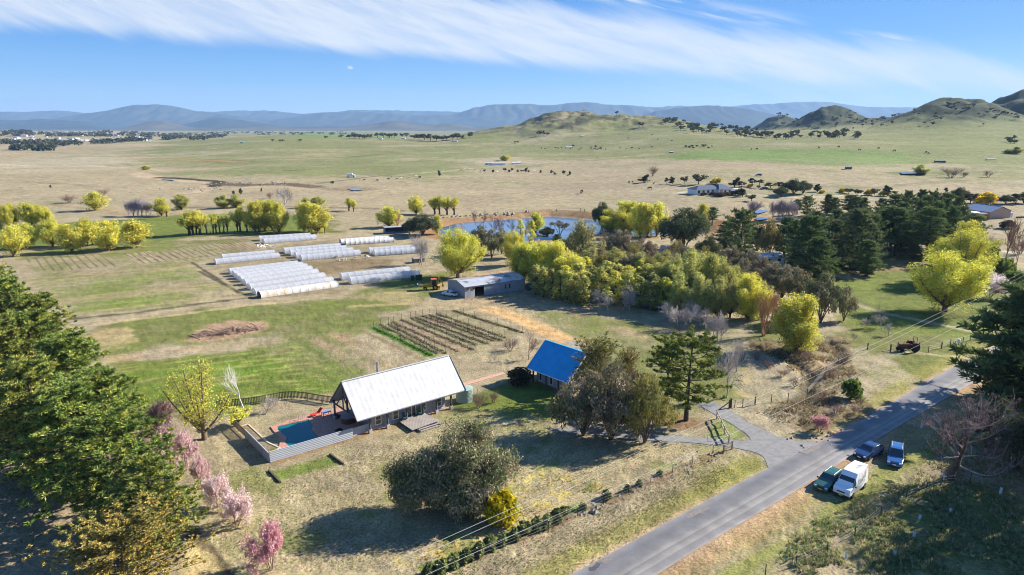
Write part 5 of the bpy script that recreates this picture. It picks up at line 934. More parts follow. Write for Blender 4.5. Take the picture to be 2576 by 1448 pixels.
# near trees round the houses
place('gum_front', 'gum_tree', 1134, 1284, 1080, 282, 'large lopsided grey gum on the front lawn casting a long shadow', 'tree', rz=0.0)
place('shrub_gold', 'golden_shrub', 1262, 1316, 1242, 80, 'golden green round shrub at the foot of the lopsided gum', 'shrub')
rows([('casuarina', 1498, 1010, 848, 120, 'feathery olive tree hiding the right side of the blue roof'), ('casuarina', 1576, 985, 876, 56, 'small yellowish feathery tree behind the gum mass'), ('gum', 1468, 1096, 935, 160, 'dark gum in front of the blue house, left of its group'), ('gum_brown', 1535, 1106, 915, 150, 'dark brown gum in the middle of the drive group'), ('gum_olive', 1622, 1114, 945, 128, 'olive gum drooping over the gravel drive'), ('bare_red', 1610, 1010, 925, 44, 'bare reddish tree top poking out behind the drive gums'), ('pine_open', 1676, 1012, 852, 112, 'left one of two pines with open boughs beside the drive'), ('pine_open', 1725.7, 1058, 842, 176, 'right one of two pines, straight bare trunk on red litter')], 'tree')
P_ = [(400, 1388, 1148, 230), (300, 1320, 1040, 290), (215, 1240, 960, 290), (280, 1190, 930, 230), (195, 1110, 842, 235), (108, 1045, 785, 220), (128, 965, 742, 165), (50, 932, 700, 170), (0, 862, 648, 135), (28, 1085, 805, 220), (110, 1200, 905, 250), (-90, 940, 690, 180), (-110, 1100, 790, 250)]
PLB = ['nearest right pine of the left stand, over the blossom row', 'second pine from the front of the left stand, dead twigs showing', 'third pine from the front of the left stand, broad and yellow tipped', 'pine leaning towards the pink blossoms in the left stand', 'fifth pine from the front of the left stand, beside the bright paddock', 'pine halfway up the left stand with lime tips', 'pine at the paddock corner of the left stand, narrow', 'pine near the far end of the left stand', 'farthest pine of the left stand, touching the seed beds', 'pine at the left picture edge in the middle of the stand', 'pine at the outer left side with bare litter beneath', 'pine cut by the left picture edge, upper one', 'pine cut by the left picture edge, lower one']
for q, l in zip(P_, PLB): place('pine_tipped', 'pine_tree', *q[:3], q[3] * .94, l, 'tree', 'yellow tipped pines on the left')
place('cypress_gold', 'golden_cypress', 318, 1500, 1288, 320, 'golden brown cypress at the bottom left, nearest tree of all', 'tree')
rows([('blossom_mauve', 412, 1098, 1006, 84, 'dark mauve blossom tree at the far end of the blossom row'), ('blossom_rose', 425, 1148, 1066, 70, 'rose pink blossom tree second from the far end'), ('blossom_rose', 468, 1186, 1082, 62, 'pale rose blossom tree third from the far end'), ('blossom_rose', 507, 1230, 1146, 44, 'narrow rose blossom tree in the middle of the row'), ('blossom_pale', 553, 1274, 1196, 64, 'cream pink blossom tree just above the whitest one'), ('blossom_pale', 596, 1324, 1238, 72, 'whitest blossom tree with a dark shadow, lower middle of the row'), ('blossom_pink', 681, 1434, 1322, 98, 'large deep pink blossom tree nearest the bottom edge'), ('blossom_pink', 2062, 1087, 1045, 46, 'small pink blossom bush in the verge beside the road')], 'blossom_tree')
rows([('willow_bare', 514.5, 1105, 908, 150, 'half bare yellow willow left of the pool')], 'willow_tree'); place('willow_thin', 'willow_tree', 598, 1072, 1026, 70, 'low yellow sprouting bush drooping over the pool fence corner', 'tree')
place('shrub_green', 'evergreen_shrub', 2140, 1003, 956, 52, 'lone bright green shrub in the brown gully', 'shrub')
rows([('dark_bushy', 2500, 1120, 1010, 130, 'pale green shrub thicket under the roadside pine, left part'), ('dark_bushy', 2560, 1180, 1060, 140, 'dark green shrub thicket under the roadside pine, right part')], 'evergreen_shrub', cat='shrub')
place('pine_road', 'pine_tree', 2562, 1016, 714, 290, 'tall dark pine beside the road at the right edge', 'tree')
# shade trees just outside the right edge whose shadows cross the rough grass
OFF = [((64, 68), 19, 13), ((73, 77), 17, 12), ((60, 58), 17, 12), ((70, 61), 20, 13), ((66, 52), 18, 12), ((84, 88), 16, 11)]
for i, ((x, y), h, w) in enumerate(OFF): place('gum', 'gum_tree', 0, 0, 0, w * ppm((x, y, 5)), 'shade gum standing just past the right edge of the picture', 'tree', 'roadside gums past the right edge', pos=(x, y, 0), h=h)
# hedge plants along the front strip
HP = [(1080, 1447, 1420, 30), (1111, 1440, 1410, 32), (1139.6, 1426, 1398, 30), (1173, 1411, 1381, 32), (1205, 1395, 1366, 30), (1233, 1380, 1352, 32), (1264.6, 1371, 1346, 22), (1294, 1358, 1330, 26), (1320, 1343, 1314, 30), (1350, 1332, 1304, 28), (1374, 1324, 1298, 30), (1400, 1311, 1282, 30), (1422, 1295, 1276, 24), (1465, 1282, 1266, 18), (1525, 1254, 1234, 24), (1578, 1236, 1220, 16), (1608, 1222, 1208, 16), (1660, 1196, 1184, 14)]
row('hedge_plant', HP, 'hedge_shrub', '%s small dark shrub from the bottom edge along the front fence', 'young hedge along the front fence', cat='shrub')
# trees about the two far houses
NH = [('far_slim', 1620, 460, 439, 24, 'dark slim tree left of the bare tree, first of the house row'), ('far_tree', 1677, 464, 447, 14, 'small dark tree in the pair left of the far white house'), ('far_slim', 1691, 464, 445, 16, 'taller tree of the small pair left of the far white house'), ('far_tree', 1721, 464, 440, 22, 'dark narrow tree third from the far white house'), ('far_tree', 1757, 465, 436, 44, 'broad dark tree just left of the far white house'), ('far_slim', 1848, 471, 446, 24, 'pointed dark tree behind the far white house'), ('far_tree', 1866, 471, 456, 26, 'low dark tree right behind the far white house'), ('far_tree', 1893, 468, 448, 24, 'dark tree left of the parked dark car'), ('far_open', 1910, 472, 452, 28, 'open crowned tree beside the dark tree and car'), ('far_tree', 1938, 474, 460, 32, 'low twin tree on the drive of the far house'), ('far_tree', 1965, 476, 458, 36, 'broad low tree on the drive of the far house'), ('dark_bushy', 1996, 490, 452, 50, 'large dark tree clump right of the far house, left half'), ('dark_bushy', 2020, 488, 456, 38, 'large dark tree clump right of the far house, right half'), ('dark_bushy', 1964, 496, 471, 34, 'round grey green tree in front of the dark clump'), ('far_slim', 2056, 484, 463, 18, 'small dark tree alone right of the dark clump'), ('far_slim', 1868, 495, 474, 20, 'dark green egg shaped tree at the end of the house hedge'), ('far_tree', 1890, 507, 489, 32, 'round dark tree on the paddock below the far house'), ('far_tree', 1908, 476, 466, 12, 'tiny tree on the lawn right of the hedge')]
rows(NH, 'dark_tree', 'trees about the far white house')
rows([('wattle', 1802, 464, 448, 26, 'yellow wattle behind the far white house'), ('wattle', 1887, 472, 462, 14, 'small orange wattle beside the far white house'), ('wattle', 2068, 487, 479, 14, 'small yellow wattle right of the dark clump'), ('wattle', 2118, 485, 474, 16, 'yellow wattle at the left of the road row'), ('wattle', 2187, 492, 476, 22, 'bright wattle in the middle of the road row'), ('wattle', 2222, 494, 480, 22, 'bright wattle beside the tall dark tree of the road row'), ('wattle', 2478, 520, 484, 46, 'wattle with gold top beyond the brick house')], 'wattle_tree')
row(['far_tree', 'far_tree', 'far_tree', 'far_slim'], [(2135, 488, 472, 26), (2158, 492, 474, 26), (2199, 492, 473, 28), (2232, 494, 467, 24), (2250, 492, 480, 18), (2378, 488, 472, 14)], 'dark_tree', '%s dark round tree from the left along the road row behind the pines', 'road row behind the pines')
row(['dark_bushy', 'far_tree'], [(2413, 512, 473, 40), (2440, 516, 488, 38), (2455, 512, 488, 26), (2492, 516, 492, 40), (2530, 514, 491, 36), (2555, 514, 488, 40), (2575, 512, 484, 36)], 'dark_tree', '%s dark tree from the left in the belt beyond the brick house', 'belt beyond the brick house')
row('shrub_dark', [(1794, 493, 484, 22), (1810, 495, 485, 24), (1826, 493, 484, 24), (1843, 490, 481, 24), (1858, 492, 477, 24), (1770, 492, 485, 18)], 'hedge_shrub', '%s dark shrub of the hedge before the far white house', 'hedge before the far white house', cat='shrub')
rows([('shrub_dark', 2450, 549, 536, 40, 'dark shrub behind the white tank'), ('shrub_dark', 2480, 548, 538, 22, 'dark shrub at the corner of the brick house'), ('shrub_dark', 2535, 575, 555, 34, 'dark shrub on the lawn right of the brick house')], 'garden_shrub', cat='shrub')
rows([('willow_pale', 2315, 440, 415, 36, 'olive willow by the shallow water far right'), ('bare_brown', 2392, 447, 420, 56, 'bare brown willow by the shallow water far right'), ('bare_brown', 2425, 446, 432, 24, 'smaller bare willow right of the brown one'), ('bare_brown', 2486, 446, 428, 28, 'bare bush right of the shallow water'), ('bare_brown', 1642, 444, 417, 30, 'bare tree standing alone in the straw paddock'), ('shrub_green', 2540, 386, 376, 30, 'green bush at the far right in the paddock'), ('willow_pale', 2556, 388, 370, 30, 'yellow bush at the far right in the paddock'), ('willow_dense', 1270, 405, 391, 26, 'yellow tree beside the white shed on the plain'), ('willow', 366, 428, 418, 24, 'yellow tree alone by the eroded creek')], 'lone_tree')
# scattered trees on the plain and the hills
for (k, x, y, ty, w) in [('far_slim', 1105, 444, 428, 10), ('far_tree', 1056, 450, 443, 8), ('far_tree', 836, 466, 455, 10), ('far_slim', 587, 491, 480, 8), ('far_slim', 606, 490, 474, 9), ('far_slim', 658, 483, 473, 6), ('far_tree', 917, 455, 450, 6), ('far_tree', 950, 457, 451, 7), ('far_slim', 127, 473, 466, 6), ('far_tree', 978, 453, 448, 8), ('far_tree', 998, 453, 449, 8)] + [(('far_tree', 'far_slim')[i % 2], x, y, y - h, w) for i, (x, y, h, w) in enumerate([(1219, 434, 8, 9), (1240, 435, 8, 8), (1270, 433, 11, 11), (1281, 434, 7, 8), (1288, 433, 12, 8), (1302, 434, 7, 6), (1311, 434, 7, 5), (1322, 433, 11, 12), (1330, 436, 8, 7), (1360, 436, 8, 6), (1388, 440, 12, 9), (1396, 441, 8, 7), (1418, 441, 14, 11), (1434, 442, 11, 7), (1428, 445, 6, 6), (1582, 461, 6, 5), (1591, 461, 6, 5), (1645, 464, 5, 5)])]:
    place(k, 'paddock_tree', x, y, ty, w, 'small dark tree dotted on the straw coloured plain', 'tree', 'small trees dotted on the plain')
for (x, y, h, w) in [(686, 357, 7, 10), (705, 357, 6, 9), (712, 357, 6, 8), (754, 357, 7, 12), (820, 350, 9, 12), (858, 348, 9, 16), (880, 349, 10, 20), (893, 349, 14, 22), (905, 350, 13, 20), (918, 351, 14, 22), (930, 349, 12, 18), (950, 347, 13, 18), (965, 347, 14, 20), (980, 348, 14, 20), (992, 347, 13, 18), (1012, 346, 12, 16), (1022, 346, 12, 16),
                     (1042, 352, 15, 22), (1054, 353, 17, 22), (1068, 354, 17, 24), (1083, 355, 18, 26), (1098, 355, 17, 24), (1112, 355, 14, 20), (1124, 354, 15, 18), (1138, 352, 17, 18), (1150, 352, 18, 18), (1162, 352, 14, 16), (1182, 348, 17, 18), (1296, 361, 6, 8), (1303, 361, 6, 8), (1356, 342, 13, 14), (1366, 342, 13, 12), (1378, 342, 9, 11), (1442, 370, 6, 8), (1498, 373, 7, 8), (1486, 373, 4, 6), (1511, 375, 5, 7)]:
    place('far_tree', 'paddock_tree', x, y, y - h, w, 'dark tree among the homestead belts on the middle rise', 'tree', 'dark trees on the middle rise')
HT = [(1551, 293, 13, 14, 'far_open'), (1608, 320, 13, 14, 'far_tree'), (1616, 320, 12, 10, 'far_tree'), (1640, 342, 4, 5, 'far_tree')]
rr_ = random.Random(3)
for (cx, cy, sx_, sy_, n) in ((1725, 322, 24, 7, 10), (1765, 330, 30, 8, 14), (1810, 326, 28, 6, 14), (1850, 332, 30, 8, 12), (1885, 340, 30, 9, 16), (1930, 345, 30, 5, 12), (1975, 348, 25, 5, 8), (2010, 345, 24, 7, 8), (2070, 345, 34, 6, 14), (2120, 342, 24, 7, 12), (2150, 348, 14, 6, 5), (1700, 310, 40, 4, 6), (1760, 372, 38, 3, 12), (2545, 358, 18, 5, 7), (2070, 318, 10, 4, 2)):
    for i in range(n): HT.append((cx + rr_.uniform(-1, 1) * sx_, cy + rr_.uniform(-1, 1) * sy_, (6 if cy == 372 else rr_.uniform(9, 16)), (8 if cy == 372 else rr_.uniform(10, 18)), rr_.choice(['far_tree', 'far_tree', 'far_open'])))
for (x, y, h, w, k) in HT:
    if pick(x, y)[1] < 3500: place(k, 'hill_tree', x, y, y - h, w, 'dark gum on the green slope below the right hand hills', 'tree', 'gums on the right hand slopes')
for i in range(110):
    x = rr_.uniform(1880, 2570); y = rr_.uniform(274, 320) if x > 2180 else rr_.uniform(292, 330)
    if x > 2180 and rr_.random() < .4: y = np.interp(x, [2190, 2290, 2370, 2440, 2520, 2570], [312, 281, 264, 267, 285, 298]) + 1.5
    if pick(x, y)[1] > 3500: continue
    place(rr_.choice(['far_tree', 'far_open']), 'hill_tree', x, y, y - rr_.uniform(6, 11), rr_.uniform(6, 13), 'scattered gum on the dark rounded hills at the right', 'tree', 'gums scattered on the dark hills')
for (x, y, h, w) in ((2410, 265, 9, 16), (2440, 269, 8, 14), (2430, 268, 6, 8), (2250, 296, 7, 9), (2138, 284, 6, 7), (2150, 290, 7, 10)):
    if pick(x, y)[1] < 3500: place('far_open', 'hill_tree', x, y, y - h, w, 'gum on the skyline of the dark hills at the right', 'tree', 'gums on the hill skyline')
# belts of the town on the left: far too many to count, and its roofs
def belts():
    me = PROTO['far_tree'][0][1]; r = np.random.RandomState(4); tr = Tree(300)
    for (x0, y0, x1, y1, n, wid) in ((-40, 333, 380, 340, 90, 5), (0, 340, 200, 341, 60, 5), (150, 343, 420, 344, 60, 3), (250, 362, 382, 354, 34, 2), (60, 372, 240, 360, 40, 3), (0, 362, 150, 362, 40, 2), (34, 378, 135, 380, 18, 1), (484, 353, 570, 343, 40, 3), (420, 350, 470, 348, 14, 2), (410, 343, 600, 334, 50, 4), (400, 352, 440, 352, 8, 1), (560, 334, 900, 338, 60, 3), (300, 334, 400, 338, 40, 3), (650, 341, 760, 339, 12, 1)):
        for i in range(n):
            f = r.rand(); q = pick(x0 + (x1 - x0) * f, y0 + (y1 - y0) * f + r.normal() * wid * .5); s = r.uniform(7, 13); k = 4
            c = q + np.stack([r.normal(size=k) * s * .55, r.normal(size=k) * s * .4, s * r.uniform(.3, .75, k)], 1); tr.leaves(c, V(s * .45, s * .45, s * .3), 12, s * .16, FT * np.array([.9, .95, 1.1]), 1.3, .6)
    m = tr.crown_mesh('far_woodland'); m.materials.append(GUML); o = bpy.data.objects.new('far_woodland', m); COL.objects.link(o); tag(o, kind='stuff')
belts()
# ------------------------------------------------------------------ main house (local frame: x along the front eave, y to the back)
IRON = ribbed('white_roof_iron', (.475, .475, .475), 0, .76, .42, depth=.14, var=.10, rib=(.975, 1.015))
WALLB = ribbed('blue_grey_weatherboard', (.30, .32, .37), 2, .19, .7, depth=.6, var=.06)
TRIM = mat('cream_trim', (.80, .78, .55), .5, var=.04); DARKW = mat('dark_timber', (.10, .105, .12), .8, var=.25, scale=2); GLASS = mat('window_glass', (.035, .045, .055), .08, spec=.7, var=.1)
WHITE = mat('white_paint', (.78, .78, .77), .5, var=.05); CONC = mat('concrete', (.42, .41, .39), .9, var=.15); STEEL = mat('galvanised_steel', (.50, .52, .54), .35, metal=.7, var=.12)
def bar(mb, a, b, w, h=None):                   # rectangular timber between two points
    a, b = Vector(a), Vector(b); d = (b - a).normalized(); up = Vector((0, 0, 1)) if abs(d.z) < .9 else Vector((0, 1, 0)); s = d.cross(up).normalized() * w / 2; u = s.cross(d).normalized() * (h or w) / 2
    return mb.add([a - s - u, a + s - u, a + s + u, a - s + u, b - s - u, b + s - u, b + s + u, b - s + u], [(3, 2, 1, 0), (4, 5, 6, 7), (0, 1, 5, 4), (1, 2, 6, 5), (2, 3, 7, 6), (3, 0, 4, 7)])
def gable_roof(name, x0, x1, y0, y1, ze, zr, m, parent, t=.14, ym=None):
    ym = (y0 + y1) / 2 if ym is None else ym
    a, b = (x0, y0, ze), (x1, y0, ze); r0, r1 = (x0, ym, zr), (x1, ym, zr); c, d = (x0, y1, ze), (x1, y1, ze)
    k = (0, 0, t); lo = lambda p: (p[0], p[1], p[2] - t)
    vs = [a, b, r1, r0, d, c, lo(a), lo(b), lo(r1), lo(r0), lo(d), lo(c)]
    return MB().add(vs, [(0, 1, 2, 3), (3, 2, 4, 5), (7, 6, 9, 8), (8, 9, 11, 10), (0, 6, 7, 1), (4, 10, 11, 5), (0, 3, 9, 6), (3, 5, 11, 9), (1, 7, 8, 2), (2, 8, 10, 4)]).build(name, m, parent)
def window(parent, x, z, w, h, y, frame=TRIM, glass=GLASS, name='window', face=-1, axis='x', bars=1):
    """frame proud of the wall, pane set in it; face gives the outward side"""
    f = MB(); g = MB(); t = .09
    def bx(mb, cx, cz, sw, sh, dep, off):
        mb.box((cx, y + face * off, cz) if axis == 'x' else (y + face * off, cx, cz), (sw, dep, sh) if axis == 'x' else (dep, sw, sh))
    for cx, cz, sw, sh in ((x, z - h / 2, w + t, t), (x, z + h / 2, w + t, t), (x - w / 2, z, t, h - t), (x + w / 2, z, t, h - t)): bx(f, cx, cz, sw, sh, .09, .055)
    for k in range(bars): bx(f, x, z + (k + 1) * h / (bars + 1) - h / 2, w - t, .05, .07, .05)
    fo = f.build(name, frame, parent); bx(g, x, z, w - t, h - t, .03, .02); g.build('pane', glass, fo); return fo
hs = thing('white_roofed_house', 'grey weatherboard house under one big steep white iron roof, veranda posts and deck', 'house', (HOUSE_O[0], HOUSE_O[1], 0), HOUSE_A)
roof = gable_roof('roof', -.05, 17.25, 0, 8.22, 2.5, 6.72, IRON, hs)
MB().box((8.6, 4.11, 6.74), (17.3, .3, .07)).build('ridge_cap', IRON, roof)
MB().tube([(5.9, 5.2, 5.2), (5.9, 5.2, 7.75)], .16, 10).tube([(5.9, 5.2, 7.72), (5.9, 5.2, 7.95)], .22, 10).build('flue', STEEL, roof)
bg_ = MB(); bar(bg_, (-.12, -.05, 2.42), (-.12, 4.11, 6.62), .06, .26); bar(bg_, (-.12, 8.27, 2.42), (-.12, 4.11, 6.62), .06, .26); bg_.build('barge_board', DARKW, roof)
bg_ = MB(); bar(bg_, (17.32, -.05, 2.42), (17.32, 4.11, 6.62), .06, .26); bar(bg_, (17.32, 8.27, 2.42), (17.32, 4.11, 6.62), .06, .26); bg_.build('barge_board', DARKW, roof)
MB().tube([(-.1, -.08, 2.40), (17.3, -.08, 2.38)], .07, 6).build('gutter', DARKW, roof)
w_ = MB(); w_.box((8.5, 4.1, 1.45), (11.9, 5.8, 2.5)); w_.add([(2.6, 1.25, 2.7), (2.6, 6.95, 2.7), (2.6, 4.11, 6.2)], [(0, 1, 2), (2, 1, 0)]); w_.add([(14.4, 1.25, 2.7), (14.4, 6.95, 2.7), (14.4, 4.11, 6.2)], [(0, 1, 2), (2, 1, 0)]); w_.build('wall', WALLB, hs)
MB().box((8.5, 4.1, .11), (12.0, 5.9, .22)).build('base', CONC, hs)
for x in (3.58, 6.24, 10.75, 13.35): window(hs, x, 1.25, .82, 1.25, 1.2)
d = window(hs, 8.8, 1.2, 1.36, 1.75, 1.2, name='door', bars=0); MB().box((8.8, 1.12, 1.2), (.08, .06, 1.6)).build('mullion', TRIM, d)
for s, t in ((2.02, .57), (4.64, .48), (7.65, .5), (10.3, .5), (12.5, .43), (14.94, .35), (.3, 7.7), (2.2, 7.7), (16.6, 7.7)):
    p = MB().tube([(s, t, .5), (s, t, 2.5 + 1.02 * min(t, 8.22 - t) - .12)], .15, 8).build('veranda_post', DARKW, hs); MB().box((s, t, .26), (.42, .42, .52)).build('footing', CONC, p)
tr = MB(); bar(tr, (-.02, .6, 2.75), (-.02, 7.7, 2.75), .16); bar(tr, (-.02, 4.11, 2.7), (-.02, 4.11, 6.4), .14); bar(tr, (-.02, 2.0, 2.8), (-.02, 4.11, 4.9), .13); bar(tr, (-.02, 6.2, 2.8), (-.02, 4.11, 4.9), .13); tr.build('gable_truss', DARKW, hs)
dk = thing('timber_deck', 'weathered grey timber deck with two steps in front of the white roofed house', 'deck', (HOUSE_O[0], HOUSE_O[1], 0), HOUSE_A)
DECK = ribbed('deck_boards', (.33, .285, .25), 0, .16, .85, depth=.8, var=.15)
dd = [(6.5, 1.0), (10.7, 1.0), (10.85, -2.7), (6.35, -2.95)]
MB().prism(dd, .34, .42).build('deck_boards', DECK, dk); MB().prism([(6.6, .9), (10.6, .9), (10.7, -2.5), (6.5, -2.75)], .02, .33).build('bearer', DARKW, dk)
for k in range(2): MB().box((8.9, -3.1 - .36 * k, .25 - .13 * k), (3.1, .32, .06)).build('step', DECK, dk)
s_ = MB(); s_.box((7.3, -3.15, .12), (.14, .8, .24)); s_.box((10.5, -3.15, .12), (.14, .8, .24)); s_.build('stringer', DARKW, dk)
def chair(label, s, t, rz):
    c = thing('garden_chair', label, 'chair', hl(s, t, .42), HOUSE_A + rz); m = mat('green_plastic', (.03, .09, .085), .5)
    MB().box((0, 0, .42), (.55, .52, .05)).build('seat', m, c); MB().box((0, .25, .75), (.55, .06, .62)).build('backrest', m, c)
    for x, y in ((-.23, -.2), (.23, -.2), (.23, .2), (-.23, .2)): MB().box((x, y, .2), (.05, .05, .4)).build('leg', m, c)
chair('dark green garden chair by the glazed door on the deck', 9.75, .55, 0); chair('dark garden chair at the left end of the deck', 7.3, .45, .4)
def tank(name, label, pos, r, h, m, top=.22, ribs=0, n=28, extra=True):
    o = thing(name, label, 'water tank', pos); pr = [(r, 0)]; k = 14
    for i in range(k + 1): pr.append((r * (1 + (.012 if i % 2 else 0)), h * i / k))
    MB().lathe(pr, n).build('body', m, o, smoothed=False); MB().lathe([(r * 1.03, h), (r * 1.03, h + .05), (r * .25, h + top), (r * .1, h + top)], n).build('lid', m, o)
    return o
TG = ribbed('tank_green', (.285, .385, .325), 2, .22, .5, depth=.5, var=.05)
tk = tank('water_tank', 'pale green round rainwater tank at the right end of the white roofed house', (*hl(18.3, 1.75)[:2], 0), 1.28, 1.95, TG)
MB().tube([(-.9, .55, 2.2), (.1, .1, 2.12), (.1, .1, 1.98)], .06, 6).build('inlet_pipe', WHITE, tk)
MB().prism([hl(17.9, 6.5)[:2], hl(30.2, 6.75)[:2], hl(30.2, 7.65)[:2], hl(17.9, 7.4)[:2]], .01, .07).build('brick_path', mat('pink_brick', (.52, .29, .22), .9, var=.25, scale=5)); tag(bpy.data.objects['brick_path'], kind='structure')

# ------------------------------------------------------------------ pool yard
PAVE = mat('terracotta_paving', (.44, .225, .165), .85, var=.22, scale=3, bump=.2)
pool_in = [(-7.0, 10.2), (-2.75, 9.75), (-3.05, 7.6), (-3.85, 6.15), (-3.95, 1.6), (-8.0, 1.6), (-8.05, 4.8), (-7.3, 6.0), (-7.35, 9.1)]
pool_out = [(-7.75, 10.75), (-5.3, 11.0), (.6, 11.5), (2.4, 10.6), (2.4, 1.0), (-9.3, 1.0), (-9.3, 3.6), (-8.7, 4.9), (-7.9, 6.2), (-7.95, 9.1)]
def ring(name, outer, inner, z0, z1, m, parent=None):
    bm = bmesh.new(); lo = [bm.verts.new((*hl(*p)[:2], z1)) for p in outer]; li = [bm.verts.new((*hl(*p)[:2], z1)) for p in inner]
    e = [bm.edges.new((v[i], v[(i + 1) % len(v)])) for v in (lo, li) for i in range(len(v))]; r = bmesh.ops.triangle_fill(bm, use_beauty=True, edges=e)
    fs = [f for f in r['geom'] if isinstance(f, bmesh.types.BMFace)]; ex = bmesh.ops.extrude_face_region(bm, geom=fs); bmesh.ops.translate(bm, vec=(0, 0, z0 - z1), verts=[v for v in ex['geom'] if isinstance(v, bmesh.types.BMVert)])
    bmesh.ops.recalc_face_normals(bm, faces=bm.faces); me = bpy.data.meshes.new(name); bm.to_mesh(me); bm.free(); me.materials.append(m); o = bpy.data.objects.new(name, me); COL.objects.link(o)
    if parent: o.parent = parent
    return o
pl = thing('swimming_pool', 'turquoise in-ground swimming pool with terracotta paved surround beside the house', 'swimming pool')
ring('paving', pool_out, pool_in, -.05, .14, PAVE, pl)
POOLW = water_mat('pool_water', (.006, .13, .145), .05, 1.5, .15)
sheet('water', [hl(*p)[:2] for p in pool_in], .05, POOLW, kind=None).parent = pl
rl = MB(); 
for s in (-3.9, -3.3): rl.tube([hl(s, 9.4, .1), hl(s, 9.75, .95), hl(s, 10.3, .85), hl(s, 10.45, .14)], .035, 6)
rl.build('handrail', STEEL, pl)
def lounger():
    o = thing('sun_lounger', 'red reclining sun lounger on the pool paving', 'sun lounger', hl(-1.35, 10.35, .14), HOUSE_A + .2); m = mat('red_canvas', (.62, .03, .025), .7)
    MB().slab([(-.8, -.3, .32), (.35, -.3, .32), (.35, .3, .32), (-.8, .3, .32)], .06).build('seat', m, o); MB().slab([(.35, -.3, .32), (.95, -.3, .85), (.95, .3, .85), (.35, .3, .32)], .06).build('backrest', m, o)
    for x, y in ((-.7, -.26), (-.7, .26), (.4, -.26), (.4, .26)): MB().box((x, y, .13), (.05, .05, .26)).build('leg', STEEL, o)
lounger()
o = thing('pool_table', 'blue grey square outdoor table beside the red sun lounger', 'table', hl(-.35, 9.2, .14), HOUSE_A); m = mat('table_blue', (.20, .26, .36), .5)
MB().box((0, 0, .70), (1.25, .95, .05)).build('table_top', m, o)
for x, y in ((-.55, -.4), (.55, -.4), (.55, .4), (-.55, .4)): MB().box((x, y, .34), (.07, .07, .68)).build('leg', DARKW, o)
o = thing('hot_tub', 'dark round sided spa tub under the gable end of the house', 'hot tub', hl(1.2, 5.4, .14), HOUSE_A); MB().lathe([(.95, 0), (1.0, .75), (.95, .8)], 20).build('tub', mat('red_timber', (.16, .07, .05), .8, var=.2), o); MB().lathe([(1.03, .8), (1.0, .9), (.2, .93)], 20).build('cover', mat('tub_cover', (.25, .27, .30), .6), o)
for s, t, w, l in ((-1.2, 3.2, .5, 'low dark planting bed in the paving by the pool'), (.6, 7.8, .45, 'low dark planting bed under the gable of the house')):
    p = hl(s, t, .1); place('shrub_dark', 'garden_shrub', 0, 0, 0, w * 2.4 * ppm(p), l, 'shrub', pos=p, h=.55)
o = thing('raised_garden_bed', 'stone edged garden bed of yellow flowers inside the left pool fence', 'garden bed'); MB().prism([hl(*p)[:2] for p in ((-10.9, 13.2), (-9.95, 13.2), (-9.85, 6.0), (-9.3, 3.5), (-8.6, 1.1), (-11.2, 1.1))], .0, .16).build('soil', mat('garden_soil', (.19, .15, .09), .95, var=.4, scale=4, bump=.6), o)
e_ = MB(); pts = [(-10.9, 13.25), (-9.9, 13.25), (-9.8, 6.0), (-9.2, 3.5)]
for a, b in zip(pts, pts[1:]): bar(e_, hl(*a, .12), hl(*b, .12), .22, .24)
e_.build('edging', mat('sandstone', (.50, .42, .30), .9, var=.2), o); t_ = Tree(401); t_.leaves(np.array([hl(-10.4 + .3 * (i % 3), 2.0 + i * .22, .22) for i in range(9)]), V(.25, .25, .15), 30, .035, np.array([(.7, .6, .03), (.2, .25, .05)])); cm_ = t_.crown_mesh('flowers'); cm_.materials.append(LEAF); f_ = bpy.data.objects.new('flowers', cm_); COL.objects.link(f_); f_.parent = o
o = thing('garden_lamp', 'small white ball lamp in the corner bed by the pool', 'lamp', hl(-10.0, 1.9, .15)); MB().tube([(0, 0, 0), (0, 0, .55)], .03, 6).build('post', WHITE, o); MB().lathe([(.02, .52), (.13, .6), (.16, .7), (.1, .8), (.02, .84)], 12).build('globe', WHITE, o, smoothed=True)
FENB = ribbed('grey_corrugated_fence', (.42, .455, .50), 2, .23, .5, depth=.45, var=.05)
def panel_fence(name, label, pts, h, m, cat='fence', pw=2.2, post=True, t=.06):
    o = thing(name, label, cat)
    for a, b in zip(pts, pts[1:]):
        a, b = np.array(a), np.array(b); L = np.linalg.norm(b - a); n = max(1, round(L / pw)); ang = math.atan2(b[1] - a[1], b[0] - a[0])
        for i in range(n):
            c = a + (b - a) * (i + .5) / n; p = MB().box((0, 0, h / 2), (L / n - .015, t, h)).build('panel', m, o, (c[0], c[1], .02), ang)
        for i in range(n + 1): c = a + (b - a) * i / n; MB().box((0, 0, h / 2 + .02), (.09, .11, h + .06)).build('post', m, o, (c[0], c[1], 0), ang) if post else None
        MB().box((0, 0, h + .03), (L, .12, .05)).build('top_rail', m, o, ((a[0] + b[0]) / 2, (a[1] + b[1]) / 2, 0), ang)
    return o
panel_fence('corrugated_fence', 'grey corrugated iron pool fence, the front run facing the lawn', [hl(-11.45, .75)[:2], hl(-.45, .62)[:2]], 1.38, FENB, 'fence', 2.75, False)
panel_fence('side_fence', 'plain grey boarded pool fence on the left side of the pool', [hl(-11.5, .95)[:2], hl(-11.5, 9.4)[:2]], 1.25, ribbed('grey_boards', (.36, .385, .43), 0, .5, .7, depth=.5, var=.06))
panel_fence('low_house_wall', 'low rendered wall joining the corrugated fence to the house', [hl(-.42, 1.0)[:2], hl(2.5, 1.15)[:2]], 1.12, mat('rendered_wall', (.36, .385, .43), .85, var=.06), 'wall', 3.2, False, .14)
PICK = mat('weathered_pickets', (.16, .125, .095), .9, var=.35, scale=6)
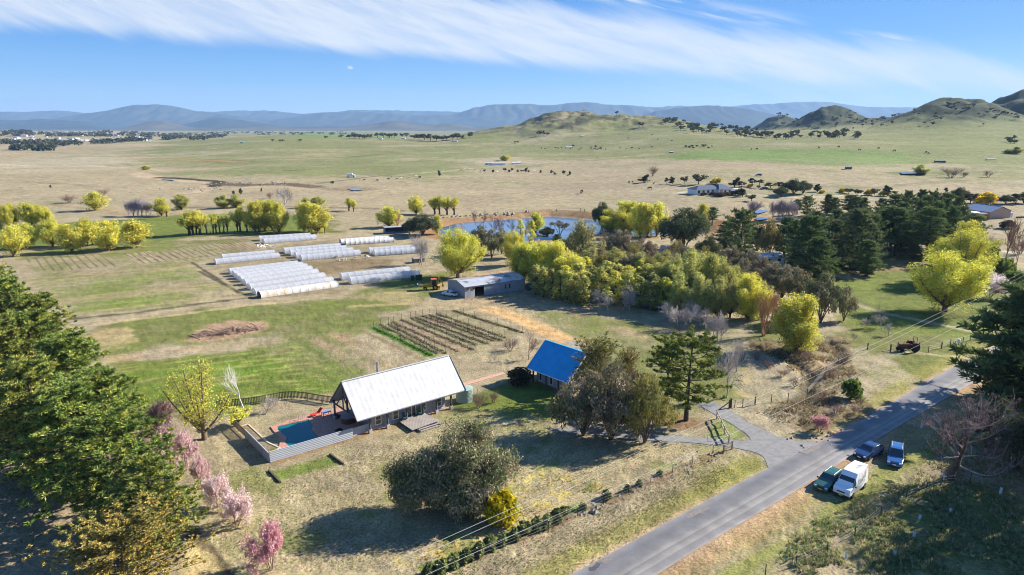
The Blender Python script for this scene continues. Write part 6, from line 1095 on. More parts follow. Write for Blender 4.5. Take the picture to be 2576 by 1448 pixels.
def picket(label, pts, h, gap=.20, w=.11):
    o = thing('picket_fence', label, 'fence'); P = resample(pts, 400)
    for _ in range(12): P[1:-1] = (P[:-2] + P[2:] + 2 * P[1:-1]) / 4
    L = np.concatenate([[0], np.cumsum(np.hypot(*np.diff(P, axis=0).T))]); s = 0; n = int(L[-1] / gap); k = 0
    for i in range(n + 1):
        q = [np.interp(L[-1] * i / n, L, P[:, c]) for c in (0, 1)]; q2 = [np.interp(min(L[-1] * i / n + .05, L[-1]), L, P[:, c]) for c in (0, 1)]; a = math.atan2(q2[1] - q[1], q2[0] - q[0])
        if i % 12 == 0: MB().box((0, 0, h / 2), (.13, .13, h + .06)).build('post', PICK, o, (q[0], q[1], 0), a)
        elif k < 99: MB().box((0, 0, h / 2 + .06), (w, .025, h - .1)).build('picket', PICK, o, (q[0], q[1], 0), a); k += 1
    for z in (.35, h - .12):
        r = MB(); Q = [(np.interp(L[-1] * i / 40, L, P[:, 0]), np.interp(L[-1] * i / 40, L, P[:, 1]) + .03, z) for i in range(41)]
        for a, b in zip(Q, Q[1:]): bar(r, a, b, .05, .1)
        r.build('rail', PICK, o)
picket('brown slatted picket fence curving behind the pool lawn to the house', [hl(*p)[:2] for p in ((-11.5, 22.0), (-10.1, 21.6), (-8, 20.4), (-6.2, 19.9), (-3.3, 19.5), (-2.3, 19.2), (-1.1, 18.3), (-.1, 17.0), (.7, 15.5), (1.4, 14.3), (2.2, 13.0))], 1.25, .22)
picket('brown slatted fence leaning beyond the grey pool fence corner', [hl(-11.5, 9.6)[:2], hl(-11.6, 15.4)[:2]], 1.2, .22)
for i, (a, b) in enumerate((((676, 1186), (705, 1216)), ((830, 1145), (864, 1170)))):
    p, q = at(*a), at(*b); mb = MB(); bar(mb, (p[0], p[1], .12), (q[0], q[1], .12), .2, .24); tag(mb.build('timber_sleeper', mat('sleeper', (.09, .07, .05), .95, var=.3)), ('left' if i == 0 else 'right') + ' dark timber edging sleeper of the little green lawn', 'sleeper')

# ------------------------------------------------------------------ blue roofed house
B1 = at(1326.6, 924.7, 2.6); BA = math.atan2(-.74544, .66657)
bh = thing('blue_roofed_house', 'small weatherboard cottage with a steep vivid blue iron roof', 'house', (B1[0], B1[1], 0), BA)
BIRON = ribbed('blue_roof_iron', (.02, .32, .64), 0, .46, .45, depth=.3, var=.10)
rb = gable_roof('roof', 0, 8.96, 0, 8.0, 2.6, 6.32, BIRON, bh); MB().box((4.5, 4.0, 6.35), (9.0, .3, .07)).build('ridge_cap', BIRON, rb)
for x in (-.06, 9.02):
    g_ = MB(); bar(g_, (x, -.05, 2.52), (x, 4.0, 6.2), .06, .24); bar(g_, (x, 8.05, 2.52), (x, 4.0, 6.2), .06, .24); g_.build('barge_board', WHITE, rb)
MB().tube([(0, -.08, 2.5), (8.96, -.08, 2.48)], .07, 6).build('gutter', WHITE, rb)
WALLG = ribbed('grey_weatherboard', (.36, .355, .34), 2, .19, .7, depth=.6, var=.06)
w_ = MB(); w_.box((4.4, 4.0, 1.35), (7.2, 5.3, 2.7)); w_.add([(.8, 1.35, 2.7), (.8, 6.65, 2.7), (.8, 4, 5.2)], [(0, 1, 2), (2, 1, 0)]); w_.add([(8.0, 1.35, 2.7), (8.0, 6.65, 2.7), (8, 4, 5.2)], [(0, 1, 2), (2, 1, 0)]); w_.build('wall', WALLG, bh)
for x in (1.75, 4.1, 7.0): window(bh, x, 1.45, .55, 1.9, 1.35, frame=WHITE, bars=0)
for x in (.6, 3.45, 6.2, 8.6): MB().box((x, .75, 1.55), (.2, .2, 3.0)).build('veranda_post', DARKW, bh)
MB().box((4.4, 4.0, .1), (7.5, 5.6, .2)).build('base', mat('red_brick', (.20, .10, .075), .9, var=.25, scale=6), bh)

# ------------------------------------------------------------------ farm shed with the wide dark doorway
S1 = at(1046.5 + 945 * .1302, 657.4 + 722 * .1302); SA = R(32)
sh = thing('farm_shed', 'grey corrugated farm shed with a dark open doorway and streaked iron roof', 'shed', (S1[0], S1[1], 0), SA)
SHED = ribbed('shed_iron', (.33, .345, .37), 0, .25, .6, depth=.7, var=.1); SROOF = ribbed('shed_roof_iron', (.52, .53, .55), 0, .25, .42, metal=.3, depth=.5, var=.1, stain=((.20, .18, .17), .50))
SL_, SD_, SE, SR_, SM = 17.2, 9.0, 2.75, 3.75, 3.9
rf = gable_roof('roof', -.15, SL_ + .15, -.2, SD_ + .1, SE + .06, SR_, SROOF, sh, .08, SM)
MB().box((SL_ / 2, SM, SR_ + .03), (SL_ + .3, .3, .05)).build('ridge_cap', SROOF, rf)
w_ = MB(); T_ = .12; dx0, dx1, dz = 2.75, 5.3, 2.4
w_.box((dx0 / 2, T_ / 2, SE / 2), (dx0, T_, SE)); w_.box(((dx1 + SL_) / 2, T_ / 2, SE / 2), (SL_ - dx1, T_, SE)); w_.box(((dx0 + dx1) / 2, T_ / 2, (dz + SE) / 2), (dx1 - dx0, T_, SE - dz)); w_.build('front_wall', SHED, sh)
SHED2 = ribbed('shed_iron_end', (.30, .315, .34), 1, .25, .6, depth=.7, var=.1)
for x in (0, SL_ - T_): 
    g_ = MB(); vs = [(x, T_, 0), (x, SD_, 0), (x, SD_, SE), (x, SM, SR_ - .12), (x, T_, SE)]; vs += [(x + T_, *p[1:]) for p in vs]; g_.add(vs, [(4, 3, 2, 1, 0), (5, 6, 7, 8, 9)] + [(i, (i + 1) % 5, (i + 1) % 5 + 5, i + 5) for i in range(5)]); g_.build('end_wall', SHED2, sh)
MB().box((SL_ / 2, SD_ - .06, SE / 2), (SL_ - .3, .12, SE)).build('back_wall', SHED, sh)
for x in (.75, 2.4): window(sh, x, 2.2, .55, .45, 0, frame=mat('old_timber', (.22, .17, .12), .9), bars=0)
for x in (11.4, 12.6): window(sh, x, 1.55, .55, 1.15, 0, frame=SHED, bars=1)
tank('water_tank', 'small dark green rainwater tank at the right end of the farm shed', (S1[0] + 14.9 * math.cos(SA) + 1.6 * math.sin(SA) + 2.6 * math.cos(SA), S1[1] + 17.5 * math.sin(SA) - 1.2 * math.cos(SA), 0), .72, 1.75, mat('dark_green_tank', (.03, .085, .075), .5))

# ------------------------------------------------------------------ polytunnels
def plastic():
    m, ns, ln = newmat('tunnel_plastic'); out = N(ns, 'ShaderNodeOutputMaterial'); d = N(ns, 'ShaderNodeBsdfDiffuse'); t = N(ns, 'ShaderNodeBsdfTranslucent'); tp = N(ns, 'ShaderNodeBsdfTransparent'); g = N(ns, 'ShaderNodeBsdfGlossy'); g.inputs['Roughness'].default_value = .25
    tc = N(ns, 'ShaderNodeTexCoord'); nz = N(ns, 'ShaderNodeTexNoise', Scale=1.1, Detail=5.0); ln.new(tc.outputs['Object'], nz.inputs['Vector'])
    rp = N(ns, 'ShaderNodeValToRGB'); rp.color_ramp.elements[0].position = .35; rp.color_ramp.elements[1].position = .7; rp.color_ramp.elements[0].color = (.72, .735, .765, 1); rp.color_ramp.elements[1].color = (.60, .615, .65, 1); ln.new(nz.outputs['Fac'], rp.inputs['Fac'])
    ln.new(rp.outputs[0], d.inputs['Color']); ln.new(rp.outputs[0], t.inputs['Color'])
    a = N(ns, 'ShaderNodeMixShader'); a.inputs[0].default_value = .38; ln.new(d.outputs[0], a.inputs[1]); ln.new(t.outputs[0], a.inputs[2])
    b = N(ns, 'ShaderNodeMixShader'); b.inputs[0].default_value = .2; ln.new(a.outputs[0], b.inputs[1]); ln.new(tp.outputs[0], b.inputs[2])
    c = N(ns, 'ShaderNodeMixShader'); c.inputs[0].default_value = .06; ln.new(b.outputs[0], c.inputs[1]); ln.new(g.outputs[0], c.inputs[2]); ln.new(c.outputs[0], out.inputs['Surface']); return m
PLAST = plastic(); STAIN = ribbed('stained_plastic', (.60, .57, .51), 0, 1.6, .6, depth=.3, var=.08, stain=((.58, .44, .28), .52)); CREAMP = ribbed('cream_plastic', (.60, .585, .54), 0, 1.6, .6, depth=.3, var=.08, stain=((.60, .54, .42), .56))
HOOP = mat('hoop_tape', (.80, .81, .82), .5, var=.03)
ZT1 = lambda x, y: (523.2 + x * .15626, 563.5 + y * .15626)
ZT2 = lambda x, y: (838.5 + x * .15754, 536.7 + y * .15754)
def tunnel(l, r_, h, w, label, group, m=PLAST, hoops=10, ends=True, sag=.02):
    a, b = at(*l, h), at(*r_, h); L = np.linalg.norm(b - a); ang = math.atan2(b[1] - a[1], b[0] - a[0])
    o = thing('polytunnel', label, 'polytunnel', (a[0], a[1], 0), ang, group); K = 12; nx = hoops * 4
    prof = lambda k, s=1.0: (math.cos(math.pi * (1 - k / K)) * w / 2 * s, (math.sin(math.pi * k / K) ** .72) * h * s)
    vs = []; fs = []
    for i in range(nx + 1):
        q = i / nx; sg = 1 - .035 * abs(math.sin(math.pi * q * hoops)) - sag * (random.random() - .5)
        for k in range(K + 1): y, z = prof(k); vs.append((L * q, y * (1 - .5 * (1 - sg)), z * sg))
    for i in range(nx):
        for k in range(K): c = i * (K + 1) + k; fs.append((c, c + K + 1, c + K + 2, c + 1))
    MB().add(vs, fs).build('cover', m, o, smoothed=True)
    for i in range(hoops + 1):
        MB().tube([(L * i / hoops, prof(k, 1.012)[0], prof(k, 1.012)[1]) for k in range(K + 1)], .045, 4).build('hoop', HOOP, o)
    if ends:
        for x in (.02, L - .02): MB().add([(x, *prof(k, .985)) for k in range(K + 1)], [tuple(range(K + 1))]).build('end_sheet', m, o)
    s_ = MB()
    for y in (-w / 2 - .02, w / 2 + .02): s_.box((L / 2, y, .12), (L, .05, .24))
    s_.build('base_board', mat('base_board', (.36, .33, .28), .9, var=.2), o)
    return o
G1 = 'clear plastic tunnels in the long front block'
fr = [((340, 715), (1430, 590)), ((405, 757), (1510, 615)), ((455, 797), (1575, 640)), ((510, 837), (1650, 675)), ((580, 892), (1745, 722)), ((655, 962), (1855, 782)), ((735, 1035), (1985, 850))]
for i, (l, q) in enumerate(fr): tunnel(ZT1(*l), ZT1(*q), 1.5, 3.2, '%s clear plastic tunnel from the back of the long block beside the mown field' % ORD[i], G1)
tunnel(ZT1(820, 1090), ZT1(2060, 920), 1.5, 3.4, 'stained cream plastic tunnel at the very front of the long block', G1, STAIN, ends=False)
tunnel(ZT1(825, 195), ZT1(1640, 145), 1.7, 4.4, 'rear one of the two farthest plastic tunnels below the willows', 'farthest pair of tunnels'); tunnel(ZT1(890, 238), ZT1(1722, 170), 1.7, 4.4, 'front one of the two farthest plastic tunnels below the willows', 'farthest pair of tunnels')
tunnel(ZT1(225, 490), ZT1(1060, 420), 1.5, 3.8, 'rear one of the two plastic tunnels beside the brown seed rows', 'pair of tunnels by the seed rows', hoops=6); tunnel(ZT1(110, 565), ZT1(1130, 465), 1.5, 3.8, 'front one of the two plastic tunnels beside the brown seed rows', 'pair of tunnels by the seed rows', hoops=8)
for i, (l, q) in enumerate((((1220, 385), (2120, 310)), ((1320, 420), (2215, 345)), ((1405, 457), (2320, 380)), ((1490, 500), (2430, 415)))): tunnel(ZT1(*l), ZT1(*q), 1.7, 3.8, '%s plastic tunnel from the back in the middle block of four' % ORD[i], 'middle block of four tunnels')
tunnel(ZT2(110, 412), ZT2(880, 357), 1.6, 3.4, 'rear cream plastic tunnel of the pair nearest the pond', 'cream pair of tunnels near the pond', CREAMP); tunnel(ZT2(190, 432), ZT2(955, 385), 1.6, 3.4, 'front cream plastic tunnel of the pair nearest the pond', 'cream pair of tunnels near the pond', CREAMP)
tunnel(ZT2(570, 550), ZT2(1400, 497), 1.8, 4.2, 'rear plastic tunnel of the pair behind the bare tree', 'pair of tunnels behind the bare tree'); tunnel(ZT2(650, 585), ZT2(1490, 530), 1.8, 4.2, 'front plastic tunnel of the pair behind the bare tree', 'pair of tunnels behind the bare tree')
tunnel(ZT2(120, 955), ZT2(1200, 850), 1.75, 3.6, 'rear plastic tunnel of the pair nearest the backhoe', 'pair of tunnels near the backhoe'); tunnel(ZT2(260, 1020), ZT2(1350, 905), 1.75, 3.6, 'front plastic tunnel of the pair nearest the backhoe, bins at its end', 'pair of tunnels near the backhoe')
for i, (x, y) in enumerate(((1265, 1075), (1342, 1065), (1392, 1060))):
    p = at(*ZT2(x, y)); o = thing('wheelie_bin', 'dark green bin, %s of three at the tunnel end' % ('left', 'middle', 'right')[i], 'bin', p, R(20)); m = mat('bin_green', (.02, .07, .06), .5); MB().box((0, 0, .6), (.75, .8, 1.15), top=1.12).build('body', m, o); MB().box((0, 0, 1.25), (.9, .95, .1)).build('lid', m, o)

# ------------------------------------------------------------------ smaller farm buildings
def hut(name, label, cat, p, rz, L, D, h, wall, roofm, pitch=.25, open_=False, win=0, door=False, ov=.2, group=None, hip=False):
    o = thing(name, label, cat, p, rz, group); 
    if open_:
        w = MB(); w.box((L / 2, D - .06, h / 2), (L, .12, h)); w.box((.06, D / 2, h / 2), (.12, D - .24, h)); w.box((L - .06, D / 2, h / 2), (.12, D - .24, h)); w.build('wall', wall, o); f = MB(); f.box((L / 2, .06, .45), (L, .1, .9)); f.build('front_board', wall, o)
        for k in range(1, 5): MB().box((L * k / 5, .12, h / 2), (.14, .14, h)).build('post', DARKW, o)
        MB().add([(-ov, -ov, h + .25), (L + ov, -ov, h + .25), (L + ov, D + ov, h), (-ov, D + ov, h), (-ov, -ov, h + .15), (L + ov, -ov, h + .15), (L + ov, D + ov, h - .1), (-ov, D + ov, h - .1)], [(0, 1, 2, 3), (7, 6, 5, 4), (0, 4, 5, 1), (1, 5, 6, 2), (2, 6, 7, 3), (3, 7, 4, 0)]).build('roof', roofm, o); return o
    zr = h + pitch * D / 2; w = MB(); w.box((L / 2, D / 2, h / 2), (L, D, h)); 
    if not hip:
        for x in (0, L): w.add([(x, 0, h), (x, D, h), (x, D / 2, zr - .1)], [(0, 1, 2), (2, 1, 0)])
    w.build('wall', wall, o)
    if hip:
        k = D / 2; MB().add([(-ov, -ov, h), (L + ov, -ov, h), (L + ov, D + ov, h), (-ov, D + ov, h), (k, D / 2, zr), (L - k, D / 2, zr)], [(0, 1, 5, 4), (1, 2, 5), (2, 3, 4, 5), (3, 0, 4), (3, 2, 1, 0)]).build('roof', roofm, o)
    else: gable_roof('roof', -ov, L + ov, -ov, D + ov, h + .03, zr + .03, roofm, o, .08)
    for i in range(win): window(o, L * (i + .5) / max(win, 1), h * .55, L / win * .4, h * .45, 0, frame=WHITE, bars=0)
    if door: MB().box((L * .5, -.03, h * .42), (min(1.0, L * .4), .06, h * .8)).build('door', DARKW, o)
    return o
NAVY = ribbed('navy_shed_iron', (.07, .12, .20), 0, .25, .6, var=.12); GREYR = ribbed('grey_roof_iron', (.36, .38, .41), 0, .25, .45, var=.1); SLATE = mat('slate_blue_roof', (.07, .095, .145), .6, var=.12); BRICKP = mat('pale_brick', (.52, .36, .27), .9, var=.12, scale=2); CREAMW = mat('cream_render', (.72, .70, .66), .8, var=.05)
p = at(970, 590); q = at(1028, 587); hut('open_shelter', 'low navy blue open fronted shelter half under the dark evergreen', 'shelter', p, math.atan2(q[1] - p[1], q[0] - p[0]), float(np.linalg.norm(q - p)), 5, 2.3, NAVY, GREYR, open_=True)
p = at(1043, 663); hut('small_hut', 'small grey timber hut under the bare trees near the tunnels', 'hut', p, R(30), 3.2, 2.2, 1.3, mat('grey_planks', (.20, .18, .17), .9, var=.25), mat('rusty_iron', (.30, .22, .19), .7, var=.2), .1, door=True)
o = thing('metal_frame', 'square pipe frame standing beside the small hut', 'frame', at(1090, 668), R(20)); 
for x in (0, 1.5): MB().tube([(x, 0, 0), (x, 0, 2.1)], .05, 5).build('leg', STEEL, o)
for z in (2.1, 1.4, .7): MB().tube([(0, 0, z), (1.5, 0, z)], .04, 5).build('rung', STEEL, o)
p = pick(1662, 668); hut('hidden_house', 'house with a bright blue roof half hidden in the wood', 'house', (p[0], p[1] + 5, 0), R(-35), 8, 6, 2.5, CREAMW, mat('bright_blue_roof', (.12, .22, .45), .4, var=.1), .75, win=3)
p = pick(1898, 668); hut('pale_greenhouse', 'pale roofed building glimpsed between pine trunks', 'shed', (p[0], p[1], 0), R(15), 10, 5, 2.2, CREAMW, mat('pale_roof', (.60, .64, .70), .35, var=.08), .35, win=3)
# far white house with blue hipped roofs
p = pick(1752, 491); fw = thing('far_white_house', 'far white house with dark blue hipped roofs among dark trees', 'house', p, R(22))
sc_ = 1 / ppm(p)
MB().box((11, 4, 1.35), (22, 8, 2.7)).build('wall', WHITE, fw); MB().add([(-.6, -.6, 2.7), (15, -.6, 2.7), (15, 8.6, 2.7), (-.6, 8.6, 2.7), (4, 4, 4.6), (13, 4, 4.6)], [(0, 1, 5, 4), (1, 2, 5), (2, 3, 4, 5), (3, 0, 4), (3, 2, 1, 0)]).build('roof', SLATE, fw)
MB().add([(12.5, -2.6, 2.75), (22.6, -2.6, 2.75), (22.6, 8.6, 2.75), (12.5, 8.6, 2.75), (16.5, 3, 5.1), (18.6, 3, 5.1)], [(0, 1, 5, 4), (1, 2, 5), (2, 3, 4, 5), (3, 0, 4), (3, 2, 1, 0)]).build('roof', SLATE, fw)
MB().box((17.5, -1, 1.35), (8.6, 2.2, 2.7)).build('wall', WHITE, fw)
for x in (1.5, 4.5, 7.5, 10.5): window(fw, x, 1.4, 1.3, 1.5, 0, frame=mat('brick_trim', (.42, .25, .2), .9), bars=0)
for x in (14.5, 17.2, 20): window(fw, x, 1.4, 1.4, 1.6, -2.1, frame=WHITE, bars=0)
MB().box((14.6, -2.3, 1.3), (1.2, .3, 2.6)).build('brick_pier', BRICKP, fw)
tank('water_tank', 'white cylindrical tank at the end of the far white house', fw.matrix_world @ Vector((0, 0, 0)) if False else (p[0] + 25.5 * math.cos(R(22)) - 1 * math.sin(R(22)), p[1] + 25.5 * math.sin(R(22)), p[2]), 1.9, 2.6, WHITE)
p = pick(1797, 462); hut('garden_shed', 'small cream garden shed behind the far white house', 'shed', p, R(20), 3, 2.2, 2.2, CREAMW, WHITE, .2)
# brick house at the right with its tank, caravan and shed
p = pick(2490, 551); bk = thing('brick_house', 'pink brick house with a blue gabled roof near the right edge', 'house', p, R(12))
MB().box((5, 6.5, 1.5), (10, 13, 3.0)).add([(0, 0, 3), (10, 0, 3), (5, 0, 4.7)], [(0, 1, 2)]).build('wall', BRICKP, bk)
for nm, xa, xb in (('roof', -.7, 5), ('roof', 10.7, 5)):
    a_, b_ = (xa, -.5, 2.75), (xa, 13.4, 2.75); c_, d_ = (xb, 13.4, 4.85), (xb, -.5, 4.85); MB().slab([a_, d_, c_, b_] if xa > 5 else [a_, b_, c_, d_][::-1], .12).build(nm, mat('blue_grey_iron', (.26, .31, .40), .4, metal=.2, var=.08), bk)
MB().box((10.8, 1.5, 1.1), (1.4, 2.4, 2.2)).build('porch', WHITE, bk); MB().box((13.5, 6, 2.3), (5, 4, .12)).build('carport_roof', CREAMW, bk)
for x, y in ((11.2, 4.2), (15.8, 4.2), (15.8, 7.8)): MB().box((x, y, 1.1), (.12, .12, 2.2)).build('carport_post', WHITE, bk)
for i in range(5): MB().box((11.5 + i * 2.2, -2.2, .45), (2.1, .1, .9)).build('yard_panel', mat('dark_fence', (.07, .08, .10), .8), bk)
p = pick(2437, 547); tank('water_tank', 'wide white round water tank beside the brick house', p, 3.6, 2.3, WHITE, .1, n=36)
o = thing('caravan', 'yellow and grey caravan parked between the white tank and the brick house', 'caravan', pick(2467, 553), R(8)); MB().box((0, 0, 1.35), (3.6, 2, 1.7)).build('body', mat('caravan_yellow', (.60, .42, .06), .5), o, bevel=.1); MB().box((0, 0, 2.45), (3.7, 2.1, .5)).build('roof', mat('caravan_grey', (.45, .47, .5), .5), o, bevel=.15); MB().box((1.2, -1.02, 1.9), (1.0, .05, .5)).build('window', GLASS, o)
for x in (-.8, .8): MB().tube([(x, -.9, .35), (x, .9, .35)], .35, 12).build('wheel', mat('tyre', (.02, .02, .02), .9), o)
p = pick(2447, 541); hut('garden_shed', 'tiny red brown shed with an arched white roof by the white tank', 'shed', (p[0], p[1] + 8, p[2]), R(10), 2.4, 2.2, 2.0, mat('red_shed', (.28, .13, .11), .8), WHITE, .9)
# sheds on the plain
for (x, y, w, h, D, lab, wall, rz) in ((1220, 416, 9, 8, 3, 'upright white shed at the left of the far white shed row', WHITE, 6), (1230, 416, 10, 7.5, 3, 'second upright white shed of the far row', WHITE, 6), (1240, 416.5, 31, 7, 6, 'long low white shed of the far row on the plain', ribbed('white_long_shed', (.70, .72, .75), 0, 2.5, .6), 6),
                                 (1288, 414, 22, 5, 5, 'low pale shed right of the far white sheds', WHITE, 10), (1301, 412, 9, 5, 5, 'small dark hut beside the far white sheds', DARKW, 10), (2128, 427, 14, 8, 5, 'small navy blue shed alone on the straw plain', NAVY, -8), (2354, 410, 24, 6, 5, 'long dark shed by the bright green paddock', NAVY, -4), (2484, 404, 22, 4, 5, 'pale low building at the far right paddock', WHITE, 0),
                                 (604, 361, 9, 3.5, 8, 'tiny teal roofed shed on the green rise', mat('teal_wall', (.05, .28, .26), .6), 0), (951, 351, 10, 4, 8, 'white farmhouse left in the middle rise trees', WHITE, 0), (1010, 350, 9, 3, 8, 'white shed right in the middle rise trees', WHITE, 0), (1136, 358, 14, 6, 8, 'blue roofed farmhouse among the middle rise trees', CREAMW, 0), (1462, 344, 8, 3, 6, 'small pale box on the slope below the middle hill', CREAMW, 0), (1424, 371, 16, 2, 5, 'pale low trough building by a small tree', WHITE, 0), (1685, 386, 9, 4, 5, 'dark stock shelter at the left of the bright paddock', DARKW, 0)):
    p = pick(x, y); k = 1 / ppm(p); hut('paddock_shed', lab, 'shed', p, R(rz), w * k, min(D * k * .55 + 2, 12), h * k * .72, wall, mat('white_roof', (.70, .71, .73), .5) if wall is not NAVY else SLATE, .16)
o = thing('truck_van', 'white box truck standing alone on the plain at left centre', 'truck', pick(871, 447), R(5)); k = 1 / ppm(pick(871, 447)); MB().box((2.9, 0, 2.0), (4.6, 2.3, 2.5)).build('box', WHITE, o, bevel=.05); MB().box((6.1, 0, 1.4), (1.8, 2.1, 1.9), top=.9).build('cab', WHITE, o, bevel=.1)
for x in (1.4, 5.9): MB().tube([(x, -1.1, .45), (x, 1.1, .45)], .45, 10).build('wheel', mat('tyre', (.02, .02, .02), .9), o)
# town roofs on the left
rt = random.Random(11); proto_h = None
for i in range(40):
    x = rt.uniform(0, 375); y = np.interp(x, [0, 375], [352, 347]) + rt.uniform(-8, 8); p = pick(x, y)
    if proto_h is None: proto_h = hut('town_house', 'pale roofed house in the distant town on the left', 'house', p, 0, 16, 10, 3.2, CREAMW, mat('town_roof', (.36, .38, .42), .5, var=.2), .5, group='houses of the distant town', ov=.4); o = proto_h
    else: o = copy_tree(proto_h)
    o.location = p; o.rotation_euler = (0, 0, rt.uniform(0, 6.28)); s = rt.uniform(.6, 1.15); o.scale = (s, s, s)
# ------------------------------------------------------------------ vehicles
TYRE = mat('tyre', (.02, .02, .02), .9); RIM = mat('alloy', (.45, .46, .48), .3, metal=.8); LAMP = mat('headlamp', (.62, .68, .75), .1, spec=.8); PLATE = mat('yellow_plate', (.62, .50, .06), .5); PLATEW = mat('white_plate', (.75, .76, .78), .5); BLACKP = mat('black_plastic', (.025, .026, .028), .6)
def car(label, cat, pos, head, paint, st, width, wheels, wr, glass, plate, name='car', rails=False, lamps=(0.62, .64), extra=None):
    """st: stations (x, belt z, roof z, roof half width factor) from nose to tail; the roof equals the belt where there is no cabin"""
    o = thing(name, label, cat, pos, head); hw = width / 2; vs = []; fs = []; K = 8
    for x, zb, zr, k, sill in st:
        w = hw * (1 - .10 * max(0, abs(x) / st[0][0] - .86) / .14)
        vs += [(x, -w * .92, sill), (x, -w, sill + .22), (x, -w * .97, zb), (x, -w * k, zr), (x, w * k, zr), (x, w * .97, zb), (x, w, sill + .22), (x, w * .92, sill)]
    n = len(st)
    for i in range(n - 1):
        for j in range(K): a = i * K + j; b = i * K + (j + 1) % K; fs.append((a, b, b + K, a + K))
    fs += [tuple(range(K - 1, -1, -1)), tuple((n - 1) * K + j for j in range(K))]
    body = MB().add(vs, [f[::-1] for f in fs]).build('body', paint, o, bevel=.05)
    P = lambda i, j, off=0.0: Vector(vs[i * K + j])
    def pane(nm, q, off=.018, inset=.08):
        q = [Vector(p) for p in q]; c = sum(q, Vector()) / len(q); q = [p + (c - p) * inset for p in q]; nrm = (q[1] - q[0]).cross(q[2] - q[0]).normalized(); ctr = Vector((0, 0, .9)); nrm = nrm if nrm.dot(c - ctr) > 0 else -nrm
        return MB().add([p + nrm * off for p in q] + [p - nrm * .02 for p in q], [tuple(range(len(q))), tuple(range(2 * len(q) - 1, len(q) - 1, -1))] + [(i, (i + 1) % len(q), (i + 1) % len(q) + len(q), i + len(q)) for i in range(len(q))]).build(nm, GLASS, o)
    for nm, i, kind in glass:
        if kind == 'across': pane(nm, (P(i, 2), P(i, 5), P(i + 1, 4), P(i + 1, 3)))
        else:
            pane(nm, (P(i, 2), P(i + 1, 2), P(i + 1, 3), P(i, 3)), .012, .12); pane(nm, (P(i, 5), P(i + 1, 5), P(i + 1, 4), P(i, 4)), .012, .12)
    for x in wheels:
        for s in (-1, 1):
            wl = MB().lathe([(wr * .55, -.11), (wr * .95, -.11), (wr, -.05), (wr, .05), (wr * .95, .11), (wr * .55, .11)], 18).build('wheel', TYRE, o); wl.location = (x, s * (hw - .10), wr); wl.rotation_euler = (math.pi / 2, 0, 0)
            MB().lathe([(wr * .56, -.115), (wr * .2, -.122), (wr * .2, .122), (wr * .56, .115)], 14).build('rim', RIM, wl)
    x0 = st[0][0]; zb = st[1][1]
    for s in (-1, 1): MB().box((x0 - .10, s * hw * .70, lamps[0]), (.22, hw * .34, .17)).build('headlight', LAMP, o, bevel=.03); MB().box((st[-1][0] + .06, s * hw * .8, lamps[1] + .15), (.16, hw * .2, .24)).build('tail_light', mat('red_lens', (.4, .02, .02), .3), o)
    MB().box((x0 - .02, 0, lamps[0] - .02), (.10, hw * .85, .13)).build('grille', BLACKP, o); MB().box((x0 - .06, 0, .36), (.26, hw * 1.84, .24)).build('bumper', paint if rails else BLACKP, o, bevel=.04); MB().box((x0 + .085, 0, .42), (.03, .42, .13)).build('number_plate', plate, o)
    i = glass[0][1]
    for s in (-1, 1): MB().box((vs[i * K][0] - .25, s * (hw + .10), zb + .22), (.10, .2, .17)).build('mirror', BLACKP, o, bevel=.02)
    if rails:
        ri = [q for q in range(n) if st[q][2] - st[q][1] > .4]
        for s in (-1, 1): MB().tube([(st[ri[0]][0] - .1, s * hw * .62, st[ri[0]][2] + .07), (st[ri[-1]][0] + .1, s * hw * .62, st[ri[-1]][2] + .07)], .025, 5).build('roof_rail', STEEL, o)
    return o
def paint(nm, c): return mat(nm, c, .25, spec=.5, var=.03, coat=.6)
# van: nose, bonnet, windscreen, high roof, tail
car('white high roof van parked nose out on the roadside grass', 'van', (38.25, 70.0, 0), R(-138), paint('van_white', (.82, .82, .81)), [(2.55, .95, .96, .80, .34), (2.35, 1.12, 1.13, .84, .30), (1.75, 1.28, 1.30, .86, .30), (.95, 1.32, 2.06, .84, .30), (.55, 1.32, 2.50, .82, .30), (-.9, 1.32, 2.58, .82, .30), (-2.45, 1.32, 2.58, .82, .30), (-2.6, 1.30, 2.45, .80, .36)], 1.97, (1.65, -1.55), .34, [('windscreen', 2, 'across'), ('side_window', 2, 'side'), ('side_window', 3, 'side')][:2], PLATE, 'van', lamps=(.80, 1.0))
HB = lambda L, h: [(L * .5, .62, .63, .8, .28), (L * .47, .74, .75, .84, .24), (L * .24, .92, .93, .86, .24), (L * .05, .96, h - .06, .76, .24), (-L * .05, .97, h, .75, .24), (-L * .28, .97, h - .03, .75, .24), (-L * .44, .98, h - .30 if h < 1.55 else h - .1, .78, .24), (-L * .5, .90, .92, .8, .30)]
GL = [('windscreen', 2, 'across'), ('side_window', 3, 'side'), ('side_window', 4, 'side'), ('side_window', 5, 'side'), ('rear_window', 6, 'across')]
car('dark green station wagon parked close beside the white van', 'car', (36.3, 71.1, 0), R(-137), paint('car_green', (.03, .10, .08)), HB(4.5, 1.55), 1.72, (1.32, -1.25), .33, GL, PLATE, rails=True)
car('dark navy hatchback parked in the pine shadow at the road edge', 'car', (44.6, 78.4, 0), R(-146), paint('car_navy', (.02, .05, .14)), HB(4.3, 1.46), 1.76, (1.3, -1.25), .32, GL, PLATEW)
car('blue four wheel drive wagon with roof rails, rightmost of the parked cars', 'car', (47.25, 77.1, 0), R(-122), paint('car_blue', (.03, .11, .30)), HB(4.55, 1.72), 1.8, (1.35, -1.3), .36, GL, PLATEW, rails=True)
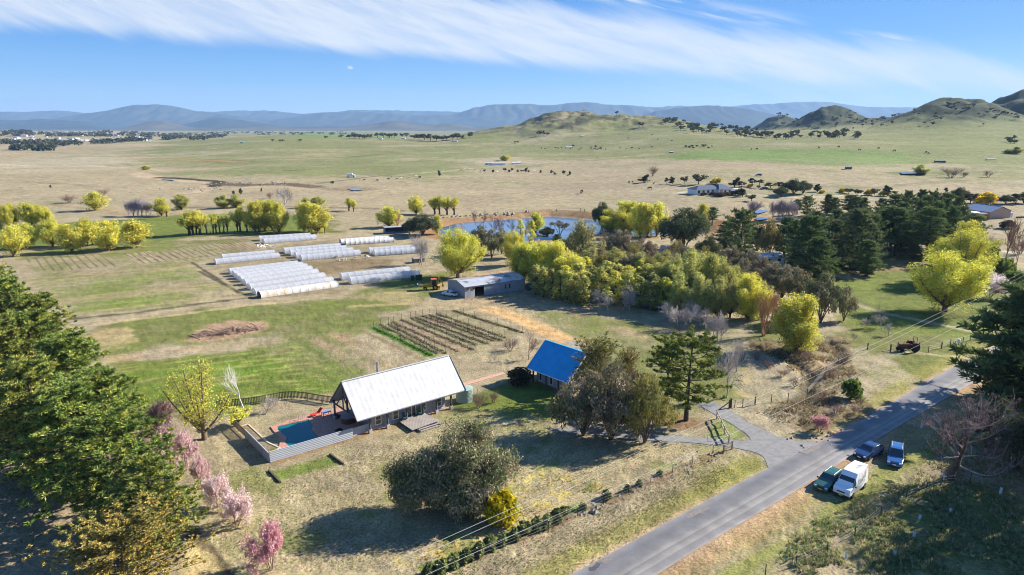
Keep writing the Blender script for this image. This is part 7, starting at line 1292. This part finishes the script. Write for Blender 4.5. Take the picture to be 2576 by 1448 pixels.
u = at(1117, 748); ut = car('white utility with an open tray in the shade of the farm shed', 'utility', (u[0] + 1.3, u[1] + 1.2, 0), R(150), paint('ute_white', (.72, .74, .76)), [(2.0, .62, .63, .8, .28), (1.9, .78, .79, .84, .24), (1.0, .9, .91, .86, .24), (.45, .92, 1.38, .76, .24), (-.25, .92, 1.38, .76, .24), (-.45, .92, .93, .9, .24), (-2.0, .9, .91, .9, .28)], 1.6, (1.2, -1.2), .3, [('windscreen', 2, 'across'), ('side_window', 3, 'side'), ('rear_window', 4, 'across')], PLATEW, 'utility')
MB().box((-1.22, 0, .95), (1.4, 1.3, .05)).build('tray', BLACKP, ut)
# backhoe loader
o = thing('backhoe_loader', 'yellow backhoe loader with a raised grey front bucket beside the shed', 'tractor', at(1083, 729), R(192)); YM = mat('machine_yellow', (.55, .33, .02), .5, var=.12)
MB().box((.6, 0, 1.0), (2.6, .9, .75)).build('chassis', YM, o, bevel=.05); cb_ = MB().box((-.9, 0, 1.95), (1.3, 1.3, 1.25)).build('cab', GLASS, o); MB().box((-.9, 0, 2.65), (1.5, 1.5, .14)).build('cab_roof', mat('orange_red', (.55, .12, .05), .5), o)
for x, y in ((-.28, -.62), (-.28, .62), (-1.52, -.62), (-1.52, .62)): MB().box((x, y, 1.95), (.09, .09, 1.3)).build('cab_pillar', YM, o)
for x, r, w in ((1.4, .45, .3), (-1.1, .68, .4)):
    for s in (-1, 1): wl = MB().lathe([(r * .5, -w / 2), (r, -w * .4), (r, w * .4), (r * .5, w / 2)], 16).build('wheel', TYRE, o); wl.location = (x, s * .85, r); wl.rotation_euler = (math.pi / 2, 0, 0); MB().lathe([(r * .5, -w * .52), (r * .2, -w * .54), (r * .2, w * .54), (r * .5, w * .52)], 12).build('rim', YM, wl)
for s in (-.55, .55): a_ = MB(); bar(a_, (-.2, s, 1.6), (1.6, s, 1.2), .14, .2); bar(a_, (1.6, s, 1.2), (2.5, s, 1.35), .14, .2); a_.build('loader_arm', YM, o)
MB().add([(2.4, -1, 1.2), (3.3, -1, 1.55), (2.5, -1, 1.75), (2.4, 1, 1.2), (3.3, 1, 1.55), (2.5, 1, 1.75)], [(0, 1, 2), (5, 4, 3), (0, 3, 4, 1), (0, 2, 5, 3)]).build('bucket', STEEL, o)
a_ = MB(); bar(a_, (-1.7, 0, 1.0), (-2.2, 0, 3.1), .22, .3); bar(a_, (-2.2, 0, 3.1), (-3.1, 0, 1.4), .18, .25); a_.build('digger_boom', YM, o); MB().box((-3.1, 0, 1.0), (.5, .6, .7), top=.7).build('digger_bucket', YM, o); MB().box((-2.0, 0, .7), (.7, 1.8, .7)).build('stabiliser', YM, o)
# old red tractor on display at the gate
o = thing('old_tractor', 'old rusty red tractor standing at the paddock fence', 'tractor', at(2286, 884), R(186)); RED = mat('rusty_red', (.17, .05, .035), .8, var=.35, scale=3)
MB().box((1.0, 0, 1.15), (1.9, .62, .62)).build('bonnet', RED, o, bevel=.08); MB().box((.9, 0, .75), (2.2, .45, .4)).build('engine', BLACKP, o); MB().box((-.55, 0, 1.2), (.5, .5, .12)).build('seat', BLACKP, o); MB().tube([(.0, 0, 1.2), (-.15, 0, 1.65)], .04, 6).build('steering_column', BLACKP, o); MB().tube([(1.3, .2, 1.4), (1.3, .2, 2.0)], .05, 6).build('exhaust', BLACKP, o)
for s in (-1, 1):
    wl = MB().lathe([(.42, -.17), (.80, -.15), (.85, -.08), (.85, .08), (.80, .15), (.42, .17)], 20).build('wheel', TYRE, o); wl.location = (-.7, s * .75, .85); wl.rotation_euler = (math.pi / 2, 0, 0); MB().lathe([(.43, -.05), (.12, -.12), (.12, .12), (.43, .05)], 14).build('rim', RED, wl)
    wl = MB().lathe([(.2, -.09), (.40, -.09), (.42, 0), (.40, .09), (.2, .09)], 16).build('wheel', TYRE, o); wl.location = (1.75, s * .55, .42); wl.rotation_euler = (math.pi / 2, 0, 0); MB().lathe([(.21, -.04), (.06, -.1), (.06, .1), (.21, .04)], 12).build('rim', RED, wl)
    MB().add([(-1.5, s * .55, 1.35), (-1.2, s * .55, 1.8), (-.2, s * .55, 1.8), (.1, s * .55, 1.3), (-1.5, s * .95, 1.35), (-1.2, s * .95, 1.8), (-.2, s * .95, 1.8), (.1, s * .95, 1.3)], [(0, 1, 5, 4), (1, 2, 6, 5), (2, 3, 7, 6)]).build('mudguard', RED, o)
r_ = MB(); bar(r_, (-1.0, -.5, 1.2), (-1.0, -.5, 2.7), .08); bar(r_, (-1.0, .5, 1.2), (-1.0, .5, 2.7), .08); bar(r_, (-1.0, -.5, 2.7), (-1.0, .5, 2.7), .08); r_.build('roll_bar', mat('rusty_orange', (.40, .20, .08), .8), o)
p = pick(2610, 792)
def small_car(label, pt, head, c, group=None, k=1.0): return car(label, 'car', pt, head, paint('far_paint_%d' % (int(c[0] * 100) * 7 + int(c[2] * 100)), c), HB(4.4 * k, 1.5), 1.75, (1.3, -1.25), .32, GL[:2], PLATEW)
small_car('dark car parked on the drive right of the far white house', pick(1766 + 0, 497) if False else pick(1922, 477), R(200), (.03, .03, .04)); small_car('dark blue car alone on the straw paddock above the far white house', pick(1908, 443), R(170), (.03, .05, .09))

# ------------------------------------------------------------------ fences, gates, wires
POSTW = mat('weathered_post', (.24, .20, .165), .95, var=.3, scale=5); POSTD = mat('dark_post', (.075, .065, .06), .95, var=.2); WIREM = mat('fence_wire', (.34, .33, .32), .6)
def wire_fence(name, label, px, h=1.15, r=.05, wires=3, wr=.012, m=POSTD, n=5, cap=None, rails=0, world=None, thick=None):
    o = thing(name, label, 'fence'); P = [np.array([*q[:2], 0.0]) for q in world] if world is not None else [pick(*q) for q in px]; tops = []
    for i, p in enumerate(P):
        k = (thick or {}).get(i, 1.0); q = MB().tube([(0, 0, -.2), (0, 0, h * (1.08 if k > 1 else 1))], r * k, n).build('post', m, o, (p[0], p[1], p[2]))
        if cap: MB().tube([(0, 0, h), (0, 0, h + .07)], r * 1.5, n).build('cap', cap, q)
    for j in range(wires):
        z = h * (.35 + .6 * j / max(wires - 1, 1)); MB().tube([(p[0], p[1], p[2] + z) for p in P], wr, 3, cap=False).build('wire', WIREM, o)
    for j in range(rails):
        b = MB(); z = h * (.45 + .42 * j)
        for a, c in zip(P, P[1:]): bar(b, (a[0], a[1], a[2] + z), (c[0], c[1], c[2] + z), .09, .14)
        b.build('rail', m, o)
    return o
wire_fence('front_fence', 'thin post and wire fence with white capped pickets along the planted strip', [(1100, 1448 + 2), (1200, 1407), (1300.6, 1367), (1380, 1336), (1453, 1300), (1518, 1268), (1580.6, 1242), (1637, 1216), (1692, 1190), (1742, 1167), (1793, 1141)], 1.15, .04, 3, .010, mat('rust_picket', (.12, .08, .06), .9), 4, WHITE)
wire_fence('timber_gate_wing', 'short two rail timber fence at the drive entrance, lower side', [(1820, 1140), (1841, 1131)], 1.15, .10, 0, m=POSTW, rails=2)
wire_fence('timber_drive_fence', 'four post timber rail fence on the grass island of the drive', [(1803, 1054), (1814, 1076), (1822, 1094), (1833, 1115)], 1.25, .10, 0, m=mat('pale_post', (.40, .34, .26), .95, var=.25), rails=2)
wire_fence('farm_fence', 'wire fence of thin posts beside the gravel branch and gully', [(1834, 1028), (1848, 1026), (1868, 1023), (1899, 1019), (1940, 1012), (1982, 1008), (2030, 996), (2077, 940), (2108, 912), (2182, 880)], 1.2, .06, 4, .011, POSTD, 5, thick={0: 1.8, 3: 1.8, 9: 1.9})
o = thing('steel_gate', 'open tubular steel gate swung across the drive edge', 'gate', at(1820, 1120)); a, b = at(1820, 1122), at(1779, 1117)
g_ = MB(); d_ = b - a
for z in (.35, 1.15): g_.tube([(0, 0, z), (d_[0], d_[1], z)], .025, 5)
for f_ in (0, .5, 1): g_.tube([(d_[0] * f_, d_[1] * f_, .35), (d_[0] * f_, d_[1] * f_, 1.15)], .022, 5)
g_.build('gate_frame', mat('rust_pipe', (.22, .17, .14), .7), o); o.location = (a[0], a[1], 0)
o = thing('strut_post', 'dark braced strainer post beside the gravel branch', 'post', at(1834, 1028)); MB().tube([(.3, .2, -.1), (.3, .2, 1.5)], .14, 7).build('post', POSTD, o); b_ = MB(); bar(b_, (.3, .2, 1.1), (-1.6, -.5, .05), .09); b_.build('brace', POSTD, o)
wire_fence('paddock_fence', 'post and wire fence of the green paddock behind the old tractor', [(2240, 886), (2280, 878), (2312, 876), (2335, 887), (2368, 878), (2390, 870), (2422, 864), (2440, 858), (2462, 851)], 1.25, .06, 3, .011, POSTD, 5, thick={0: 1.8, 3: 1.0, 4: 1.7})
wire_fence('post_pair', 'two thick grey posts with wire above the gully head', [(2240, 882), (2258, 878)], 1.3, .13, 2, .012, POSTW, 6)
o = thing('mail_drum', 'white drum letterbox on the wire fence right of the tractor', 'letterbox', at(2411, 869)); MB().tube([(0, 0, 0), (0, 0, .5)], .05, 5).build('post', POSTD, o); MB().lathe([(.24, .4), (.26, .5), (.26, 1.15), (.2, 1.22)], 14).build('drum', WHITE, o)
wire_fence('roadside_fence', 'leaning star picket and wire fence through the rough grass at bottom right', [(1840, 1500), (1925, 1448), (2002, 1425), (2080, 1390), (2150, 1350), (2215, 1298), (2278, 1262), (2330, 1236), (2368, 1222), (2440, 1215)], 1.15, .045, 3, .008, POSTD, 4)
wire_fence('paddock_row_fence', 'wire fence along the line of bare silver trees', [(1480, 776), (1560, 806), (1640, 832), (1700, 850), (1760, 870), (1800, 884), (1822, 910), (1836, 960)], 1.2, .045, 3, .010, POSTD, 4)
wire_fence('pond_fence', 'distant wire fence on the far side of the pond', [(1330, 536), (1400, 533), (1460, 532), (1470, 534), (1530, 534)], 1.3, .12, 2, .03, POSTD, 4)
wire_fence('willow_fence', 'post and rail fence glimpsed through the long willow row', [(500, 591), (530, 590), (560, 589), (590, 588), (620, 587), (650, 586)], 1.3, .08, 3, .03, POSTD, 4)
wire_fence('plain_fence', 'faint fence line crossing the straw plain', [(780, 472), (905, 456), (985, 447), (1200, 424), (1310, 414), (1500, 400)], 1.4, .15, 1, .05, POSTW, 4)
for i, (x, y) in enumerate(((1620, 458), (1740, 466))): pass
# vine rows: one thing per trellis line
VR = [((940, 825), (1085, 895)), ((957, 818), (1100, 890)), ((978, 816), (1120, 890)), ((990, 812), (1150, 885)), ((1010, 806), (1190, 880)), ((1033, 802), (1195, 868)), ((1046, 800), (1225, 866)), ((1063, 795), (1240, 858)), ((1080, 793), (1262, 858)), ((1098, 790), (1270, 850)), ((1140, 782), (1315, 838))]
t0 = Tree(420)
for i, (a, b) in enumerate(VR):
    A, B = at(*a), at(*b); n = 7; o = wire_fence('vine_trellis', '%s trellis row of thin posts from the left behind the white roofed house' % ORD[i], None, 1.45, .038, 2, .010, POSTD, 4, world=[A + (B - A) * k / (n - 1) for k in range(n)]); o['group'] = 'trellis rows of the garden'; o['category'] = 'trellis'
    t_ = Tree(430 + i); c = np.array([A + (B - A) * t + np.array([t_.r.normal() * .12, t_.r.normal() * .12, .10]) for t in np.linspace(0, 1, 110) + t_.r.rand(110) * .006]); t_.leaves(c, V(.34, .34, .13), 9, .075, np.array([(.24, .19, .12), (.19, .16, .10), (.27, .26, .10)]) if i != 0 else np.array([(.08, .19, .02), (.11, .24, .03)]), 1.8, .3, -.5); m_ = t_.crown_mesh('dry_growth'); m_.materials.append(LEAF); g_ = bpy.data.objects.new('dry_growth', m_); COL.objects.link(g_); g_.parent = o
# power lines sag across the right foreground
def cable(label, a, b, za, zb, sag=.6, r=.014, group='power lines over the road verge'):
    A, B = np.array(at(*a, za)), np.array(at(*b, zb)); P = [A + (B - A) * t - np.array([0, 0, sag * 4 * t * (1 - t)]) for t in np.linspace(0, 1, 40)]; o = MB().tube(P, r, 4).build('power_line', mat('cable', (.50, .48, .44), .6)); tag(o, label, 'cable', group)
cable('upper one of the two close power lines crossing the right side', (2600, 672), (960, 1426), 9.0, 8.6); cable('lower one of the two close power lines crossing the right side', (2600, 682), (985, 1432), 8.6, 8.3); cable('separate lower power line crossing the drive and the verge', (2600, 726), (1000, 1480), 8.2, 7.6, .5)
# white tree guards and marker posts in the rough grass
GUARD = mat('tree_guard', (.62, .68, .74), .6)
for i, (x, y, h, lab) in enumerate(((2312, 1308, .6, 'white tree guard at the top of the shaded grass'), (2298, 1352, .65, 'white tree guard left of the middle of the shaded grass'), (2250, 1400, .6, 'white tree guard low in the shaded grass'), (2128, 1408, .75, 'white tree guard nearest the wire fence'), (2390, 1292, .6, 'pale tree guard in the sunlit patch'), (2515, 1245, .9, 'tall pale blue tree guard at the right'), (2371, 1208, .75, 'leaning pale stake at the dead gum trunk'), (2318, 1078, .9, 'pale blue guide post at the road edge'), (2100, 1040, .8, 'white guide post on the far verge'))):
    o = thing('tree_guard', lab, 'tree guard', at(x, y), R(20 * i)); MB().add([(-.14, -.1, 0), (.14, -.1, 0), (0, .14, 0), (-.14, -.1, h), (.14, -.1, h), (0, .14, h)], [(0, 1, 4, 3), (1, 2, 5, 4), (2, 0, 3, 5)]).build('sleeve', GUARD, o); MB().tube([(0, 0, -.1), (0, 0, h + .12)], .02, 4).build('stake', POSTW, o)
# dead gum with white limbs at the right
t = Tree(500); r = t.r
def deadlimb(p, d, L, rad, lv):
    n = 6; P = [p]; dd = d
    for i in range(n): dd = unit(dd + r.normal(size=3) * .15 + V(0, 0, .05)); P.append(P[-1] + dd * L / n)
    t.limb(P, rad, rad * .35, 6 if lv < 2 else 4, fine=lv >= 1)
    if lv < 3:
        for k in range((6, 5, 5)[lv]): q = P[r.randint(2, n + 1)]; deadlimb(q, unit(dd * .5 + r.normal(size=3) * .65 + V(0, 0, .5)), L * (.58 + .15 * r.rand()), rad * .34, lv + 1)
deadlimb(V(0, 0, -.3), unit(V(.28, .1, 1)), 6.4, .45, 0); deadlimb(V(.2, .1, .3), unit(V(-.12, .2, 1)), 5.6, .28, 0)
p = at(2390, 1206); dg = thing('dead_gum', 'dead gum tree with a thick dark trunk and twisted white limbs', 'tree', p)
for nm, mb, mm in (('trunk', t.tb, mat('bark_burnt', (.11, .075, .055), .95, var=.4, scale=3, bump=.6)), ('limbs', t.tw, mat('bark_bone', (.36, .30, .29), .9, var=.35, scale=2))): mb.build(nm, mm, dg, smoothed=True)
ends = np.array(t.tw.v); pickd = ends[r.randint(0, len(ends), 420)]; t.leaves(pickd, V(.38, .38, .28), 15, .05, np.array([(.17, .12, .12), (.12, .09, .09), (.22, .17, .16)]), 1.8, .3, .8); m_ = t.crown_mesh('dry_leaves'); m_.materials.append(GUML); g_ = bpy.data.objects.new('dry_leaves', m_); COL.objects.link(g_); g_.parent = dg
# brush pile
t = Tree(510); r = t.r
c0 = at(575, 838)
for i in range(420):
    f = r.rand() * 2 - 1; x = f * 6.2; y = r.normal() * 1.3 * (1 - abs(f) * .5); z = max(.05, (.85 - abs(f) * .75) * r.rand()); an = r.rand() * 3.14; L = .5 + 1.3 * r.rand(); d_ = V(math.cos(an), math.sin(an), r.normal() * .25) * L; a_ = V(x, y, z); t.tb.tube([a_, a_ + d_ * .5 + V(0, 0, .12), a_ + d_], [.09 * r.rand() + .03, .07 * r.rand() + .03, .02], 4)
tag(t.tb.box((0, 0, .03), (10.5, 1.6, .12)).build('brush_pile', mat('dead_branches', (.29, .20, .15), .95, var=.45, scale=1.5), None, (c0[0], c0[1], 0), R(28)), 'pile of cut brown branches and stumps on bare earth', 'brush pile')
# ------------------------------------------------------------------ animals: one body of connected joints grown with a skin
def beast(name, m, kind):
    bm_ = bpy.data.meshes.new(name); s = {'horse': 1.0, 'cow': .92, 'sheep': .55}[kind]
    neck = {'horse': [(.85, 0, 1.35), (1.25, 0, .95), (1.45, 0, .55), (1.62, 0, .30)], 'cow': [(.85, 0, 1.2), (1.15, 0, 1.0), (1.4, 0, .62), (1.58, 0, .4)], 'sheep': [(.75, 0, 1.15), (1.0, 0, 1.2), (1.2, 0, 1.15), (1.42, 0, 1.05)]}[kind]
    J = [(-.75, 0, 1.25), (-.2, 0, 1.18), (.45, 0, 1.2)] + neck; Rr = [.30, .34, .32, .2, .14, .15, .08]; Ed = [(i, i + 1) for i in range(6)]
    for (bx, by, hind) in ((.55, .2, 0), (.55, -.2, 0), (-.75, .2, 1), (-.75, -.2, 1)):
        k = len(J); J += [(bx, by, .95), (bx + (.06 if hind else .02), by, .55), (bx - (.10 if hind else 0), by, .35), (bx, by, .02)]; Rr += [.15, .10, .07, .06]; Ed += [(0 if hind else 2, k), (k, k + 1), (k + 1, k + 2), (k + 2, k + 3)]
    k = len(J); J += [(-1.02, 0, 1.15), (-1.08, 0, .6)]; Rr += [.05, .05]; Ed += [(0, k), (k, k + 1)]
    k = len(J); J += [(neck[2][0] - .05, .13, neck[2][2] + .1), (neck[2][0] - .05, -.13, neck[2][2] + .1)]; Rr += [.04, .04]; Ed += [(5, k), (5, k + 1)]
    bm_.from_pydata([tuple(q * s for q in p) for p in J], Ed, []); o = bpy.data.objects.new(name, bm_); COL.objects.link(o); sk = o.modifiers.new('skin', 'SKIN'); 
    for v, rr in zip(bm_.skin_vertices[0].data if len(bm_.skin_vertices) else [], Rr): v.radius = (rr * s, rr * s * 1.1)
    return o, Rr, s
def grow(kind, m):
    o, Rr, s = beast('grow_' + kind, m, kind); bpy.context.view_layer.objects.active = o
    if not o.data.skin_vertices: bpy.ops.object.select_all(action='DESELECT'); o.select_set(True); bpy.ops.mesh.customdata_skin_add()
    for v, rr in zip(o.data.skin_vertices[0].data, Rr): v.radius = (rr * s, rr * s * 1.1)
    o.data.skin_vertices[0].data[1].use_root = True; sb = o.modifiers.new('sub', 'SUBSURF'); sb.levels = 1
    dg_ = bpy.context.evaluated_depsgraph_get(); me = bpy.data.meshes.new_from_object(o.evaluated_get(dg_)); bpy.data.objects.remove(o); me.materials.clear(); me.materials.append(m); me.name = kind; me.polygons.foreach_set('use_smooth', [True] * len(me.polygons)); return me
HORSE = grow('horse', mat('bay_coat', (.10, .05, .03), .7)); COW = grow('cow', mat('black_coat', (.03, .027, .025), .7)); SHEEP = grow('sheep', mat('fleece', (.68, .62, .52), .95))
def beasts(me, name, cat, pts, label, group, k=1.0, labels=None):
    for i, (x, y) in enumerate(pts):
        o = bpy.data.objects.new(name, me); COL.objects.link(o); p = pick(x, y); o.location = p; o.rotation_euler = (0, 0, RND.random() * 6.28); o.scale = (k, k, k); tag(o, labels[i] if labels else label, cat, group)
beasts(HORSE, 'horse', 'horse', [(1464, 486), (1461, 489), (1635, 478)], None, None, 1.15, ['brown horse grazing, right one of two close together on the straw plain', 'brown horse grazing, left one of two close together on the straw plain', 'brown horse grazing alone left of the far white house'])
beasts(COW, 'cow', 'cow', [(1362, 375), (1372, 376), (1398, 374), (1404, 375), (1412, 374), (1424, 375), (1435, 376), (1440, 373), (1456, 378), (1462, 375), (1488, 376), (1496, 377), (1502, 378), (1506, 376), (1512, 377), (1524, 378), (1560, 374), (1575, 376), (1590, 374), (1608, 376), (1640, 372), (1890, 378), (1904, 377), (2060, 374), (2110, 372), (2162, 380), (2210, 376), (2250, 382), (2330, 386), (2336, 389), (1655, 352), (1690, 356), (1580, 350)], 'tiny dark cow grazing on the far green slope', 'cattle on the far green slope', 1.3)
beasts(SHEEP, 'sheep', 'sheep', [(647, 621), (652, 622), (655, 619), (664, 620), (671, 621), (674, 623), (682, 625), (648, 624), (657, 626), (665, 627), (688, 625), (660, 624)], 'cream sheep in the small flock at the end of the farthest tunnels', 'sheep flock at the farthest tunnels', 1.0)
beasts(SHEEP, 'sheep', 'sheep', [(780, 654), (848, 650), (850, 660), (862, 658), (868, 657), (895, 653), (924, 650), (928, 652), (775, 655)], 'cream sheep on the brown yard before the block of four tunnels', 'sheep before the block of four tunnels', 1.0)
beasts(SHEEP, 'sheep', 'sheep', [(1160, 430), (1168, 429), (1180, 428), (1195, 431), (1210, 432), (1222, 437), (1250, 436), (1345, 434), (1010, 452), (1030, 450), (1045, 446)], 'pale sheep scattered along the dry fence line on the plain', 'sheep along the plain fence', 1.8)
# ------------------------------------------------------------------ grass tufts: nobody could count them
def tufts():
    rs = np.random.RandomState(8); t = Tree(600)
    def scatter(poly, n, h, w, tint, k=7, clump=.5):
        P = gp(*poly); a = np.array(P); lo, hi = a.min(0), a.max(0); q = rs.rand(n * 4, 2) * (hi - lo) + lo; q = q[poly_sd(q[:, 0], q[:, 1], P) > rs.rand(len(q)) ** 2 * 7 * (fbm(q[:, 0] / 4, q[:, 1] / 4, 2, 93) * 2)]
        q = q[fbm(q[:, 0] / 2.5, q[:, 1] / 2.5, 2, 91) > clump * .55 + rs.rand(len(q)) * .25][:n]; c = np.stack([q[:, 0], q[:, 1], terrain(q[:, 0], q[:, 1])], 1); t.tufts(c, np.tile(V(0, 0, 1), (len(c), 1)), k, h, w, tint, .55, .3)
    STR = np.array([(.55, .46, .27), (.48, .40, .24), (.40, .35, .19)]); GRN = np.array([(.24, .27, .10), (.20, .24, .09), (.33, .32, .14)])
    scatter([(1980, 1345), (2260, 1210), (2440, 1230), (2700, 1300), (2760, 1480), (1930, 1480)], 4200, .42, .034, np.concatenate([STR, GRN * np.array([.9, 1.1, 1.1]), GRN]), 9, .7)
    scatter([(2260, 1240), (2330, 1120), (2400, 1060), (2560, 1180), (2620, 1300)], 1800, .42, .028, np.concatenate([GRN, STR]), 8)
    scatter([(1880, 870), (2010, 850), (2130, 860), (2160, 950), (2190, 1020), (2080, 1085), (1960, 1065), (1900, 1040), (2010, 990), (1980, 920)], 3000, .45, .035, np.concatenate([STR * .75, np.array([(.20, .14, .09), (.26, .18, .11)])]), 8)
    scatter([(1250, 1250), (1480, 1170), (1580, 1225), (1300, 1345), (1080, 1440), (980, 1410), (1180, 1330)], 1500, .20, .030, np.array([(.50, .39, .13), (.44, .34, .12)]), 9, .9)
    scatter([(560, 1110), (690, 1180), (930, 1110), (1120, 1050), (1420, 1050), (1760, 1130), (1060, 1448), (560, 1448), (490, 1300)], 15000, .10, .022, np.concatenate([STR, GRN * .8]), 5, .3)
    scatter([(1060, 1460), (1780, 1150), (1900, 1180), (1420, 1460)], 9000, .12, .022, np.concatenate([STR, GRN * .8]), 5, .3)
    scatter([(-60, 1060), (40, 1060), (110, 1230), (180, 1330), (140, 1460), (-60, 1460)], 900, .22, .03, np.concatenate([STR * .8, GRN]), 7)
    m = t.crown_mesh('grass_tufts'); m.materials.append(LEAF); o = bpy.data.objects.new('grass_tufts', m); COL.objects.link(o); tag(o, kind='stuff')
tufts()
def litter():                                   # stones and rubble along the gully, the pond bank and the planted strip
    rs = np.random.RandomState(9); mb = MB()
    for (x0, y0, x1, y1, n, s, sp_) in ((1420, 1312, 1810, 1142, 130, .16, .7), (1930, 905, 1985, 910, 30, .25, 1.2), (1115, 548, 1290, 540, 60, .8, 3), (475, 476, 545, 478, 30, .9, 6), (545, 462, 720, 464, 60, 1.0, 6), (1490, 1285, 1500, 1280, 6, .3, .6), (600, 640, 690, 632, 20, .25, 2), (2000, 1120, 2140, 1090, 40, .2, 1.5)):
        a, b = pick(x0, y0), pick(x1, y1)
        for i in range(n):
            q = a + (b - a) * rs.rand() + rs.normal(size=3) * V(sp_, sp_, 0); r = s * (.4 + rs.rand()); q[2] = float(terrain(q[:1], q[1:2])[0]) + r * .2; vs = [(q[0] + dx * r * (.7 + .6 * rs.rand()), q[1] + dy * r * (.7 + .6 * rs.rand()), q[2] + dz * r * (.6 + .5 * rs.rand())) for dx, dy, dz in ((1, 0, 0), (0, 1, 0), (-1, 0, 0), (0, -1, 0), (.2, .1, .8), (0, 0, -.5))]
            mb.add(vs, [(0, 1, 4), (1, 2, 4), (2, 3, 4), (3, 0, 4), (1, 0, 5), (2, 1, 5), (3, 2, 5), (0, 3, 5)])
    tag(mb.build('rubble', mat('rubble_stone', (.30, .25, .20), .95, var=.4)), kind='stuff')
litter()
# moon: a small flattened ball, its sunlit look painted as its own glow
d_ = ray(881, 171); d_ = d_ / np.linalg.norm(d_); MD = 40000.0; bm_ = bmesh.new(); bmesh.ops.create_uvsphere(bm_, u_segments=24, v_segments=16, radius=1.0)
me = bpy.data.meshes.new('moon'); bm_.to_mesh(me); bm_.free(); m_, ns_, ln_ = newmat('moonlight'); ou = N(ns_, 'ShaderNodeOutputMaterial'); em = N(ns_, 'ShaderNodeEmission'); em.inputs['Color'].default_value = (.72, .82, .92, 1); em.inputs['Strength'].default_value = .33; ln_.new(em.outputs[0], ou.inputs['Surface']); me.materials.append(m_)
mo = bpy.data.objects.new('moon', me); COL.objects.link(mo); mo.location = Vector((0, 0, CAMZ)) + Vector(d_) * MD; mo.scale = (7 / F * MD, 3.6 / F * MD, 3.6 / F * MD); mo.rotation_euler = (0, R(12), 0); tag(mo, 'pale half moon in the blue sky above the mountains', 'moon')
